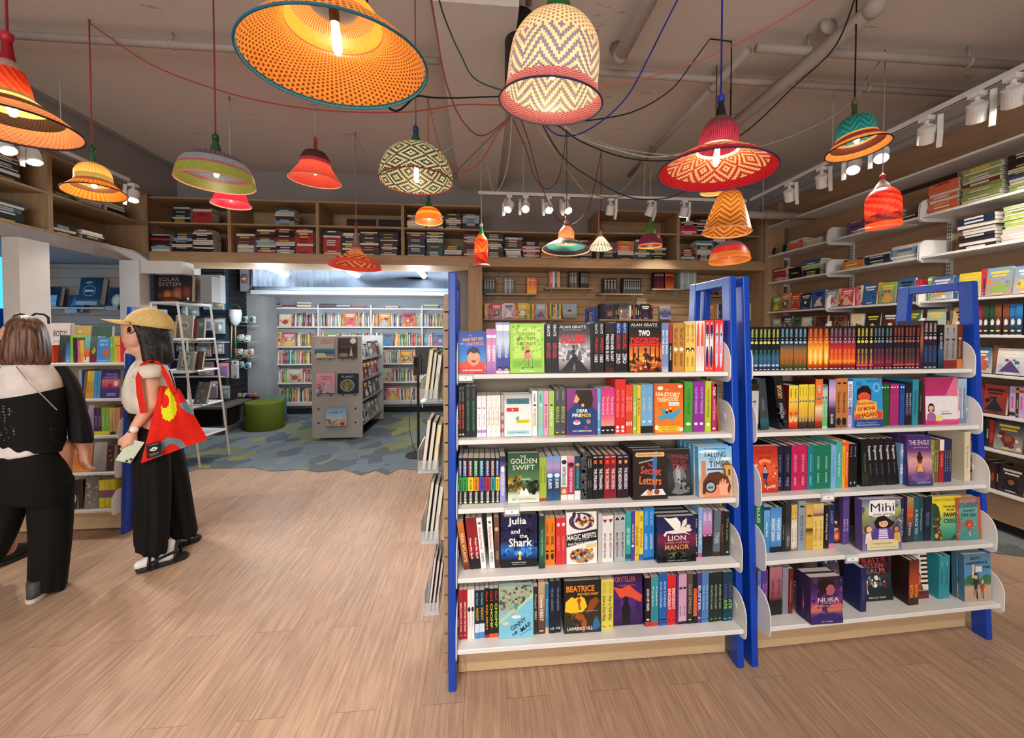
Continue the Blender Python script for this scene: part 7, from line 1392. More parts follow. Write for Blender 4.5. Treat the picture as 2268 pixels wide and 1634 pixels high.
wall_books(6, PAL_DARK + ['#a8b8e0', '#c8a8e0'], 34, '', 3.2, ylim, pface=.5, hr=(.2, .23))
wall_books(7, PAL_DARK, 35, '', 3.1, ylim, pface=.5, hr=(.2, .23))
wall_books(8, ['#1a1a1e', '#2a2422', '#3a2a2a', '#20282c', '#8c4a34', '#4a4a50'], 36, '', 3.1, ylim, pface=.5, hr=(.2, .23))

# ------------------------------------------------------------------ stacks of spare books lying flat (countless small ones)
stack = SHELVED
def lay(q, cx, cy, z, L, W_, t, rz, col, band, spine_dir):
    """one flat book: spine along local x, facing local -y"""
    M = MT((cx, cy, z)) @ MR(rz, 4, 'Z')
    q.box((-L/2, -W_/2, 0), (L/2, W_/2, .0012), col, 0, M); q.box((-L/2, -W_/2, t-.0012), (L/2, W_/2, t), col, 0, M)
    q.box((-L/2, -W_/2, .0012), (L/2, -W_/2+.002, t-.0012), col, 0, M); q.box((-L/2+.002, -W_/2+.002, .0012), (L/2-.002, W_/2-.003, t-.0012), '#d8d0bf', 0, M)
    if band:
        P = [M @ V_(v) for v in ((-L*.3, -W_/2-.0006, t*.25), (L*.22, -W_/2-.0006, t*.25), (L*.22, -W_/2-.0006, t*.75), (-L*.3, -W_/2-.0006, t*.75))]; q.face(P, band)
def pile(q, cx, cy, z, zmax, rz, rg, pal, same=.5):
    c = rg.choice(pal); L = rg.uniform(.19, .235); W_ = L*.66; t = rg.uniform(.016, .034)
    while True:
        if rg.random() > same: c = rg.choice(pal); t = rg.uniform(.014, .034); L = rg.uniform(.19, .235); W_ = L*.66
        if z + t > zmax: break
        flip = PI if rg.random() < .22 else 0
        lay(q, cx+rg.uniform(-.005, .005), cy+rg.uniform(-.005, .005), z, L, W_, t*.97, rz+flip+rg.uniform(-.04, .04), c, mixc(c, rg.choice(['#f0ece4', '#e8c83a', '#f0f0f0', '#111111']), .7) if rg.random() < .75 else None, None)
        z += t
PB = ['#1c2030', '#2a1a1c', '#141418', '#7a1f26', '#24344a', '#3a3a40', '#a83030', '#4a6a7c', '#e0d8cc', '#2c4a4a', '#5a2a30', '#34303c', '#8aa8b8']
rg = random.Random(77)
def fill_bay(q, x0, x1, z, ztop, rg, dens=.9, pal=PB, y=BY+.1):
    x = x0 + .14
    while x < x1 - .1:
        if rg.random() < dens: pile(q, x, y, z+.001, z + min(ztop-z-.02, rg.uniform(.15, .36)), 0, rg, pal, rg.choice([.3, .85]))
        x += rg.uniform(.225, .25)
for i in range(7):
    x0, x1 = BX[i]+.02, BX[i+1]-.02
    pal = PB + (['#d86a1c', '#5a98b8', '#c83050'] if i >= 4 else [])
    fill_bay(stack, x0, x1, ZD+.018, ZM, rg, .93, pal)
    if i in (0, 1, 6): fill_bay(stack, x0, x1, ZM+.018, ZM+.25, rg, .8, pal)
    if i == 3: fill_bay(stack, x0, x1, ZM+.018, ZM+.24, rg, .8, pal)
# left wall bays
for i in (2, 3):
    y = ys[i] + .16
    while y < ys[i+1] - .1:
        for z in (ZB+.089, ZB+.439):
            if rg.random() < (.8 if i == 2 else .6): pile(stack, LW-.12, y, z, z + (rg.uniform(.1, .3) if i == 2 else rg.uniform(.03, .16)), R(90), rg, ['#15161c', '#1c2430', '#24201f', '#2c2c34', '#3a6a70', '#8c2c2a', '#c8c4bc'])
        y += .26
# right wall, two loaded shelves and the top
for k, dens in ((1, .95), (2, .95)):
    y = ysec[0] - .16
    while y > 1.5:
        if min(abs(y - b_) for b_ in ysec) > .12 and rg.random() < dens:
            near = y < ysec[2]
            top = RSH[k] + (rg.uniform(.22, .34) if near else rg.uniform(.07, .24)); top = min(top, RSH[k-1]-.03)
            pile(stack, RF+.115, y, RSH[k]+.001, top, R(-90), rg, ['#1c2a44', '#2a2430', '#17181e', '#7aa0c0', '#b03a34', '#d8803a', '#a8c070', '#3a3a44', '#e0dcd4', '#5a3a5c', '#c8c0b0', '#2f5a7c'] if k == 2 else ['#17241c', '#1c2430', '#2a1a1c', '#8a9a5c', '#6a4a78', '#d86a4a', '#3a4a6a', '#d8d2c8', '#7a2a2c', '#2c4a3a'], .8)
        y -= rg.uniform(.235, .255)

# ------------------------------------------------------------------ slat wall display (back right)
SLY = BW - .061
def slat_shelf(px0, px1, py, label, depth=.2):
    a, c = at(px0, py, Y=SLY-depth), at(px1, py, Y=SLY-depth); z = (a.z+c.z)/2
    e = empty('slat_wall_shelf', (a.x, SLY-depth, z)); tag(e, label, 'shelf', 'small plywood shelves on the slat wall')
    q = MB(); q.box((0, 0, -.018), (c.x-a.x, depth-.001, 0)); q.build('board', MAPLE, e)
    for f in (.15, .85):
        q = MB(); x = (c.x-a.x)*f; q.mesh([(x-.003, .02, -.0185), (x+.003, .02, -.0185), (x+.003, depth-.001, -.0185), (x-.003, depth-.001, -.0185), (x-.003, depth-.001, -.13), (x+.003, depth-.001, -.13)], [(0,1,2,3), (0,4,5,1), (0,3,4), (1,5,2), (3,2,5,4)]); q.build('bracket', ACRYL, e)
    return z, SLY-depth
def dbox(px0, px1, pyt, z, y, cols, label, name='book_box_set', cat='box set', d=.1, stripes=4, glow=None, txt=None):
    a = at(px0, pyt, Y=y+.03); c = at(px1, pyt, Y=y+.03); h = a.z - z
    e = empty(name, (a.x, y+.03, z+.001)); tag(e, uniq(label), cat, 'box sets on the slat wall' if cat == 'box set' else None)
    w = c.x-a.x; q = MB(); q.box((0, .004, 0), (w, d, h), cols[0], bev=.001); q.build('slipcase', PRINT, e)
    for k in range(stripes):
        q = MB(); x0, x1 = w*(.04+.92*k/stripes), w*(.04+.92*(k+.93)/stripes); q.box((x0, 0, .004), (x1, .0035, h-.004), cols[1+k % (len(cols)-1)])
        A = Art(q, (x0, 0, .004), (1, 0, 0), (0, 0, 1), (0, -1, 0), x1-x0, h-.008)
        ops = [('r', .3, .3, .7, .75, mixc(cols[1+k % (len(cols)-1)], '#f0ece0', .45)), ('e', .5, .86, .25, .04, mixc(cols[1+k % (len(cols)-1)], '#f0ece0', .7))]
        if glow: ops = [('g', 0, 0, 1, .6, glow, cols[1+k % (len(cols)-1)]), ('e', .5, .84, .3, .05, '#e8e0a0')]
        A.run(ops); q.build('volume', PRINT, e)
    return e
z, y = slat_shelf(1075, 1188, 650, 'leftmost upper small shelf on the slat wall')
dbox(1071, 1097, 615, z, y, ['#1c2a30', '#24404a', '#1c343c'], 'dark teal box set on the leftmost upper slat-wall shelf')
dbox(1117, 1138, 616, z, y, ['#8a8a8c', '#9aa0a4', '#5a5a60'], 'grey box set beside the dark teal one')
dbox(1167, 1189, 614, z, y, ['#d8743c', '#e88a3a', '#e2603a'], 'glowing orange box set on the leftmost upper slat-wall shelf', glow='#f8c04a')
z, y = slat_shelf(1208, 1315, 637, 'second upper small shelf on the slat wall')
dbox(1218, 1240, 601, z, y, ['#e0dcd4', '#d84a4a', '#e8e4dc', '#3a4a8c', '#e8a83a'], 'white and red striped box set on the second upper shelf')
dbox(1261, 1278, 601, z, y, ['#4a4c50', '#3a3a3e', '#6a6c70'], 'narrow charcoal box set in the middle of the second shelf')
dbox(1286, 1305, 603, z, y, ['#202226', '#2a2c30', '#1c1c20'], 'black box set with pale rings on the second upper shelf')
z, y = slat_shelf(1328, 1425, 650, 'third upper small shelf on the slat wall')
dbox(1337, 1367, 616, z, y, ['#22262a', '#34393c', '#24282c'], 'black and silver box set on the third upper shelf')
dbox(1380, 1420, 615, z, y, ['#262a30', '#343c44', '#2a3038'], 'wide slate box set with many volumes, third upper shelf', stripes=9)
z, y = slat_shelf(1445, 1517, 639, 'fourth upper small shelf on the slat wall')
dbox(1449, 1471, 603, z, y, ['#2a1620', '#4a1c2c', '#38182a'], 'dark plum box set, fourth upper shelf', stripes=5, glow='#7a2c3c')
dbox(1473, 1493, 603, z, y, ['#5a1c1c', '#a82c20', '#8c2420'], 'red sunset box set, fourth upper shelf', stripes=5, glow='#f07a2c')
dbox(1507, 1543, 603, z, y, ['#a8bcc4', '#b8ccd0', '#98b0b8'], 'pale blue box set right of the red one', stripes=5)
z, y = slat_shelf(1560, 1665, 654, 'rightmost upper small shelf on the slat wall')
dbox(1563, 1592, 628, z, y, ['#2c2620', '#5a4a2c', '#3a3020'], 'black and gold box set behind the blue hoop')
dbox(1625, 1638, 620, z, y, ['#a89a8c', '#c8b8a8', '#8c7a6a'], 'small beige box set at the right end of the slat wall')
def slat_books(px0, px1, py, label, seed, pal, pyt=671):
    z, y = slat_shelf(px0, px1, py, label); rg = random.Random(seed); x = at(px0+3, py, Y=y).x; x1 = at(px1-3, py, Y=y).x; n = 0
    while x < x1 - .03:
        h = rg.uniform(.19, .22)
        if rg.random() < .2 and x < x1-.16: b, ops = rand_cover(rg, pal); w = .14; pr = (w, .025, h, b, None, ops); M = MT((x, y+.02, z+.004)) @ MR(R(-5), 4, 'X'); wh = 'face-out cover'
        else: b, ops = rand_spine(rg, pal); t = rg.uniform(.018, .032); w = t; pr = (.13, t, h, b, ops); M = MT((x, y+.02, z+.001)) @ MR(R(90), 4, 'Z') @ MT((0, -t, 0)); wh = 'spine'
        book_bulk(SHELVED, M, *pr); x += w + .002; n += 1
slat_books(1070, 1250, 706, 'lower left slat shelf', 5, ['#e8e0d4', '#1c1c20', '#8a4a9c', '#c8344a', '#3a7a4a', '#e2c83a', '#9fc3d8', '#d8d4f0', '#f0b83a'])
slat_books(1328, 1455, 707, 'lower middle slat shelf', 6, ['#2c2430', '#26303c', '#8c8a3a', '#e0dcd0', '#3a2a44', '#1c1c24', '#8c5a5a', '#20242c'])
slat_books(1560, 1672, 706, 'lower right slat shelf', 7, ['#e89a5a', '#f0ece4', '#2a4a5c', '#1c2430', '#a88a5c'])
def card(px0, px1, pyt, pyb, ops, label, cover):
    a = at(px0, pyb, Y=SLY-.07); c = at(px1, pyt, Y=SLY-.07); pr = book_mesh(c.x-a.x, .02, c.z-a.z, cover, None, ops)
    M = MT((a.x, a.y, a.z)) @ MR(R(-8), 4, 'X'); o, p_ = pr; LK(o); LK(p_); p_.parent = o; o.location = M.to_translation(); o.rotation_euler = M.to_euler(); tag(o, label, 'book')
    q = MB(); w = c.x-a.x; q.box((a.x+.01, a.y-.012, a.z-.01), (c.x-.01, SLY-.001, a.z-.006)); q.box((a.x+.01, a.y-.016, a.z-.01), (c.x-.01, a.y-.013, a.z+.02)); tag(q.build('book_holder', ACRYL), 'clear slat-wall holder under the %s' % label.split(',')[0], 'holder')
card(1246,1278,672,703,[('G',[(0,'#8a7a6a'),(.35,'#a8c0c4'),(1,'#9ab8c8')]),('p',[(.3,.45),(.7,.45),(.5,.6)],'#26303a')],'pale sea picture book, on the slat wall between two shelves','#9ab8c8')
card(1462,1487,677,706,[('G',[(0,'#a8a4c8'),(.4,'#3a3a6a'),(1,'#b8b0b0')]),('p',[(.2,.1),(.5,.8),(.8,.1)],'#5a5a9c')],'small blue-violet patterned book, on the slat wall right of centre','#b8b0b0')
# loopy pale wooden ornament above the leftmost shelf
q = MB(); o_ = [at(x, y, Y=SLY-.03) for x, y in ((1104, 605), (1115, 612), (1122, 607), (1127, 596))]
for p, r_ in ((o_[0], .035), (o_[3], .034), (o_[1], .028)):
    q.tube([p + V_((r_*cos(a*PI/8), 0, r_*sin(a*PI/8))) for a in range(17)], .009, '#a89a88', n=8)
q.tube(o_, .012, '#a89a88', n=8); tag(q.build('wall_ornament', PRINT, smooth=True), 'pale looped ornament hanging above the leftmost slat-wall shelf', 'ornament')
# ------------------------------------------------------------------ books of the unit behind the shoppers
Z7 = (0, 660, 4.807); Z8 = (0, 900, 3.714)
art_sunny = [('r',0,0,1,1,'#3f8fd8'),('t','SUNNY',.5,.86,.66,.1,'#c8e2f4'),('t','SIDE UP',.5,.7,.6,.1,'#c8e2f4'),('p',[(.5,.2),(.55,.52),(.9,.52),(.88,.22)],'#e2622c'),('r',.1,.06,.9,.08,'#a8d0f0')]
art_stars = [('G',[(0,'#3c2a74'),(.35,'#5a3a86'),(.4,'#c8486a'),(.65,'#e07a7a'),(.7,'#5a3a8c'),(1,'#2c2260')]),('t','WHEN STARS',.52,.85,.6,.06,'#b8b0dc'),('t','ARE SCATTERED',.5,.74,.7,.06,'#b8b0dc'),('e',.78,.52,.12,.1,'#e8e4dc'),('p',[(.3,.4),(.5,.55),(.6,.36)],'#a82c4a'),('r',.3,.14,.8,.16,'#c8c0e0'),('r',.3,.08,.8,.1,'#c8c0e0')]
V1 = [
 S(520,570,500,1,'orange-red spine beside the brown hair','#e2502c',x=[('e',.5,.9,.3,.06,'#f0ece4')]),
 Fc(572,690,398,'dark teal cover beside the shopper','#34484a',[('G',[(0,'#4a1f2c'),(.4,'#33383c'),(1,'#3f5654')]),('e',.75,.5,.2,.2,'#4a1f24')],dy=.03),
 Fc(692,756,440,'blue cover with orange scribbles','#2f7fc0',[('G',[(0,'#2f8fd0'),(.6,'#3a7ab8'),(1,'#4a2c34')]),('x',14,3,(.2,.05,.95,.35),.1,['#e87a3a','#f0c04a'])],dy=.0),
 S(757,785,390,1,'bright lime spine','#8cc83a'),S(787,828,420,1,'dark plum spine','#4a2c34'),
 S(831,860,450,1,'dusty pink patterned spine','#d87a94',x=[('x',12,2,(0,0,1,1),.3,['#e8b0b0','#b8506a'])]),S(862,904,450,1,'warm yellow spine',[(0,'#e88a3a'),(.4,'#f2b83a'),(1,'#f0d060')]),
 Fc(907,966,410,'teal and orange cover with a small red-capped figure','#6ac8c0',[('G',[(0,'#e8e0d0'),(.2,'#f0e8d8'),(.22,'#e8642c'),(.5,'#f0783a'),(.52,'#5abcc0'),(1,'#7ad0c8')]),('e',.3,.16,.15,.07,'#c83a2c')]),
 Fc(968,1040,410,'grey and maroon cover with green shape','#6a6468',[('G',[(0,'#6a2c3c'),(.5,'#7a3444'),(.55,'#5a5c60'),(1,'#6a7474')]),('p',[(.2,.4),(.6,.6),(.9,.45),(.5,.3)],'#9ab83a')]),
 Fc(1042,1178,420,'bright blue cover with orange armchair shape','#3f8fd8',art_sunny),
 S(1182,1226,408,2,'lime green spines','#8fc84a',x=[('e',.5,.65,.3,.03,'#e8f0d0')]),S(1228,1284,408,2,'yellow-orange spines',[(0,'#f09a3a'),(1,'#f2c44a')],x=[('e',.5,.65,.3,.03,'#8c5a2c')]),S(1287,1330,408,2,'crimson spines','#e0304c'),
]
V2 = [S(850,880,770,1,'pale blue and violet thin spine',[(0,'#7a6aa8'),(1,'#8fc0e0')]),S(884,912,780,1,'brown thin spine','#8c6a4c',lean=.1),S(915,988,775,2,'yellow spines leaning right',[(0,'#d89a3a'),(1,'#e8cc4a')],[T('ROLLER',.4,.4,.4,'#8c5a1c')],lean=.1),S(990,1065,775,2,'sky blue spines leaning right','#4f9ad0',lean=.08),
      Fc(1090, 1285, 772, 'violet and pink cover with silver medal', '#3c2a74', art_stars)]
V3 = [Fc(945,1005,1145,'lilac cover partly behind the dark sleeve','#a898c0',[('g',0,0,1,1,'#7a6a98','#b8a8cc')]),S(1008,1085,1165,2,'dark violet spines with yellow foot',[(0,'#e8d83a'),(.12,'#e8d83a'),(.13,'#3c2250'),(1,'#4a2a5c')],[T('SCHOOL',.5,.4,.5,'#a88ac0')]),S(1088,1170,1165,2,'apple green spines with yellow foot',[(0,'#e8d83a'),(.12,'#e8d83a'),(.13,'#7ab83a'),(1,'#8cc04a')],[T('SCHOOL',.5,.4,.5,'#c8e0a0')]),S(1172,1232,1165,2,'sandy spines with dark foot',[(0,'#3c3020'),(.1,'#3c3020'),(.11,'#d8b070'),(1,'#e0c080')]),S(1235,1284,1165,2,'salmon pink spines','#e8a890')]
V4 = [Fc(612,765,310,'orange cover behind the hand of the shopper','#e8843a',[('G',[(0,'#f0902c'),(.4,'#d8743a'),(1,'#c88a74')]),('x',16,3,(.1,.3,.9,.9),.1,['#c05a3c','#e8b48c','#a84a34'])]),Fc(775,884,300,'plain light grey book back','#a8a49e',[('g',0,0,1,1,'#8c8a86','#b8b4ae')],t=.05),Fc(888,945,320,'dark brown cover at the right end','#4a2c2c',[('x',10,3,(.2,.2,.8,.8),.15,['#c8b0a0','#6a3a3c'])])]
V5 = [Fc(598,645,610,'dark cover with white line drawing','#2a2422',[('e',.5,.35,.3,.15,'#c8c4bc'),('x',6,3,(.2,.6,.8,.9),.1,['#5a4a3c'])]),S(650,690,600,1,'brown wide spine','#3c2a20'),Fc(705,815,585,'grey sketch cover','#77756c',[('G',[(0,'#8a877c'),(1,'#6a6a64')]),('x',18,3,(.1,.1,.9,.8),.1,['#c8c4b8','#4a4a44','#a8a498'])]),S(820,948,602,3,'yellow series spines with coloured middle block',[(0,'#e2cc2c'),(.35,'#e8d83a'),(.36,'#2a7a98'),(.62,'#b83a6a'),(.63,'#e0d43a'),(1,'#dcd03a')])]
for k, (rows, zm, py, nm) in enumerate(((V1, Z7, 803, 'top'), (V2, Z7, 884, 'second'), (V3, Z7, 966, 'third'), (V4, Z8, 1046, 'fourth'), (V5, Z8, 1126, 'bottom'))):
    z = SH[k]*.962; yf = 3.31 + fe(SH[k]) + .04
    YC_ = YC; YC = 3.31; shelf_row(U3, z, yf, py, rows, nm + ' shelf, unit behind shoppers', 'books on the %s shelf behind the shoppers' % nm, zm); YC = YC_
# taller books on the rear side of its top shelf
def solo(px0, px1, pyt, z, Y, label, cover, ops, t=.03, tilt=4, rz=0.0, name='book', hard=True, group=None):
    a = at(px0, 700, Y=Y); c = at(px1, 700, Y=Y); h = at((px0+px1)/2, pyt, Y=Y).z - z
    o, p_ = book_mesh(c.x-a.x, t, max(h, .05), cover, spine_ops(cover), ops, hard=hard)
    M = MT((a.x, Y, z+.002+t*sin(R(tilt)))) @ MR(rz, 4, 'Z') @ MR(R(-tilt), 4, 'X')
    LK(o); LK(p_); p_.parent = o; o.location = M.to_translation(); o.rotation_euler = M.to_euler(); o.name = name
    tag(o, uniq(label), 'book', group); return o
solo(106, 150, 716, SH[0]*.962, 3.38, 'white book with maroon capitals standing on the rear top shelf, near brown hair', '#e2d8d4', [('r', 0, 0, 1, 1, '#e0d6d2'), ('t', 'BODY!', .5, .72, .7, .16, '#5c2430'), ('r', .2, .5, .8, .52, '#b08a8a')])
solo(152, 162, 720, SH[0]*.962, 3.38, 'pale thin book on the rear top shelf', '#b8a49c', [])
solo(163, 196, 722, SH[0]*.962, 3.38, 'yellow-brown book bundle on the rear top shelf', '#c0a060', [('x', 12, 2, (0, .1, 1, .9), .14, ['#e0c040', '#8c7a5a', '#d8c8a0'])])
solo(199, 243, 722, SH[0]*.962, 3.38, 'dark green book with pale emblem on the rear top shelf', '#3f5a4c', [('r', .3, .4, .7, .7, '#7a9484')])

# dark display books on the slat wall between the pilasters
YS = ysl - .021
def wallbook(px0, px1, pyt, pyb, label, cover, ops, t=.04):
    a = at(px0, pyb, Y=YS-.12); c = at(px1, pyt, Y=YS-.12)
    o, p_ = book_mesh(c.x-a.x, t, c.z-a.z, cover, None, ops, hard=True); LK(o); LK(p_); p_.parent = o
    M = MT((a.x, a.y, a.z)) @ MR(R(-9), 4, 'X'); o.location = M.to_translation(); o.rotation_euler = M.to_euler(); o.name = 'book'; tag(o, uniq(label), 'book')
    q = MB(); q.box((a.x+.01, a.y-.02, a.z-.012), (c.x-.01, YS-.001, a.z-.008)); q.box((a.x+.01, a.y-.024, a.z-.012), (c.x-.01, a.y-.021, a.z+.03)); tag(q.build('book_holder', ACRYL), 'clear holder carrying the %s' % ' '.join(label.split(',')[0].split()[:9]), 'holder')
wallbook(171,220,613,673,'big navy book with pale circle emblem, on the slat wall between the pilasters','#1d2a38',[('e',.45,.5,.28,.2,'#b8c4cc'),('e',.45,.5,.26,.185,'#1d2a38'),('r',.25,.46,.65,.54,'#b8c4cc'),('p',[(.2,.8),(.4,.88),(.6,.82),(.4,.76)],'#8a98a4'),('g',0,0,1,.18,'#4a5a64','#3a4a54')],.06)
wallbook(104, 130, 634, 676, 'small dark book with light blue label, leftmost on the slat wall', '#1c1f28', [('r', .2, .1, .7, .55, '#8ab0d0')])
wallbook(147,176,652,690,'low dark blue book half under the big navy one','#1c2638',[('p',[(.2,.3),(.5,.9),(.7,.4)],'#5a6a84')])
wallbook(237, 266, 636, 684, 'dark blue book with glowing floral patch, beside the second pilaster', '#1a2036', [('e', .6, .4, .35, .3, '#a8b098'), ('e', .6, .4, .2, .18, '#d8d8b8')])
q = MB(); p0 = at(96, 680, Y=YS-.13); p1 = at(232, 680, Y=YS-.13); q.box((p0.x, p0.y, p0.z-.015), (p1.x, YS-.001, p0.z)); tag(q.build('wall_ledge', WHITE2), 'pale ledge on the slat wall under the dark books', 'ledge')

# ------------------------------------------------------------------ white leaning tube shelf with the boxed planet book
LH = 1.88
A0, A1 = at(443, 1036, Z=0), at(393, 670, D=4.17); B0, B1 = at(508, 1008, Z=0), at(466, 677, D=4.66)
C1 = at(334, 670, D=4.17); D1 = C1 + (B1 - A1); C0 = V_((C1.x, C1.y, 0)); D0 = V_((D1.x, D1.y, 0))
for v in (A1, B1, C1, D1): v.z = LH
e = empty('ladder_shelf', (A0.x, A0.y, 0)); tag(e, 'white metal tube shelf with sloping front posts, behind the shopper in the cap', 'shelf')
off = V_((A0.x, A0.y, 0))
def sq(q, a, c, r=.011): q.tube([a-off, c-off], r*1.25, n=4)
for a, c in ((A0, A1), (B0, B1), (C0, C1), (D0, D1)):
    q = MB(); sq(q, a, c); q.build('post', WHITE, e)
q = MB()
for a, c in ((A1, B1), (C1, D1), (A1, C1), (B1, D1)): sq(q, a, c)
q.build('top_frame', WHITE, e)
def lad(P0, P1, z): return P0 + (P1 - P0) * (z / LH)
LZ = [1.46, 1.09, .685, .33]
for z in LZ:
    a, b_, c, d = lad(A0, A1, z), lad(B0, B1, z), lad(C0, C1, z), lad(D0, D1, z)
    q = MB(); sq(q, a, b_); sq(q, a, c); sq(q, b_, d); sq(q, c, d); q.mesh([v-off+V_((0, 0, .008)) for v in (a, b_, d, c)], [(0, 1, 2, 3)]); q.mesh([v-off+V_((0, 0, .004)) for v in (a, b_, d, c)], [(3, 2, 1, 0)]); q.build('shelf_board', WHITE, e)
q = MB(); q.mesh([v-off+V_((0, 0, .012)) for v in (A1, B1, D1, C1)], [(0, 1, 2, 3)]); q.mesh([v-off+V_((0, 0, .006)) for v in (A1, B1, D1, C1)], [(3, 2, 1, 0)]); q.build('top_board', WHITE, e)
# boxed planets book on top
art_solar = [('G',[(0,'#1a1210'),(.5,'#2a1d1a'),(1,'#15151a')]),('h',.12,.22,.1,.15,'#5a4238','#2a1c18'),('h',.33,.25,.13,.2,'#c8743c','#7a3c20'),('h',.6,.28,.17,.28,'#b86a48','#5a2c20'),('h',.86,.35,.16,.28,'#8c4228','#3a1a14'),('h',.4,.05,.3,.12,'#7a3a24','#2a1614'),('e',.9,.1,.035,.06,'#c8c8c0'),('t','SOLAR',.36,.86,.56,.15,'#8f8f94',0,0),('t','SYSTEM',.38,.66,.6,.15,'#8f8f94',0,0)]
def on_ladder(px0, px1, pyt, z, D, label, cover, ops, t=.03, rz=0, tilt=6):
    a = at(px0, 700, D=D); c = at(px1, 700, D=D); w = (c-a).length; h = at(px0, pyt, D=D).z - z - .012
    o, p_ = book_mesh(w, t, h, cover, spine_ops(cover), ops, hard=True); LK(o); LK(p_); p_.parent = o; o.name = 'book'
    M = MT((a.x, a.y, z+.014+t*sin(R(tilt)))) @ MR(-YAW+rz, 4, 'Z') @ MR(R(-tilt), 4, 'X'); o.location = M.to_translation(); o.rotation_euler = M.to_euler(); tag(o, uniq(label), 'book'); return o
on_ladder(345, 425, 611, LH, 4.22, 'large dark landscape book with brown planets, on top of the tube shelf', '#1b1614', art_solar, .05, 0, 3)
q = MB(); a = at(333, 669, D=4.2); c = at(455, 669, D=4.2); M_ = MT((a.x, a.y, LH+.013)) @ MR(-YAW, 4, 'Z')
w_ = (c-a).length; q.box((0, 0.0, 0), (.045, .3, .33), '#2a3448', 0, M_); q.box((.05, .22, 0), (w_-.002, .3, .335), '#a8aaac', 0, M_); q.box((w_-.13, .09, 0), (w_, .219, .30), '#8a8c8e', 0, M_)
tag(q.build('slipcase_box', PRINT), 'silver grey box set behind the planets book on the tube shelf', 'box')
on_ladder(366, 384, 712, LZ[0], 4.3, 'mustard yellow book on the first board of the tube shelf', '#c8982c', [('g', 0, 0, 1, 1, '#d8a83a', '#a87c20')])
on_ladder(385, 424, 698, LZ[0], 4.4, 'grey ornate cover with ring emblem on the first tube shelf board', '#a8a49c', [('x', 24, 3, (0, 0, 1, 1), .08, ['#c8c4bc', '#8a8680', '#b8b0a4']), ('e', .5, .55, .28, .2, '#e0dcd4'), ('e', .5, .55, .24, .17, '#b0aca4'), ('t', 'MAPS', .5, .55, .36, .09, '#3a3634')])
on_ladder(426, 434, 706, LZ[0], 4.35, 'thin red-brown book on the first tube shelf board', '#7a3428', [])
on_ladder(435, 450, 706, LZ[0], 4.35, 'grey-green book at the right of the first tube shelf board', '#5a6a60', [('r', .2, .6, .8, .8, '#8a9a8c')])
on_ladder(388, 424, 779, LZ[1], 4.25, 'pale green picture-frame cover leaning on the second tube shelf board', '#a8b0a8', [('r', .12, .12, .88, .88, '#8c988e'), ('r', .22, .22, .78, .78, '#c8ccc4'), ('r', .34, .3, .44, .7, '#5a645c'), ('r', .5, .3, .6, .7, '#5a645c')], tilt=12)
on_ladder(424, 444, 779, LZ[1], 4.3, 'plain brown book leaning on the second tube shelf board', '#5a4a40', [('r', .2, .7, .8, .75, '#7a6858')], tilt=12)
on_ladder(424, 452, 848, LZ[2], 4.3, 'grey landscape photo cover leaning on the third tube shelf board', '#6a6a62', [('x', 20, 3, (0, 0, 1, 1), .12, ['#8a8a80', '#4a4a44', '#a8a498'])], tilt=18)

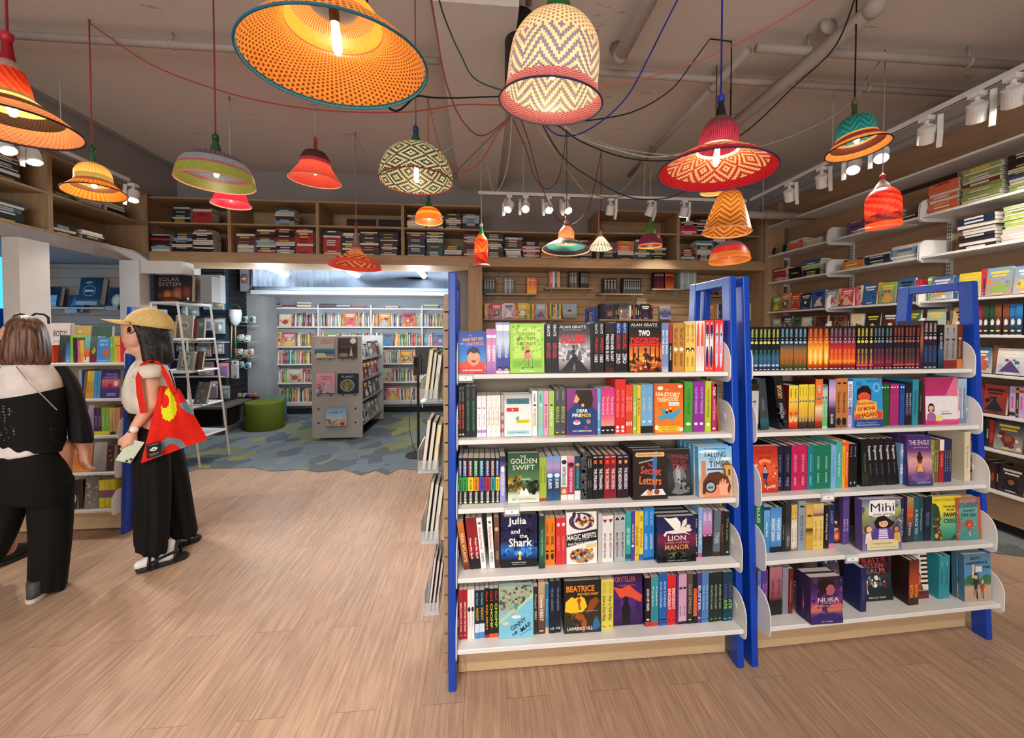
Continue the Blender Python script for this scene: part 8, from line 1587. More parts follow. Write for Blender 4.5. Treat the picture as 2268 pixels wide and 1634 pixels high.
# ------------------------------------------------------------------ far room: bookcases, duct, lamps
FY = at(600, 908, Z=.09).y
hs = [at(600, y, Y=FY).z for y in (681, 722.5, 767, 806, 848, 891)]
bx = [at(x, 767, Y=FY).x for x in (588, 705, 822, 935, 1052, 1170)]
rg = random.Random(12)
for i in range(5):
    e = empty('tall_bookcase', (bx[i], FY, 0)); tag(e, '%s white bookcase from the left along the far room wall' % ORD[i], 'bookcase', 'white bookcases in the far room'); w = bx[i+1]-bx[i]
    q = MB()
    q.box((0, 0, .09), (.012, .3, hs[0]+.06)); q.build('side_panel', WHITE, e)
    q = MB(); q.box((w-.012, 0, .09), (w-.001, .3, hs[0]+.06)); q.build('side_panel', WHITE, e)
    q = MB(); q.box((.012, .285, .09), (w-.012, .3, hs[0]+.2)); q.build('back_panel', FARW, e)
    q = MB(); q.box((0, .02, .0), (w, .28, .09)); q.build('plinth', DARKGAP, e)
    q = MB(); q.box((.012, .0, .16), (w-.012, .015, hs[-1]-.03)); q.build('kick_panel', WHITE2, e)
    for k, z in enumerate(hs):
        q = MB(); q.box((.012, 0, z-.025), (w-.012, .284, z)); q.build('shelf_board', WHITE, e)
        x = .02
        if k == 0:
            while x < w-.2:
                L = rg.uniform(.2, .3); n = rg.randint(2, 6)
                if rg.random() < .75:
                    zz = z+.001
                    for _ in range(n):
                        t = rg.uniform(.008, .022); lay(SHELVED, bx[i]+x+L/2, FY+.13, zz, L, .22, t*.96, rg.uniform(-.08, .08), rg.choice(['#c8ccd0', '#5a6a74', '#c87a5c', '#2c3440', '#c8d04a', '#8c9aa4', '#e8e4dc', '#7a3444']), None, None); zz += t
                x += L + .02
            continue
        top = hs[k-1] - .03 - z
        while x < w - .04:
            if rg.random() < .04 and x < w-.26:
                b, ops = rand_cover(rg, PAL_PALE); wd2 = rg.uniform(.2, .25); M = MT((bx[i]+x, FY+.03, z+.004)) @ MR(R(-6), 4, 'X'); book_bulk(SHELVED, M, wd2, .012, min(top-.01, rg.uniform(.22, .27)), b, None, ops); x += wd2+.01
            else:
                t = rg.uniform(.008, .03); b = rg.choice(PAL_PALE); ops = [('r', 0, 0, 1, 1, b), ('r', .3, .3, .7, .7, mixc(b, '#ffffff', .4)), ('r', 0, .9, 1, .96, rg.choice(PAL_PALE))]; ln = rg.choice([0, 0, 0, .05, -.04]); dd = rg.uniform(.2, .26)
                M = MT((bx[i]+x, FY+.01+rg.uniform(0, .05), z+.001)) @ MR(ln, 4, 'Y') @ MR(R(90), 4, 'Z') @ MT((0, -t, 0)); book_bulk(SHELVED, M, .2, t, min(top-.012, dd), b, ops); x += t + .002
# fabric duct
def _duct(nt, out):
    p = bsdf(nt, out, 0.6, 0.0, 0.4); tc = N(nt, 'ShaderNodeTexCoord'); mp = N(nt, 'ShaderNodeMapping'); mp.inputs['Scale'].default_value = (3, 1, 1.2); nt.links.new(tc.outputs['Object'], mp.inputs[0])
    nz = N(nt, 'ShaderNodeTexNoise'); nz.inputs['Scale'].default_value = 1.6; nz.inputs['Detail'].default_value = 5; nt.links.new(mp.outputs[0], nz.inputs['Vector'])
    p.inputs['Base Color'].default_value = (*H('#b4c6dc'), 1); bp = N(nt, 'ShaderNodeBump'); bp.inputs['Strength'].default_value = .35; bp.inputs['Distance'].default_value = .02
    nt.links.new(nz.outputs['Fac'], bp.inputs['Height']); nt.links.new(bp.outputs[0], p.inputs['Normal'])
DUCT = mat('foil_wrapped_duct', _duct)
DY = 6.35; d0 = at(553, 620, Y=DY); d1 = at(1052, 620, Y=DY); dzb = at(700, 642, Y=DY).z; dzt = at(700, 585, Y=DY).z
q = MB(); q.box((d0.x, DY, dzb), (1.55, DY+.6, dzt), bev=.05); o = q.build('air_duct', DUCT, smooth=True); tag(o, 'big pale blue foil-wrapped air duct under the far room ceiling', 'duct')
q = MB(); q.box((d0.x-.02, DY+.05, dzb-.07), (1.55, DY+.55, dzb-.005)); tag(q.build('duct_support', plain('grey_steel', '#a9aeb2', .4)), 'grey steel ledge carrying the air duct', 'support')
q = MB(); a = at(532, 645, Y=6.5); c = at(552, 597, Y=6.5); q.box((a.x, 6.5, a.z), (c.x-.001, 6.6, c.z)); q.box((a.x+.05, 6.46, a.z+.13), (a.x+.13, 6.499, a.z+.27), '#8c5a50', bev=.01); q.tube([(a.x+.09, 6.455, a.z+.2), (a.x+.09, 6.44, a.z+.2)], .025, '#c8b0a0', n=12)
q.c = [H('#8f9498') if c_ == H('#fff') else c_ for c_ in q.c]; tag(q.build('alarm_box', PRINT), 'grey wall box with reddish alarm left of the air duct', 'alarm')
TUBE = emis('fluorescent_tube', '#eef4ff', 9.0)
for k, (xa_, ya_, xb_, yb_) in enumerate(((592, 592, 658, 618), (770, 598, 810, 621), (926, 597, 948, 624))):
    Z_ = 2.47; a = at(xa_, ya_, Z=Z_); c = at(xb_, yb_, Z=Z_)
    if c.y > 6.3: c = a + (c-a)*((6.3-a.y)/(c.y-a.y))
    e = empty('linear_light', a); tag(e, '%s hanging fluorescent light from the left, in front of the air duct' % ORD[k], 'light', 'hanging fluorescent lights'); d = c-a; n_ = V_((-d.y, d.x, 0)).normalized()*.06
    q = MB(); v = [-n_, n_, d+n_, d-n_]; q.mesh([p + V_((0, 0, .012)) for p in v] + [p*1 + V_((0, 0, .06)) for p in v], [(3,2,1,0),(4,5,6,7),(0,1,5,4),(1,2,6,5),(2,3,7,6),(3,0,4,7)]); q.build('housing', WHITE, e)
    q = MB(); q.tube([V_((0, 0, .0)), d], .035, n=10); q.build('tube', TUBE, e)
    for f in (.2, .8): q = MB(); q.tube([d*f+V_((0, 0, .06)), d*f+V_((0, 0, 2.95-Z_))], .004, '#ccc', n=5); q.build('hanger', PRINT, e)
    l = bpy.data.lights.new('tube_light', 'POINT'); l.shadow_soft_size = .12; l.energy = 30; l.color = (.86, .93, 1.0)
    o = bpy.data.objects.new('tube_light', l); LK(o); o.parent = e; o.location = d*.1 - V_((0, 0, .5))

# ------------------------------------------------------------------ grey display stand with face-out picture books
GZ = 5.28; g0 = at(693, 975, Z=0); g1 = at(802, 974, Z=0); gh = 1.49; L = 1.15
gy = (g0.y+g1.y)/2; e = empty('display_stand', (g0.x, gy, 0)); tag(e, 'grey metal display stand with picture books facing out, in the far room', 'display stand'); gw = g1.x-g0.x
STAND = plain('warm_grey_metal', '#a8a6a2', .5, amt=.04)
q = MB(); q.box((0, 0, .03), (gw, .03, gh), bev=.004); q.build('front_panel', STAND, e)
q = MB()
for zz in (.25, .45, .65, .87, 1.17):
    for k in range(4): q.tube([(gw*(.13+.245*k), -.004, zz), (gw*(.13+.245*k), .002, zz)], .014, '#2a2a2c', n=10)
q.build('peg_holes', PRINT, e)
q = MB(); q.box((gw*.15, .08, 0), (gw*.9, L-.05, .03)); q.build('base', BLACK, e)
q = MB(); q.box((gw*.45, .031, .03), (gw*.55, L, gh-.1)); q.build('spine_panel', STAND, e)
q = MB(); q.box((0, L, .03), (gw, L+.03, gh)); q.build('rear_panel', STAND, e)
for sd in (0, 1):
    for z in (.2, .55, .85, 1.15):
        q = MB(); x0, x1 = (gw*.551, gw*.98) if sd else (gw*.02, gw*.449); q.box((x0, .032, z-.015), (x1, L-.001, z)); q.build('side_shelf', GREYM, e)
        if sd:
            y = .05
            while y < L - .2:
                b, ops = rand_cover(rg, PAL_DARK + ['#8ab0a0', '#c8d0c0']); wd2 = rg.uniform(.17, .22)
                M = MT((g0.x+x1-.02, gy+y+.005, z+.006)) @ MR(R(90), 4, 'Z') @ MR(R(-10), 4, 'X'); book_bulk(SHELVED, M, wd2, .02, .25, b, None, ops); y += wd2+.015
def on_stand(px0, px1, pyt, pyb, label, cover, ops):
    a = at(px0, pyb, Y=gy-.03); c = at(px1, pyt, Y=gy-.03); o, p_ = book_mesh(c.x-a.x, .014, c.z-a.z, cover, None, ops, hard=True); LK(o); LK(p_); p_.parent = o; o.name = 'book'
    M = MT((a.x, a.y-.002, a.z)) @ MR(R(-2.5), 4, 'X'); o.location = M.to_translation(); o.rotation_euler = M.to_euler(); tag(o, uniq(label), 'book', 'picture books on the grey stand')
    q = MB(); q.box((a.x, gy-.06, a.z-.012), (c.x, gy-.001, a.z-.006))
    for f in (.25, .75): x = a.x+(c.x-a.x)*f; q.tube([(x, gy-.06, a.z-.02), (x, gy-.001, a.z-.02)], .008, n=8)
    tag(q.build('ledge', GREYM), 'small ledge under the %s' % ' '.join(label.split(',')[0].split()[:9]), 'ledge')
on_stand(697,740,748,793,'pale cover with coral capitals over a sea view, top left of the stand','#b8b4b0',[('G',[(0,'#c8b898'),(.25,'#2a5a7c'),(.45,'#4a8aa8'),(.5,'#c0bcb8'),(1,'#b4b0ac')]),('t','AMAZING',.6,.87,.6,.08,'#c8503c',5),('t','LANDMARKS',.6,.75,.66,.08,'#c8503c',5),('p',[(.05,.05),(.1,.25),(.5,.25),(.6,.05)],'#d8c8a0')])
on_stand(748,790,748,793,'dark brown cover with white moon, top right of the stand','#3a2c28',[('G',[(0,'#4a4440'),(.4,'#2c201c'),(1,'#4a4444')]),('e',.8,.85,.16,.14,'#f0ece4'),('t','SPACE',.4,.55,.5,.1,'#8c5a3c'),('p',[(.62,.1),(.7,.6),(.78,.1)],'#c8c4bc'),('e',.3,.15,.25,.1,'#8a8a88')])
on_stand(699, 741, 826, 871, 'pink cover with red title, middle left of the stand', '#d8a0b8', [('G', [(0, '#c8b0c0'), (.4, '#b8a0b4'), (.5, '#d898b4'), (1, '#e0a8bc')]), ('t', 'WHAT BUILDING', .55, .82, .6, .07, '#a8283c'), ('t', 'KEEPS UP', .55, .7, .5, .07, '#a8283c'), ('x', 16, 4, (.1, 0, .9, .5), .1, ['#d8604a', '#8a8ab0', '#e8c8a0'])])
on_stand(747, 793, 827, 871, 'navy cover with round green-gold emblem, middle right of the stand', '#1a2340', [('t', 'PLANET', .5, .84, .6, .1, '#c8c8d0', 0, 0), ('e', .48, .4, .34, .32, '#8aa0a8'), ('e', .48, .4, .28, .27, '#5a6a34'), ('x', 14, 3, (.3, .2, .66, .6), .07, ['#a8803c', '#7a9a4a', '#c89a4a'])])
on_stand(722,767,902,944,'sky blue cover with city skyline and red sticker, bottom of the stand','#8ab8d8',[('G',[(0,'#c0a890'),(.35,'#d8c4a8'),(.45,'#b8d0e0'),(1,'#7ab0d8')]),('t','I LOVE MY CITY',.5,.72,.66,.1,'#2a4a6a'),('p',[(.84,.1),(.88,.7),(.92,.1)],'#c8846a'),('e',.8,.12,.1,.1,'#b8283a'),('x',20,3,(0,.05,.8,.35),.07,['#a88a70','#e8dcc8','#8ca0a8'])])
# ------------------------------------------------------------------ stools, bench
def stool(pxc, pyb, w, h, D, col, label):
    a = at(pxc, pyb, Z=0); r = w/2*D/FPX; q = MB(); q.lathe([(.001, 0), (r*.98, 0), (r, .015), (r, h-.02), (r*.985, h-.005), (r*.95, h), (.001, h)], 40); o = q.build('round_stool', plain('felt_'+col[1:], col, .95, amt=.08, scale=40, spec=.1), smooth=False); o.location = (a.x, a.y + r, 0)
    for p in o.data.polygons: p.use_smooth = abs(p.normal.z) < .5
    tag(o, label, 'stool')
stool(565, 958, 77, .44, 5.75, '#66732a', 'olive green round felt stool beside the low bench')
stool(592, 941, 50, .43, 6.3, '#54828a', 'dusty teal round felt stool behind the green one')
BT = plain('bench_top', '#6a645e', .6)
q = MB(); b0 = at(430, 950, Y=5.72); b1 = at(500, 950, Y=5.85); b2 = at(575, 950, Y=6.82)
zb = .43
e = empty('low_bench', (b1.x, b1.y, 0)); tag(e, 'long dark low display bench under the navy and black slat walls', 'bench')
def lb(v): return (v[0]-b1.x, v[1]-b1.y)
poly = [(-5.45, 5.85), (b1.x, 5.85), (b2.x, 6.84), (xn+.01, 6.84), (xn+.01, 6.29), (-5.45, 6.29)]
def prism(q, pl, z0, z1, col='#fff'):
    n = len(pl); q.mesh([(*lb(p), z0) for p in pl] + [(*lb(p), z1) for p in pl], [tuple(range(n))[::-1], tuple(range(n, 2*n))] + [(i, (i+1) % n, (i+1) % n+n, i+n) for i in range(n)], col)
q = MB(); prism(q, poly, zb-.035, zb); q.build('bench_top', BT, e)
inn = [(-5.4, 5.92), (b1.x-.05, 5.92), (b2.x-.05, 6.8), (xn+.02, 6.8), (xn+.02, 6.28), (-5.4, 6.28)]
q = MB(); prism(q, inn, 0, .09); q.build('plinth', BT, e)
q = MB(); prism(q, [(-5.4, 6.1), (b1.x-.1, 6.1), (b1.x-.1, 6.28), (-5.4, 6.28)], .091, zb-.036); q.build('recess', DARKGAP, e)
for x, y in ((b1.x-.03, 5.88), (b2.x-.04, 6.4)): q = MB(); q.box((x-b1.x-.02, y-b1.y-.02, .09), (x-b1.x+.02, y-b1.y+.02, zb-.036)); q.build('leg', BT, e)

# ------------------------------------------------------------------ toys and packets on the dark slat walls
def packet(px0, px1, pyt, pyb, Y, label, back, blobs, cat='toy pack', name='toy_packet', d=.035, hang=True):
    a = at(px0, pyb, Y=Y); c = at(px1, pyt, Y=Y); w, h = c.x-a.x, c.z-a.z
    e = empty(name, (a.x, Y, a.z)); tag(e, uniq(label), cat, 'toys and packets on the dark slat walls')
    q = MB(); q.box((0, -.003, 0), (w, 0, h), back); A = Art(q, (0, -.003, 0), (1, 0, 0), (0, 0, 1), (0, -1, 0), w, h)
    A.run([('r', .05, .8, .95, .96, mixc(back, '#ffffff', .6))] + [('e', *b_) for b_ in blobs]); q.build('backing_card', PRINT, e)
    q = MB()
    for cx_, cy_, rx_, ry_, col in blobs: q.lathe([(.001, -.02), (.8, -.016), (1, -.004), (.8, .012), (.001, .02)], 14, col, M=MT((w*cx_, -.02, h*cy_)) @ Matrix.Diagonal((w*rx_*.8, 1, h*ry_*.8, 1)) @ MR(R(90), 4, 'X'))
    q.build('contents', PRINT, e, smooth=True)
    q = MB(); q.box((w*.05, -d-.004, h*.03), (w*.95, -.0035, h*.76), bev=.004); q.build('clear_blister', ACRYL, e)
    if hang: q = MB(); q.tube([(w/2, -d-.03, h+.012), (w/2, .18, h+.012)], .003, '#999', n=5); q.build('hook', PRINT, e)
YN = 6.18
for a in ((452, 499, 662, 686, 'sky blue space poster packet on the navy slat wall', '#5a9ab0', [(.3, .5, .18, .3, '#c8d8c0'), (.7, .5, .2, .3, '#d8b83a')]),
          (404, 414, 680, 698, 'small green packet left of the green card', '#2a9a6a', [(.5, .4, .3, .3, '#c8e8d8')]), (417, 442, 680, 700, 'green card with white tools on the navy wall', '#1f9a6c', [(.5, .45, .3, .28, '#e0e8e8')]),
          (446, 472, 705, 732, 'white packet with blue gadget, upper middle', '#c8d0d4', [(.5, .45, .3, .3, '#2a4a8c')]), (475, 499, 706, 739, 'clear cylinder pack with white label, right of the blue gadget', '#a8b8b0', [(.5, .4, .25, .3, '#e8ecec')]),
          (437, 471, 757, 790, 'planet and moon kit in a dark box', '#1c2438', [(.4, .4, .3, .3, '#b8c0c8'), (.75, .3, .14, .2, '#d87a3a')]), (474, 498, 755, 784, 'pack of two white balls', '#5a6064', [(.5, .65, .3, .22, '#dcdcd8'), (.5, .28, .3, .22, '#d0d0cc')]),
          (418, 433, 757, 777, 'black and gold small card beside the planet kit', '#26221e', [(.4, .4, .25, .25, '#c8a03a')]), (442, 475, 800, 831, 'pink craft box on the middle ledge', '#a84a7c', [(.5, .3, .3, .2, '#e8d0dc')]),
          (394, 408, 758, 778, 'blue and white flyer on the navy wall', '#3a6ab0', [(.5, .4, .25, .2, '#e8e8e8')]), (484, 508, 803, 837, 'hot pink toy case with handle', '#d83a7c', [(.5, .4, .3, .3, '#7a4ac8')]),
          (466, 484, 842, 882, 'dark red boxed figure on the bench', '#5a1c34', [(.5, .7, .2, .15, '#d8c8c8')]), (444, 464, 852, 872, 'small brown and white box on the bench', '#6a5a5c', [(.5, .5, .25, .25, '#c8b8b8')]), (490, 510, 853, 882, 'clear box of green toys on the bench', '#6a7468', [(.5, .4, .3, .3, '#8aa08a')])):
    packet(a[0], a[1], a[2], a[3], YN if a[3] < 840 else 6.05, a[4], a[5], a[6], hang=a[3] < 840)
Yk = 6.45
def item(label, cat, name, parts, grp='toys and packets on the dark slat walls'):
    c = parts[0][2][0] if False else None; e = None
    for nm, m, fn in parts:
        q = MB(); fn(q)
        if e is None:
            cc = V_(q.v[0]); e = empty(name, cc); tag(e, uniq(label), cat, grp)
        q.v = [tuple(V_(v) - cc) for v in q.v]; q.build(nm, m, e, smooth=True)
# butterfly net
nt0 = at(520, 690, Y=Yk-.08); nb = at(516, 790, Y=Yk-.08)
item('white butterfly net with green rim and wooden handle, hanging on the black wall', 'net', 'butterfly_net', [
 ('rim', PRINT, lambda q: q.tube([nt0 + V_((.085*cos(t*PI/10), 0, .085*sin(t*PI/10)+.03)) for t in range(21)], .006, '#1f6a4a', n=6)),
 ('net_bag', PRINT, lambda q: q.lathe([(.083, 0), (.09, -.08), (.07, -.2), (.02, -.26), (.001, -.265)], 18, '#d0d6d6', M=MT(nt0+V_((.02, -.02, .03))))),
 ('handle', PRINT, lambda q: (q.tube([nt0+V_((-.04, 0, -.05)), nb+V_((-.03, 0, .05))], .009, '#d8b878', n=8), q.tube([nb+V_((-.03, 0, .06)), nb+V_((-.03, 0, -.06))], .012, '#1c7a4c', n=8), q.tube([nb+V_((-.03, 0, -.06)), nb+V_((-.03, 0, -.18))], .009, '#e8703a', n=8)))])
h2 = at(521, 700, Y=Yk-.05); item('wooden-handled green and orange tool beside the butterfly net', 'tool', 'garden_tool', [('handle', PRINT, lambda q: (q.tube([h2, h2-V_((0, 0, .38))], .009, '#d8b878', n=8), q.tube([h2-V_((0, 0, .38)), h2-V_((0, 0, .52))], .012, '#1c7a4c', n=8), q.tube([h2-V_((0, 0, .52)), h2-V_((0, 0, .66))], .009, '#e8703a', n=8)))])
packet(514, 529, 798, 838, Yk-.1, 'white hanging tag card with black dots', '#dcdcda', [(.5, .88, .14, .06, '#222222'), (.5, .12, .2, .07, '#222222')])
for k, (x, y, col, lb_) in enumerate(((541, 708, '#2a4a3c', 'dark green magnifier on the upper acrylic ledge'), (558, 708, '#1c5a44', 'round green compass toy on the upper acrylic ledge'), (533, 748, '#c8ccc8', 'white and green spectacle toy, left of its row'), (547, 750, '#e0e4e0', 'white spectacle toy beside the first one'), (530, 780, '#c8c4b8', 'silver bug viewer, left of its row'), (543, 782, '#a8a49a', 'grey bug viewer in the middle of its row'), (554, 780, '#c87a3c', 'orange bug viewer at the right of its row'), (532, 808, '#2a8a7c', 'teal swim goggles, left of the row'), (548, 810, '#2a6a9c', 'blue-green swim goggles, right of the row'))):
    p = at(x, y, Y=6.6); item(lb_, 'toy', 'small_toy', [('body', PRINT, lambda q: (q.lathe([(.001, -.03), (.03, -.02), (.036, 0), (.025, .03), (.001, .036)], 14, col, M=MT(p)), q.tube([p + V_((.038*cos(t*PI/6), -.02, .05*sin(t*PI/6))) for t in range(13)], .006, mixc(col, '#ffffff', .4), n=5))), ('back_card', PRINT, lambda q: q.box(tuple(p+V_((-.038, .03, -.05))), tuple(p+V_((.038, .035, .06))), '#d8dcd8'))])
for y in (721, 757, 790): 
    p = at(524, y, Y=6.62); p2 = at(566, y, Y=6.62); q = MB(); q.box((p.x, p.y-.1, p.z-.008), (p2.x, p.y+.1, p.z)); tag(q.build('clear_ledge', ACRYL), 'clear ledge with small toys, at height %s of the black wall' % {721: 'top', 757: 'middle', 790: 'bottom'}[y], 'ledge')
for k, (x, y, col, nm) in enumerate(((518, 878, '#1f6a4a', 'green'), (531, 874, '#e8b82c', 'yellow'), (543, 872, '#d8d8d4', 'white'), (553, 869, '#b8283c', 'red'), (564, 866, '#e8602c', 'orange'), (549, 862, '#5a2c7c', 'purple'))):
    p = at(x, y+6, Y=6.6); item('%s toy car on the right end of the low bench' % nm, 'toy', 'toy_car', [('body', PRINT, lambda q: (q.box((p.x-.036, p.y-.03, zb+.015), (p.x+.036, p.y+.03, zb+.05), col, bev=.008), q.box((p.x-.03, p.y-.025, zb+.05), (p.x+.025, p.y+.025, zb+.085), mixc(col, '#ffffff', .35), bev=.008))), ('wheels', PRINT, lambda q: [q.tube([(p.x+sx*.022, p.y-.034, zb+.016), (p.x+sx*.022, p.y+.034, zb+.016)], .015, '#1a1a1a', n=12) for sx in (-1, 1)])])
for y in (694, 757, 795, 833):
    if y in (694,): continue
    p = at(392, y, Y=6.2); p2 = at(500, y, Y=6.2); q = MB(); q.box((p.x, 6.1, p.z-.012), (p2.x, 6.295, p.z)); tag(q.build('wall_ledge', WHITE2), 'thin white ledge on the navy slat wall, %s of three' % {757: 'top', 795: 'middle', 833: 'bottom'}[y], 'ledge')
# ------------------------------------------------------------------ acrylic pockets on the left end of the nearest unit
for k, (yt, yb_, xo, n, cols) in enumerate(((770, 884, 938, 3, ['#d8c88a', '#26302c', '#e0dcc8']), (925, 1040, 932, 3, ['#5a3020', '#1c1a1c', '#c8a83a']), (1062, 1195, 938, 3, ['#1a1a1c', '#3a3a40', '#c8c4bc']), (1232, 1352, 946, 3, ['#1c2a50', '#4a1c34', '#3a1c2c']))):
    Yp = 1.735; zt = at(970, yt, Y=Yp).z; zb_ = at(970, yb_, Y=Yp).z; xl = at(xo, yb_, Y=Yp).x; xr = -0.193
    e = empty('acrylic_pocket', (xr, Yp, zb_)); tag(e, '%s clear book pocket from the top on the left end of the nearest unit' % ORD[k], 'holder', 'clear pockets on the end of the nearest unit')
    q = MB(); dx = xl-xr-.012; q.box((dx, -.015, -.01), (-.001, .2, -.005)); q.box((dx, -.015, -.005), (dx+.004, .2, .1)); q.box((dx+.004, -.019, -.005), (-.001, -.0155, .05)); q.box((-.004, -.015, -.005), (-.001, .2, .12)); q.build('tray', ACRYL, e)
    H_ = zt-zb_; x = xl; tt = (xr-xl)/n*.7
    for j in range(n):
        b, ops = cols[j], []
        pr = book_mesh(.17, tt, H_*.98-.012*j, cols[j], spine_ops(cols[j]), [('r', .1, .1, .9, .9, mixc(cols[j], '#ffffff', .3))], hard=True)
        # fore-edge towards the viewer: rotate so +x (fore-edge) faces -Y ; front cover faces -X
        M = MT((x + .001, Yp+.17, zb_)) @ MR(R(7), 4, 'Y') @ MR(R(-90), 4, 'Z')
        a, c = pr; LK(a); LK(c); c.parent = a; a.location = M.to_translation(); a.rotation_euler = M.to_euler()
        tag(a, uniq('%s book from the left in the %s clear end pocket of the nearest unit' % (ORD[j], ORD[k])), 'book', 'books in the end pockets of the nearest unit'); x += tt + (xr-xl)*.07
# small screen on a pole with grey scanner, behind the nearest unit
pb = at(927, 1008, Z=0); e = empty('screen_stand', (pb.x, pb.y, 0)); tag(e, 'black catalogue screen on a thin pole, half hidden behind the nearest unit', 'screen stand')
D_ = (pb - V_((0, 0, 1.55))).dot(_F)
q = MB(); q.tube([(0, 0, .02), (0, 0, 1.1)], .016, '#141416', n=12); q.build('pole', BLACK, e)
q = MB(); q.lathe([(.001, 0), (.16, 0), (.16, .012), (.02, .022), (.001, .022)], 24, '#141416'); q.build('base', BLACK, e)
sl, sr_, zt_, zb2 = at(922, 768, D=D_), at(972, 768, D=D_), at(940, 768, D=D_).z, at(940, 828, D=D_).z
q = MB(); q.box((sl.x-pb.x, -.02, zb2), (sr_.x-pb.x, .02, zt_), bev=.005); q.build('screen', BLACK, e)
q = MB(); s0 = at(917, 786, D=D_), at(934, 830, D=D_); q.box((s0[0].x-pb.x, -.08, s0[1].z), (s0[1].x-pb.x, -.021, s0[0].z), '#77787c', bev=.015); q.build('scanner', PRINT, e, smooth=True)
q = MB(); q.tube([at(x, y, D=D_-.05)-V_((pb.x, pb.y, 0)) for x, y in ((914, 868), (909, 900), (906, 940), (908, 955), (914, 985), (921, 1003))], .004, '#1a1a1c', n=6); q.build('cable', PRINT, e)
tag(SHELVED.build('shelved_books', PRINT), 'remaining smaller books on all shelves, in overhead stacks, on right wall and far bookcases', 'books', kind='stuff')
# ------------------------------------------------------------------ the two shoppers
def person(px, py, label):
    b = at(px, py, Z=0); s = V_((b.x, b.y, 0)).normalized(); d0 = b.dot(s); rz = -math.atan2(s.x, s.y)
    e = empty('person', b, rz); tag(e, label, 'person'); Ri = MR(-rz, 3, 'Z')
    def P(x, y, dy=0.0):     # point of the figure seen at (x, y), dy metres behind its middle plane
        r = ray(x, y); return Ri @ (V_((0, 0, CAMZ)) + r*((d0+dy)/r.dot(s)) - b)
    return e, P, rz
def blob(e, name, m, caps, vox=.006, it=4):
    """tapered capsules grown together into one skin"""
    q = MB()
    for a, c, r0, r1 in caps:
        a, c = V_(a), V_(c); d = c-a; d = d.normalized() if d.length > 1e-5 else V_((0, 0, 1)); pts, rr = [], []
        for k in range(5): t = k*PI/8; pts.append(a-d*r0*cos(t)); rr.append(max(r0*sin(t), .0004))
        for k in range(5): t = k*PI/8; pts.append(c+d*r1*sin(t)); rr.append(max(r1*cos(t), .0004))
        q.tube(pts, rr, n=14)
    o = q.build(name, m, e, smooth=True); r = o.modifiers.new('grow', 'REMESH'); r.mode = 'VOXEL'; r.voxel_size = vox; r.use_smooth_shade = True
    s = o.modifiers.new('smooth', 'SMOOTH'); s.iterations = it; s.factor = .5; return o
def cloth(e, name, m, P, rows, pl=0, nf=11, n=66, col='#fff', cap=True, smooth=True):
    """rows: (left px, right px, y px, half thickness m, depth offset)"""
    R_ = []
    for i_, (xl, xr, y, th, dy) in enumerate(rows):
        y0, y1 = y if isinstance(y, tuple) else (y, y); a, c = P(xl, y0, dy), P(xr, y1, dy); ce = (a+c)/2; hw = (c-a)/2; k = pl*i_/(len(rows)-1)
        R_.append([ce + hw*cos(t)*(1+k*sin(nf*t)) + V_((0, th*sin(t)*(1+k*sin(nf*t+1)), 0)) for t in [2*PI*j/n for j in range(n)]])
    R_ = [R_[0]] + R_ + [R_[-1]]; R_[1] = [p.lerp(p2, .04) for p, p2 in zip(R_[0], R_[2])]; R_[-2] = [p.lerp(p2, .04) for p, p2 in zip(R_[-1], R_[-3])]
    q = MB(); q.loft(R_, col, caps=cap); o = q.build(name, m, e, smooth=smooth); s = o.modifiers.new('s', 'SUBSURF'); s.levels = s.render_levels = 1; return o
SKIN = plain('skin', '#e0a88c', .5, amt=.04, scale=9, **{'Subsurface Weight': .15, 'Subsurface Radius': (.02, .008, .004)})
def fab(n, c, sc=60, bump=.3): return plain(n, c, .85, amt=.1, scale=sc, bump=bump, spec=.2)
BLK, CREAM, HAIRB = fab('black_crepe', '#131314', 9, .6), fab('cream_linen', '#ddd3c4', 14, .5), plain('black_hair', '#100d0d', .5, amt=.5, scale=90, bump=.6)
def hand(P0, d, up, s, curl=.5):
    """palm and five separate bent fingers; d = towards the fingertips, up = thumb side"""
    d, up = d.normalized(), up.normalized(); n = d.cross(up).normalized(); c = [(P0, P0+d*.05*s, .023*s, .021*s), (P0+up*.014*s, P0+d*.066*s+up*.022*s, .016*s, .015*s), (P0-up*.012*s, P0+d*.06*s-up*.022*s, .016*s, .014*s)]
    for k, L in enumerate((.036, .042, .040, .032)):
        b = P0 + d*.072*s + up*(.03-.019*k)*s; f = d*cos(curl)+n*sin(curl); g = d*cos(curl*2.2)+n*sin(curl*2.2); m_ = b+f*L*s; c += [(b-d*.012*s, m_, .0092*s, .0085*s), (m_, m_+g*L*.8*s, .0085*s, .0068*s)]
    t0 = P0+up*.022*s+d*.012*s; t1 = t0+(up*.55+d*.7+n*.35).normalized()*.036*s; return c + [(t0, t1, .0125*s, .0105*s), (t1, t1+(d+n*.6).normalized()*.028*s, .0105*s, .008*s)]
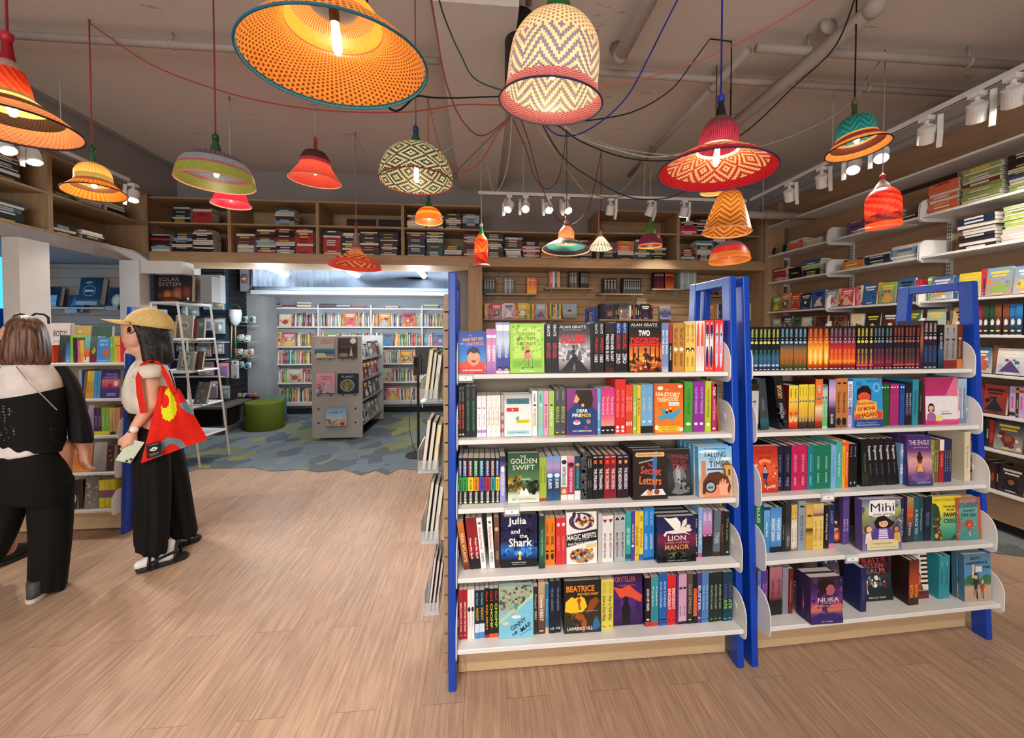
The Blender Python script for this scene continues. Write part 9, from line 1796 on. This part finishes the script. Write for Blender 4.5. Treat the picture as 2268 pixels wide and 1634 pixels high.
# --- shopper in the cap, seen from her left side, looking to the left
e, P, rz = person(345, 1240, 'person in yellow cap and black wide trousers with red tote bag, looking left')
sh, el, wr = P(330, 826, -.17), P(337, 893, -.2), P(299, 946, -.19)
hd = hand(P(291, 962, -.19), P(288, 1000, -.19)-P(293, 962, -.19), P(262, 962, -.2)-P(293, 962, -.19), 1.0, .75)
head = [(P(318, 728), P(322, 735), .088, .088), (P(303, 728), P(300, 752), .07, .062), (P(296, 770), P(306, 775), .034, .045), (P(287, 724), P(286, 735), .04, .034), (P(282, 735), P(274.5, 751), .011, .0125), (P(277, 752), P(284, 753), .011, .014),
        (P(278.5, 761), P(288, 761), .0095, .02), (P(279, 767), P(288, 767), .0095, .02), (P(283, 779), P(292, 778), .015, .02), (P(313, 741, -.08), P(313, 754, -.08), .011, .008)]
blob(e, 'body', SKIN, head + [(P(322, 760), P(330, 812), .055, .06), (P(332, 826), P(332, 905), .10, .10), (sh, el, .047, .039), (el, wr, .040, .026), (wr, P(294, 958, -.19), .025, .023)] + hd + [(P(328, 826, .15), P(335, 890, .17), .04, .036), (P(335, 890, .17), P(325, 945, .15), .034, .026)] +
     [(P(335, 930, s*.09), P(342, 1075, s*.1), .085, .055) for s in (-1, 1)] + [(P(342, 1075, -.1), P(358, 1215, -.1), .055, .036), (P(345, 1075, .1), P(390, 1195, .1), .055, .036)])
blob(e, 'eye', plain('eye_dark', '#1a1212', .2), [(P(284, 736, -.04), P(287, 736, -.045), .007, .006)], .003, 1)
blob(e, 'lips', plain('lips', '#b8685c', .4), [(P(277, 762), P(277.5, 766), .008, .008)], .003, 1)
blob(e, 'hair', HAIRB, [(P(335, 722), P(345, 745), .095, .088), (P(325, 735, -.04), P(345, 775, -.04), .062, .062), (P(325, 735, .04), P(345, 775, .04), .062, .062), (P(348, 750), P(362, 790), .082, .06), (P(318, 745, -.075), P(330, 795, -.085), .026, .034), (P(340, 770, -.07), P(348, 803, -.075), .05, .03), (P(362, 775, 0), P(378, 797, -.02), .05, .018), (P(302, 722, -.07), P(310, 740, -.08), .018, .016)], .006, 3)
CAPM = fab('yellow_cotton', '#d9bd7c', 60, .25); q = MB(); cc = P(331, 724); Mc = MT(cc) @ MR(R(10), 4, 'Y')
q.lathe([(.118*cos(t*PI/16), .118*sin(t*PI/16)*.98) for t in range(9)], 32, M=Mc @ Matrix.Diagonal((1.06, .86, 1.12, 1)))
cp = q.build('cap_crown', CAPM, e, smooth=True); sd = cp.modifiers.new('t', 'SOLIDIFY'); sd.thickness = .003
q = MB(); rr_ = [[cc + V_((-.09-.13*u*cos(w*R(62)), .098*sin(w*R(72))*(1-.25*u), .044+.006*u-.03*abs(w)**2)) for w in [k/8-1 for k in range(17)]] for u in (0, .35, .7, 1)]
q.loft(rr_, closed=False, caps=False); o = q.build('cap_brim', CAPM, e, smooth=True); sd = o.modifiers.new('t', 'SOLIDIFY'); sd.thickness = .004
q = MB(); q.tube([cc+V_((0, 0, .1)), cc+V_((0, 0, .108))], .009, n=12); q.build('cap_button', CAPM, e)
q = MB(); q.tube([P(290, 729, -.07), P(283, 731, -.055), P(281, 737, -.05), P(289, 739, -.06), P(300, 731, -.085)], .0025, '#15110f', n=6); q.lathe([(.001, -.004), (.019, -.002), (.019, .002), (.001, .004)], 20, '#1a1412', M=MT(P(287, 730, -.066)) @ MR(R(62), 4, 'Z') @ MR(R(90), 4, 'X')); q.build('glasses', PRINT, e)
cloth(e, 'blouse', CREAM, P, [(308, 342, 793, .06, 0), (296, 362, 801, .1, 0), (283, 380, 818, .165, 0), (272, 389, 848, .165, 0), (268, 391, 880, .165, 0), (272, 388, 902, .16, 0), (284, 372, 913, .13, 0)], pl=.035, nf=9)
q = MB(); q.loft([[sh + V_((.062*k*cos(t)*1.05, .06*k*sin(t)-.006, z)) for t in [j*PI/12 for j in range(24)]] for k, z in ((.35, .055), (.8, .045), (1.02, .015), (1.12, -.025))], caps=False); o = q.build('sleeve_cap', CREAM, e, smooth=True); o.modifiers.new('t', 'SOLIDIFY').thickness = .003
q = MB(); q.tube([P(303, 835, -.155), P(304, 870, -.168), P(311, 905, -.165)], .004, '#1a1616', n=6); q.tube([P(375, 820, -.12), P(386, 850, -.12), P(388, 880, -.11)], .004, '#1a1616', n=6); q.build('vest_piping', PRINT, e)
cloth(e, 'waistband', BLK, P, [(285, 372, 905, .125, 0), (282, 378, 930, .135, 0)], cap=True)
cloth(e, 'trouser_leg', BLK, P, [(284, 375, 925, .1, -.06), (288, 378, 980, .11, -.08), (294, 380, 1060, .13, -.1), (297, 378, 1140, .135, -.1), (297, 372, 1216, .15, -.1)], pl=.09, nf=9)
cloth(e, 'trouser_leg', BLK, P, [(290, 385, 925, .1, .06), (300, 405, 980, .11, .08), (325, 420, 1060, .13, .1), (350, 431, 1140, .135, .1), (362, 438, 1178, .15, .1)], pl=.09, nf=9)
SOCK = fab('white_sock', '#e6e3df', 90, .2); BL2 = plain('black_rubber', '#161617', .6)
for dx, dy, yy in ((0, -.1, 0), (40, .12, -34)):
    F = lambda x, y, d=0: P(x+dx, y+yy, dy+d)
    def Z0(v, z): return V_((v.x, v.y, z))
    blob(e, 'sock', SOCK, [(F(372, 1208), Z0(F(374, 1230), .06), .042, .045), (Z0(F(374, 1235), .065), Z0(F(330, 1235), .055), .045, .036), (Z0(F(330, 1235), .052), Z0(F(308, 1238), .046), .036, .026)], .005, 2)
    q = MB(); outl = [(.0, 0), (.01, .03), (.06, .045), (.13, .04), (.2, .045), (.25, .03), (.262, 0), (.25, -.03), (.2, -.045), (.13, -.04), (.06, -.045), (.01, -.03)]; o0 = Z0(F(299, 1240), 0)
    q.loft([[o0 + V_((x*s_+.13*(1-s_), y*s_, z)) for x, y in outl] for s_, z in ((.96, .002), (1, .008), (1, .026), (.97, .03))]); q.build('sandal_sole', BL2, e, smooth=False)
    q = MB()
    for xc, hh in ((.075, .075), (.11, .09), (.205, .11)): q.tube([o0 + V_((xc+.015*cos(t), .05*cos(t), .02+hh*sin(t))) for t in [k*PI/10 for k in range(11)]], .009, '#141415', n=6)
    q.tube([o0+V_((.06, -.048, .05)), o0+V_((.12, -.05, .07)), o0+V_((.21, -.05, .09))], .009, '#141415', n=6); q.build('sandal_strap', PRINT, e, smooth=True)
q = MB(); wv = P(297, 951, -.222); q.lathe([(.001, .006), (.019, .006), (.02, 0), (.02, -.005)], 22, '#e8e4dc', M=MT(wv) @ MR(R(80), 4, 'X')); q.tube([wv+V_((.027*cos(t)+.003, .032+.03*sin(t), -.004+.012*cos(t))) for t in [k*PI/8 for k in range(17)]], .006, '#6a4a38', n=6); tag(q.build('wristwatch', PRINT, smooth=True), None); bpy.data.objects['wristwatch'].parent = e
# tote bag on her shoulder (a thing of its own)
tb = empty('tote_bag', e.location, rz); tag(tb, 'bright red tote bag with yellow and grey-blue blobs, on the shoulder of the capped person', 'bag')
def grid(u, v):   # u across, v down the bag side facing the camera
    a = P(355+(-43)*v, 856+170*v, -.24).lerp(P(398+62*v, 862+110*v, -.24), u); a.y -= .03*sin(PI*u)*sin(PI*min(v*1.1, 1)) + .006*sin(u*17)*(1-v*.6); return a
def bagcol(u, v):
    if ((u-.42)/.23)**2+((v-.25)/.24)**2 < 1 and not ((u-.3)/.13)**2+((v-.2)/.1)**2 < 1: return '#dfe01f'
    g = sin(6.2*u+1.6*sin(5*v+.6))+sin(7.5*v-4.2*u+2.2)
    if .75 < g < 1.5 and v > .25: return '#6f8c96'
    return '#dd2416'
q = MB(); n = 44
G_ = [[grid(i/n, j/n) for i in range(n+1)] for j in range(n+1)]; B_ = [[v + V_((0, .05+.05*sin(PI*i/n)*sin(PI*j/n), 0)) for i, v in enumerate(r)] for j, r in enumerate(G_)]
for j in range(n):
    for i in range(n):
        c = bagcol((i+.5)/n, (j+.5)/n); q.mesh([G_[j][i], G_[j][i+1], G_[j+1][i+1], G_[j+1][i]], [(3, 2, 1, 0)], c); q.mesh([B_[j][i], B_[j][i+1], B_[j+1][i+1], B_[j+1][i]], [(0, 1, 2, 3)], c)
for s_ in ([(0, k) for k in range(n)], [(n, k) for k in range(n)]):
    for i, j in s_: q.face([G_[j][i], B_[j][i], B_[j+1][i], G_[j+1][i]], '#dd2416')
for i in range(n): q.face([G_[n][i], G_[n][i+1], B_[n][i+1], B_[n][i]], '#c81f14')
BAG = vcol('tote_cloth', .75, .2, .08); q.build('bag_body', BAG, tb)
def strap(pts, w=.014):
    q = MB(); q.loft([[p+V_((-w, 0, 0)), p+V_((w, 0, 0)), p+V_((w, .006, 0)), p+V_((-w, .006, 0))] for p in pts], '#d8281c'); q.build('strap', BAG, tb)
strap([P(318, 915, -.262), P(309, 870, -.255), P(307, 836, -.24), P(318, 806, -.2), P(334, 797, -.12), P(345, 800, -.05)]); strap([P(385, 868, -.262), P(372, 840, -.25), P(358, 815, -.2), P(345, 799, -.13), P(348, 802, -.05)])
a_ = Art(q := MB(), P(325, 1016, -.275), (1, 0, .16), (-.02, 0, 1), (0, -1, 0), .066, .088); a_.run([('r', 0, 0, 1, 1, '#131313'), ('e', .5, .52, .2, .1, '#e8e6e2'), ('e', .35, .55, .13, .08, '#e8e6e2'), ('e', .62, .57, .14, .08, '#e8e6e2'), ('e', .5, .62, .13, .08, '#e8e6e2'), ('e', .5, .54, .07, .045, '#131313'), ('r', .15, .86, .85, .9, '#9a9a98'), ('r', .15, .22, .85, .25, '#b8b8b4'), ('r', .25, .12, .75, .15, '#8a8a88')]); q.build('label_patch', PRINT, tb)
# phone in her hand
ph = empty('phone', e.matrix_basis @ P(285, 1004, -.19)); ph.rotation_euler = (R(8), R(28), rz); tag(ph, 'pale green phone with two camera lenses held low by the capped person', 'phone')
q = MB(); q.box((-.037, -.004, -.055), (.037, .004, .085), '#cfe3cd', bev=.003); q.build('case', PRINT, ph)
q = MB(); q.box((.006, -.0065, -.05), (.033, -.0041, -.022), '#c2d8c0', bev=.001)
for x, z in ((.013, -.043), (.026, -.029)): q.tube([(x, -.0064, z), (x, -.0085, z)], .0065, '#1a1c20', n=14)
q.build('camera_lens', PRINT, ph)
# --- shopper seen from behind at the left edge
e, P, rz = person(92, 1312, 'person seen from behind with brown bob, white blouse, black knit vest and trousers')
hd = hand(P(185, 1000, .02), P(186, 1040, .02)-P(185, 1000, .02), P(165, 1000, .1)-P(185, 1000, .02), 1.05, .45)
blob(e, 'body', SKIN, [(P(52, 742), P(52, 752), .088, .085), (P(52, 765, .03), P(52, 790, .03), .06, .045), (P(54, 790), P(60, 825), .06, .07), (P(62, 850), P(66, 955), .115, .115), (P(138, 848), P(178, 918), .05, .04), (P(178, 918), P(184, 985, .02), .04, .029), (P(184, 985, .02), P(185, 1002, .02), .028, .026)] + hd + [(P(0, 850), P(-45, 925), .05, .04), (P(-45, 925), P(-40, 985, .1), .04, .028), (P(115, 1000), P(112, 1150), .09, .06), (P(112, 1150), P(92, 1290), .058, .04), (P(30, 1000), P(15, 1130, .1), .09, .06), (P(15, 1130, .1), P(15, 1215, .3), .058, .04)])
def _hair(nt, out):
    p = bsdf(nt, out, .38, 0, .5); tc = N(nt, 'ShaderNodeTexCoord'); mp = N(nt, 'ShaderNodeMapping'); mp.inputs['Scale'].default_value = (75, 75, 5); nt.links.new(tc.outputs['Object'], mp.inputs[0]); nz = N(nt, 'ShaderNodeTexNoise'); nz.inputs['Scale'].default_value = 1; nz.inputs['Detail'].default_value = 4; nt.links.new(mp.outputs[0], nz.inputs['Vector'])
    cr = N(nt, 'ShaderNodeValToRGB'); cr.color_ramp.elements[0].position = .36; cr.color_ramp.elements[1].position = .7; cr.color_ramp.elements[0].color = (*H('#2f1d15'), 1); cr.color_ramp.elements[1].color = (*H('#8a6248'), 1); nt.links.new(nz.outputs['Fac'], cr.inputs[0]); nt.links.new(cr.outputs[0], p.inputs['Base Color'])
    bp = N(nt, 'ShaderNodeBump'); bp.inputs['Strength'].default_value = .6; bp.inputs['Distance'].default_value = .01; nt.links.new(nz.outputs['Fac'], bp.inputs['Height']); nt.links.new(bp.outputs[0], p.inputs['Normal'])
cloth(e, 'hair', mat('brown_hair', _hair), P, [(45, 62, 697, .02, 0), (22, 86, 703, .07, 0), (6, 104, 722, .105, 0), (0, 111, 748, .118, 0), (-4, 114, 775, .118, -.005), (-6, 116, 797, .11, -.01), (0, 110, 808, .08, -.01)], pl=.05, nf=23, n=92)
q = MB(); q.tube([P(27, 712, .02), P(32, 700, .03), P(42, 694, .06), P(56, 698, .075), P(68, 700, .075), P(80, 694, .06), P(98, 696, .04), P(107, 703, .02), P(108, 716, 0)], .006, '#16120f', n=8); q.build('sunglasses', PRINT, e, smooth=True)
WB = fab('white_blouse', '#e6ded8', 16, .5)
cloth(e, 'blouse', WB, P, [(30, 80, 795, .05, 0), (8, 105, 803, .09, 0), (-15, 136, 822, .13, 0), (-22, 147, 850, .15, 0), (-20, 146, 900, .15, 0), (-10, 138, 975, .15, 0), (-12, 142, (1016, 982), .16, 0)], pl=.015)
def _knit(nt, out):
    p = bsdf(nt, out, .85, 0, .2); p.inputs['Base Color'].default_value = (.008, .008, .009, 1); tc = N(nt, 'ShaderNodeTexCoord'); vo = N(nt, 'ShaderNodeTexVoronoi'); vo.inputs['Scale'].default_value = 62; vo.inputs['Randomness'].default_value = .35; v2 = N(nt, 'ShaderNodeTexVoronoi'); v2.inputs['Scale'].default_value = 8.2; v2.inputs['Randomness'].default_value = .3
    nt.links.new(tc.outputs['Object'], vo.inputs['Vector']); nt.links.new(tc.outputs['Object'], v2.inputs['Vector'])
    a = N(nt, 'ShaderNodeMath', operation='LESS_THAN'); a.inputs[1].default_value = .34; b2 = N(nt, 'ShaderNodeMath', operation='LESS_THAN'); b2.inputs[1].default_value = .42; m = N(nt, 'ShaderNodeMath', operation='MULTIPLY')
    nt.links.new(vo.outputs['Distance'], a.inputs[0]); nt.links.new(v2.outputs['Distance'], b2.inputs[0]); nt.links.new(a.outputs[0], m.inputs[0]); nt.links.new(b2.outputs[0], m.inputs[1])
    tr = N(nt, 'ShaderNodeBsdfTransparent'); mx = N(nt, 'ShaderNodeMixShader'); nt.links.new(m.outputs[0], mx.inputs[0]); nt.links.new(p.outputs[0], mx.inputs[1]); nt.links.new(tr.outputs[0], mx.inputs[2]); nt.links.new(mx.outputs[0], out.inputs[0])
cloth(e, 'knit_vest', mat('open_crochet', _knit), P, [(-30, 149, (884, 852), .158, 0), (-26, 150, (900, 880), .163, 0), (-20, 150, 940, .163, 0), (-14, 148, 975, .16, 0), (-8, 146, 993, .157, 0)], cap=False)
cloth(e, 'dark_sleeve', fab('black_cotton', '#1d1d1f', 12, .6), P, [(120, 152, 812, .045, 0), (128, 172, 835, .07, 0), (142, 186, 870, .085, 0), (150, 200, 925, .09, 0), (150, 209, 965, .095, .01), (152, 208, 976, .09, .01)], pl=.05, nf=7, cap=False)
cloth(e, 'dark_sleeve', BLK, P, [(-25, 20, 812, .045, 0), (-48, 0, 845, .07, 0), (-70, -20, 920, .09, 0), (-72, -20, 976, .09, .05)], pl=.05, nf=7, cap=False)
q = MB(); q.tube([P(36, 812, -.125), P(60, 842, -.175), P(92, 874, -.178), P(126, 908, -.15)], .003, '#b8b0b8', n=6); q.build('bag_chain', CHROME, e)
cloth(e, 'trousers', BLK, P, [(-6, 138, 990, .145, 0), (-16, 155, 1020, .165, 0), (-20, 166, 1070, .165, 0), (-20, 166, 1110, .15, 0)], pl=.01)
cloth(e, 'trouser_leg', BLK, P, [(50, 167, 1050, .14, 0), (58, 165, 1150, .12, 0), (62, 158, 1220, .11, 0), (60, 152, 1270, .11, 0), (60, 148, 1297, .11, 0)], pl=.05, nf=7)
cloth(e, 'trouser_leg', BLK, P, [(-22, 72, 1085, .13, .02), (-25, 55, 1150, .12, .12), (-28, 32, 1200, .11, .22), (-30, 12, 1232, .11, .28)], pl=.05, nf=7)
def shoe(px, py, sole, up_, rz, s=1.0):
    v = at(px, py, Z=0); v = e.matrix_basis.inverted() @ v; q = MB(); M = MT(v) @ MR(rz, 4, 'Z'); q.loft([[M @ V_((.048*k*cos(t), .13*k*sin(t), z)) for t in [j*PI/12 for j in range(24)]] for k, z in ((.95, .002), (1, .01), (1, .03))]); q.build('shoe_sole', plain('sole', sole, .7), e)
    q = MB(); q.loft([[M @ V_((.045*k*cos(t), .125*k2*sin(t)-o_, z)) for t in [j*PI/12 for j in range(24)]] for k, k2, o_, z in ((1, 1, 0, .031), (.98, .95, 0, .06), (.9, .6, .04, .085), (.8, .4, .06, .11))]); q.build('shoe', plain('shoe_upper', up_, .6), e, smooth=True)
shoe(92, 1312, '#d8cfc0', '#4a4648', -.3); shoe(40, 1235, '#1a1a1a', '#161616', -.9)
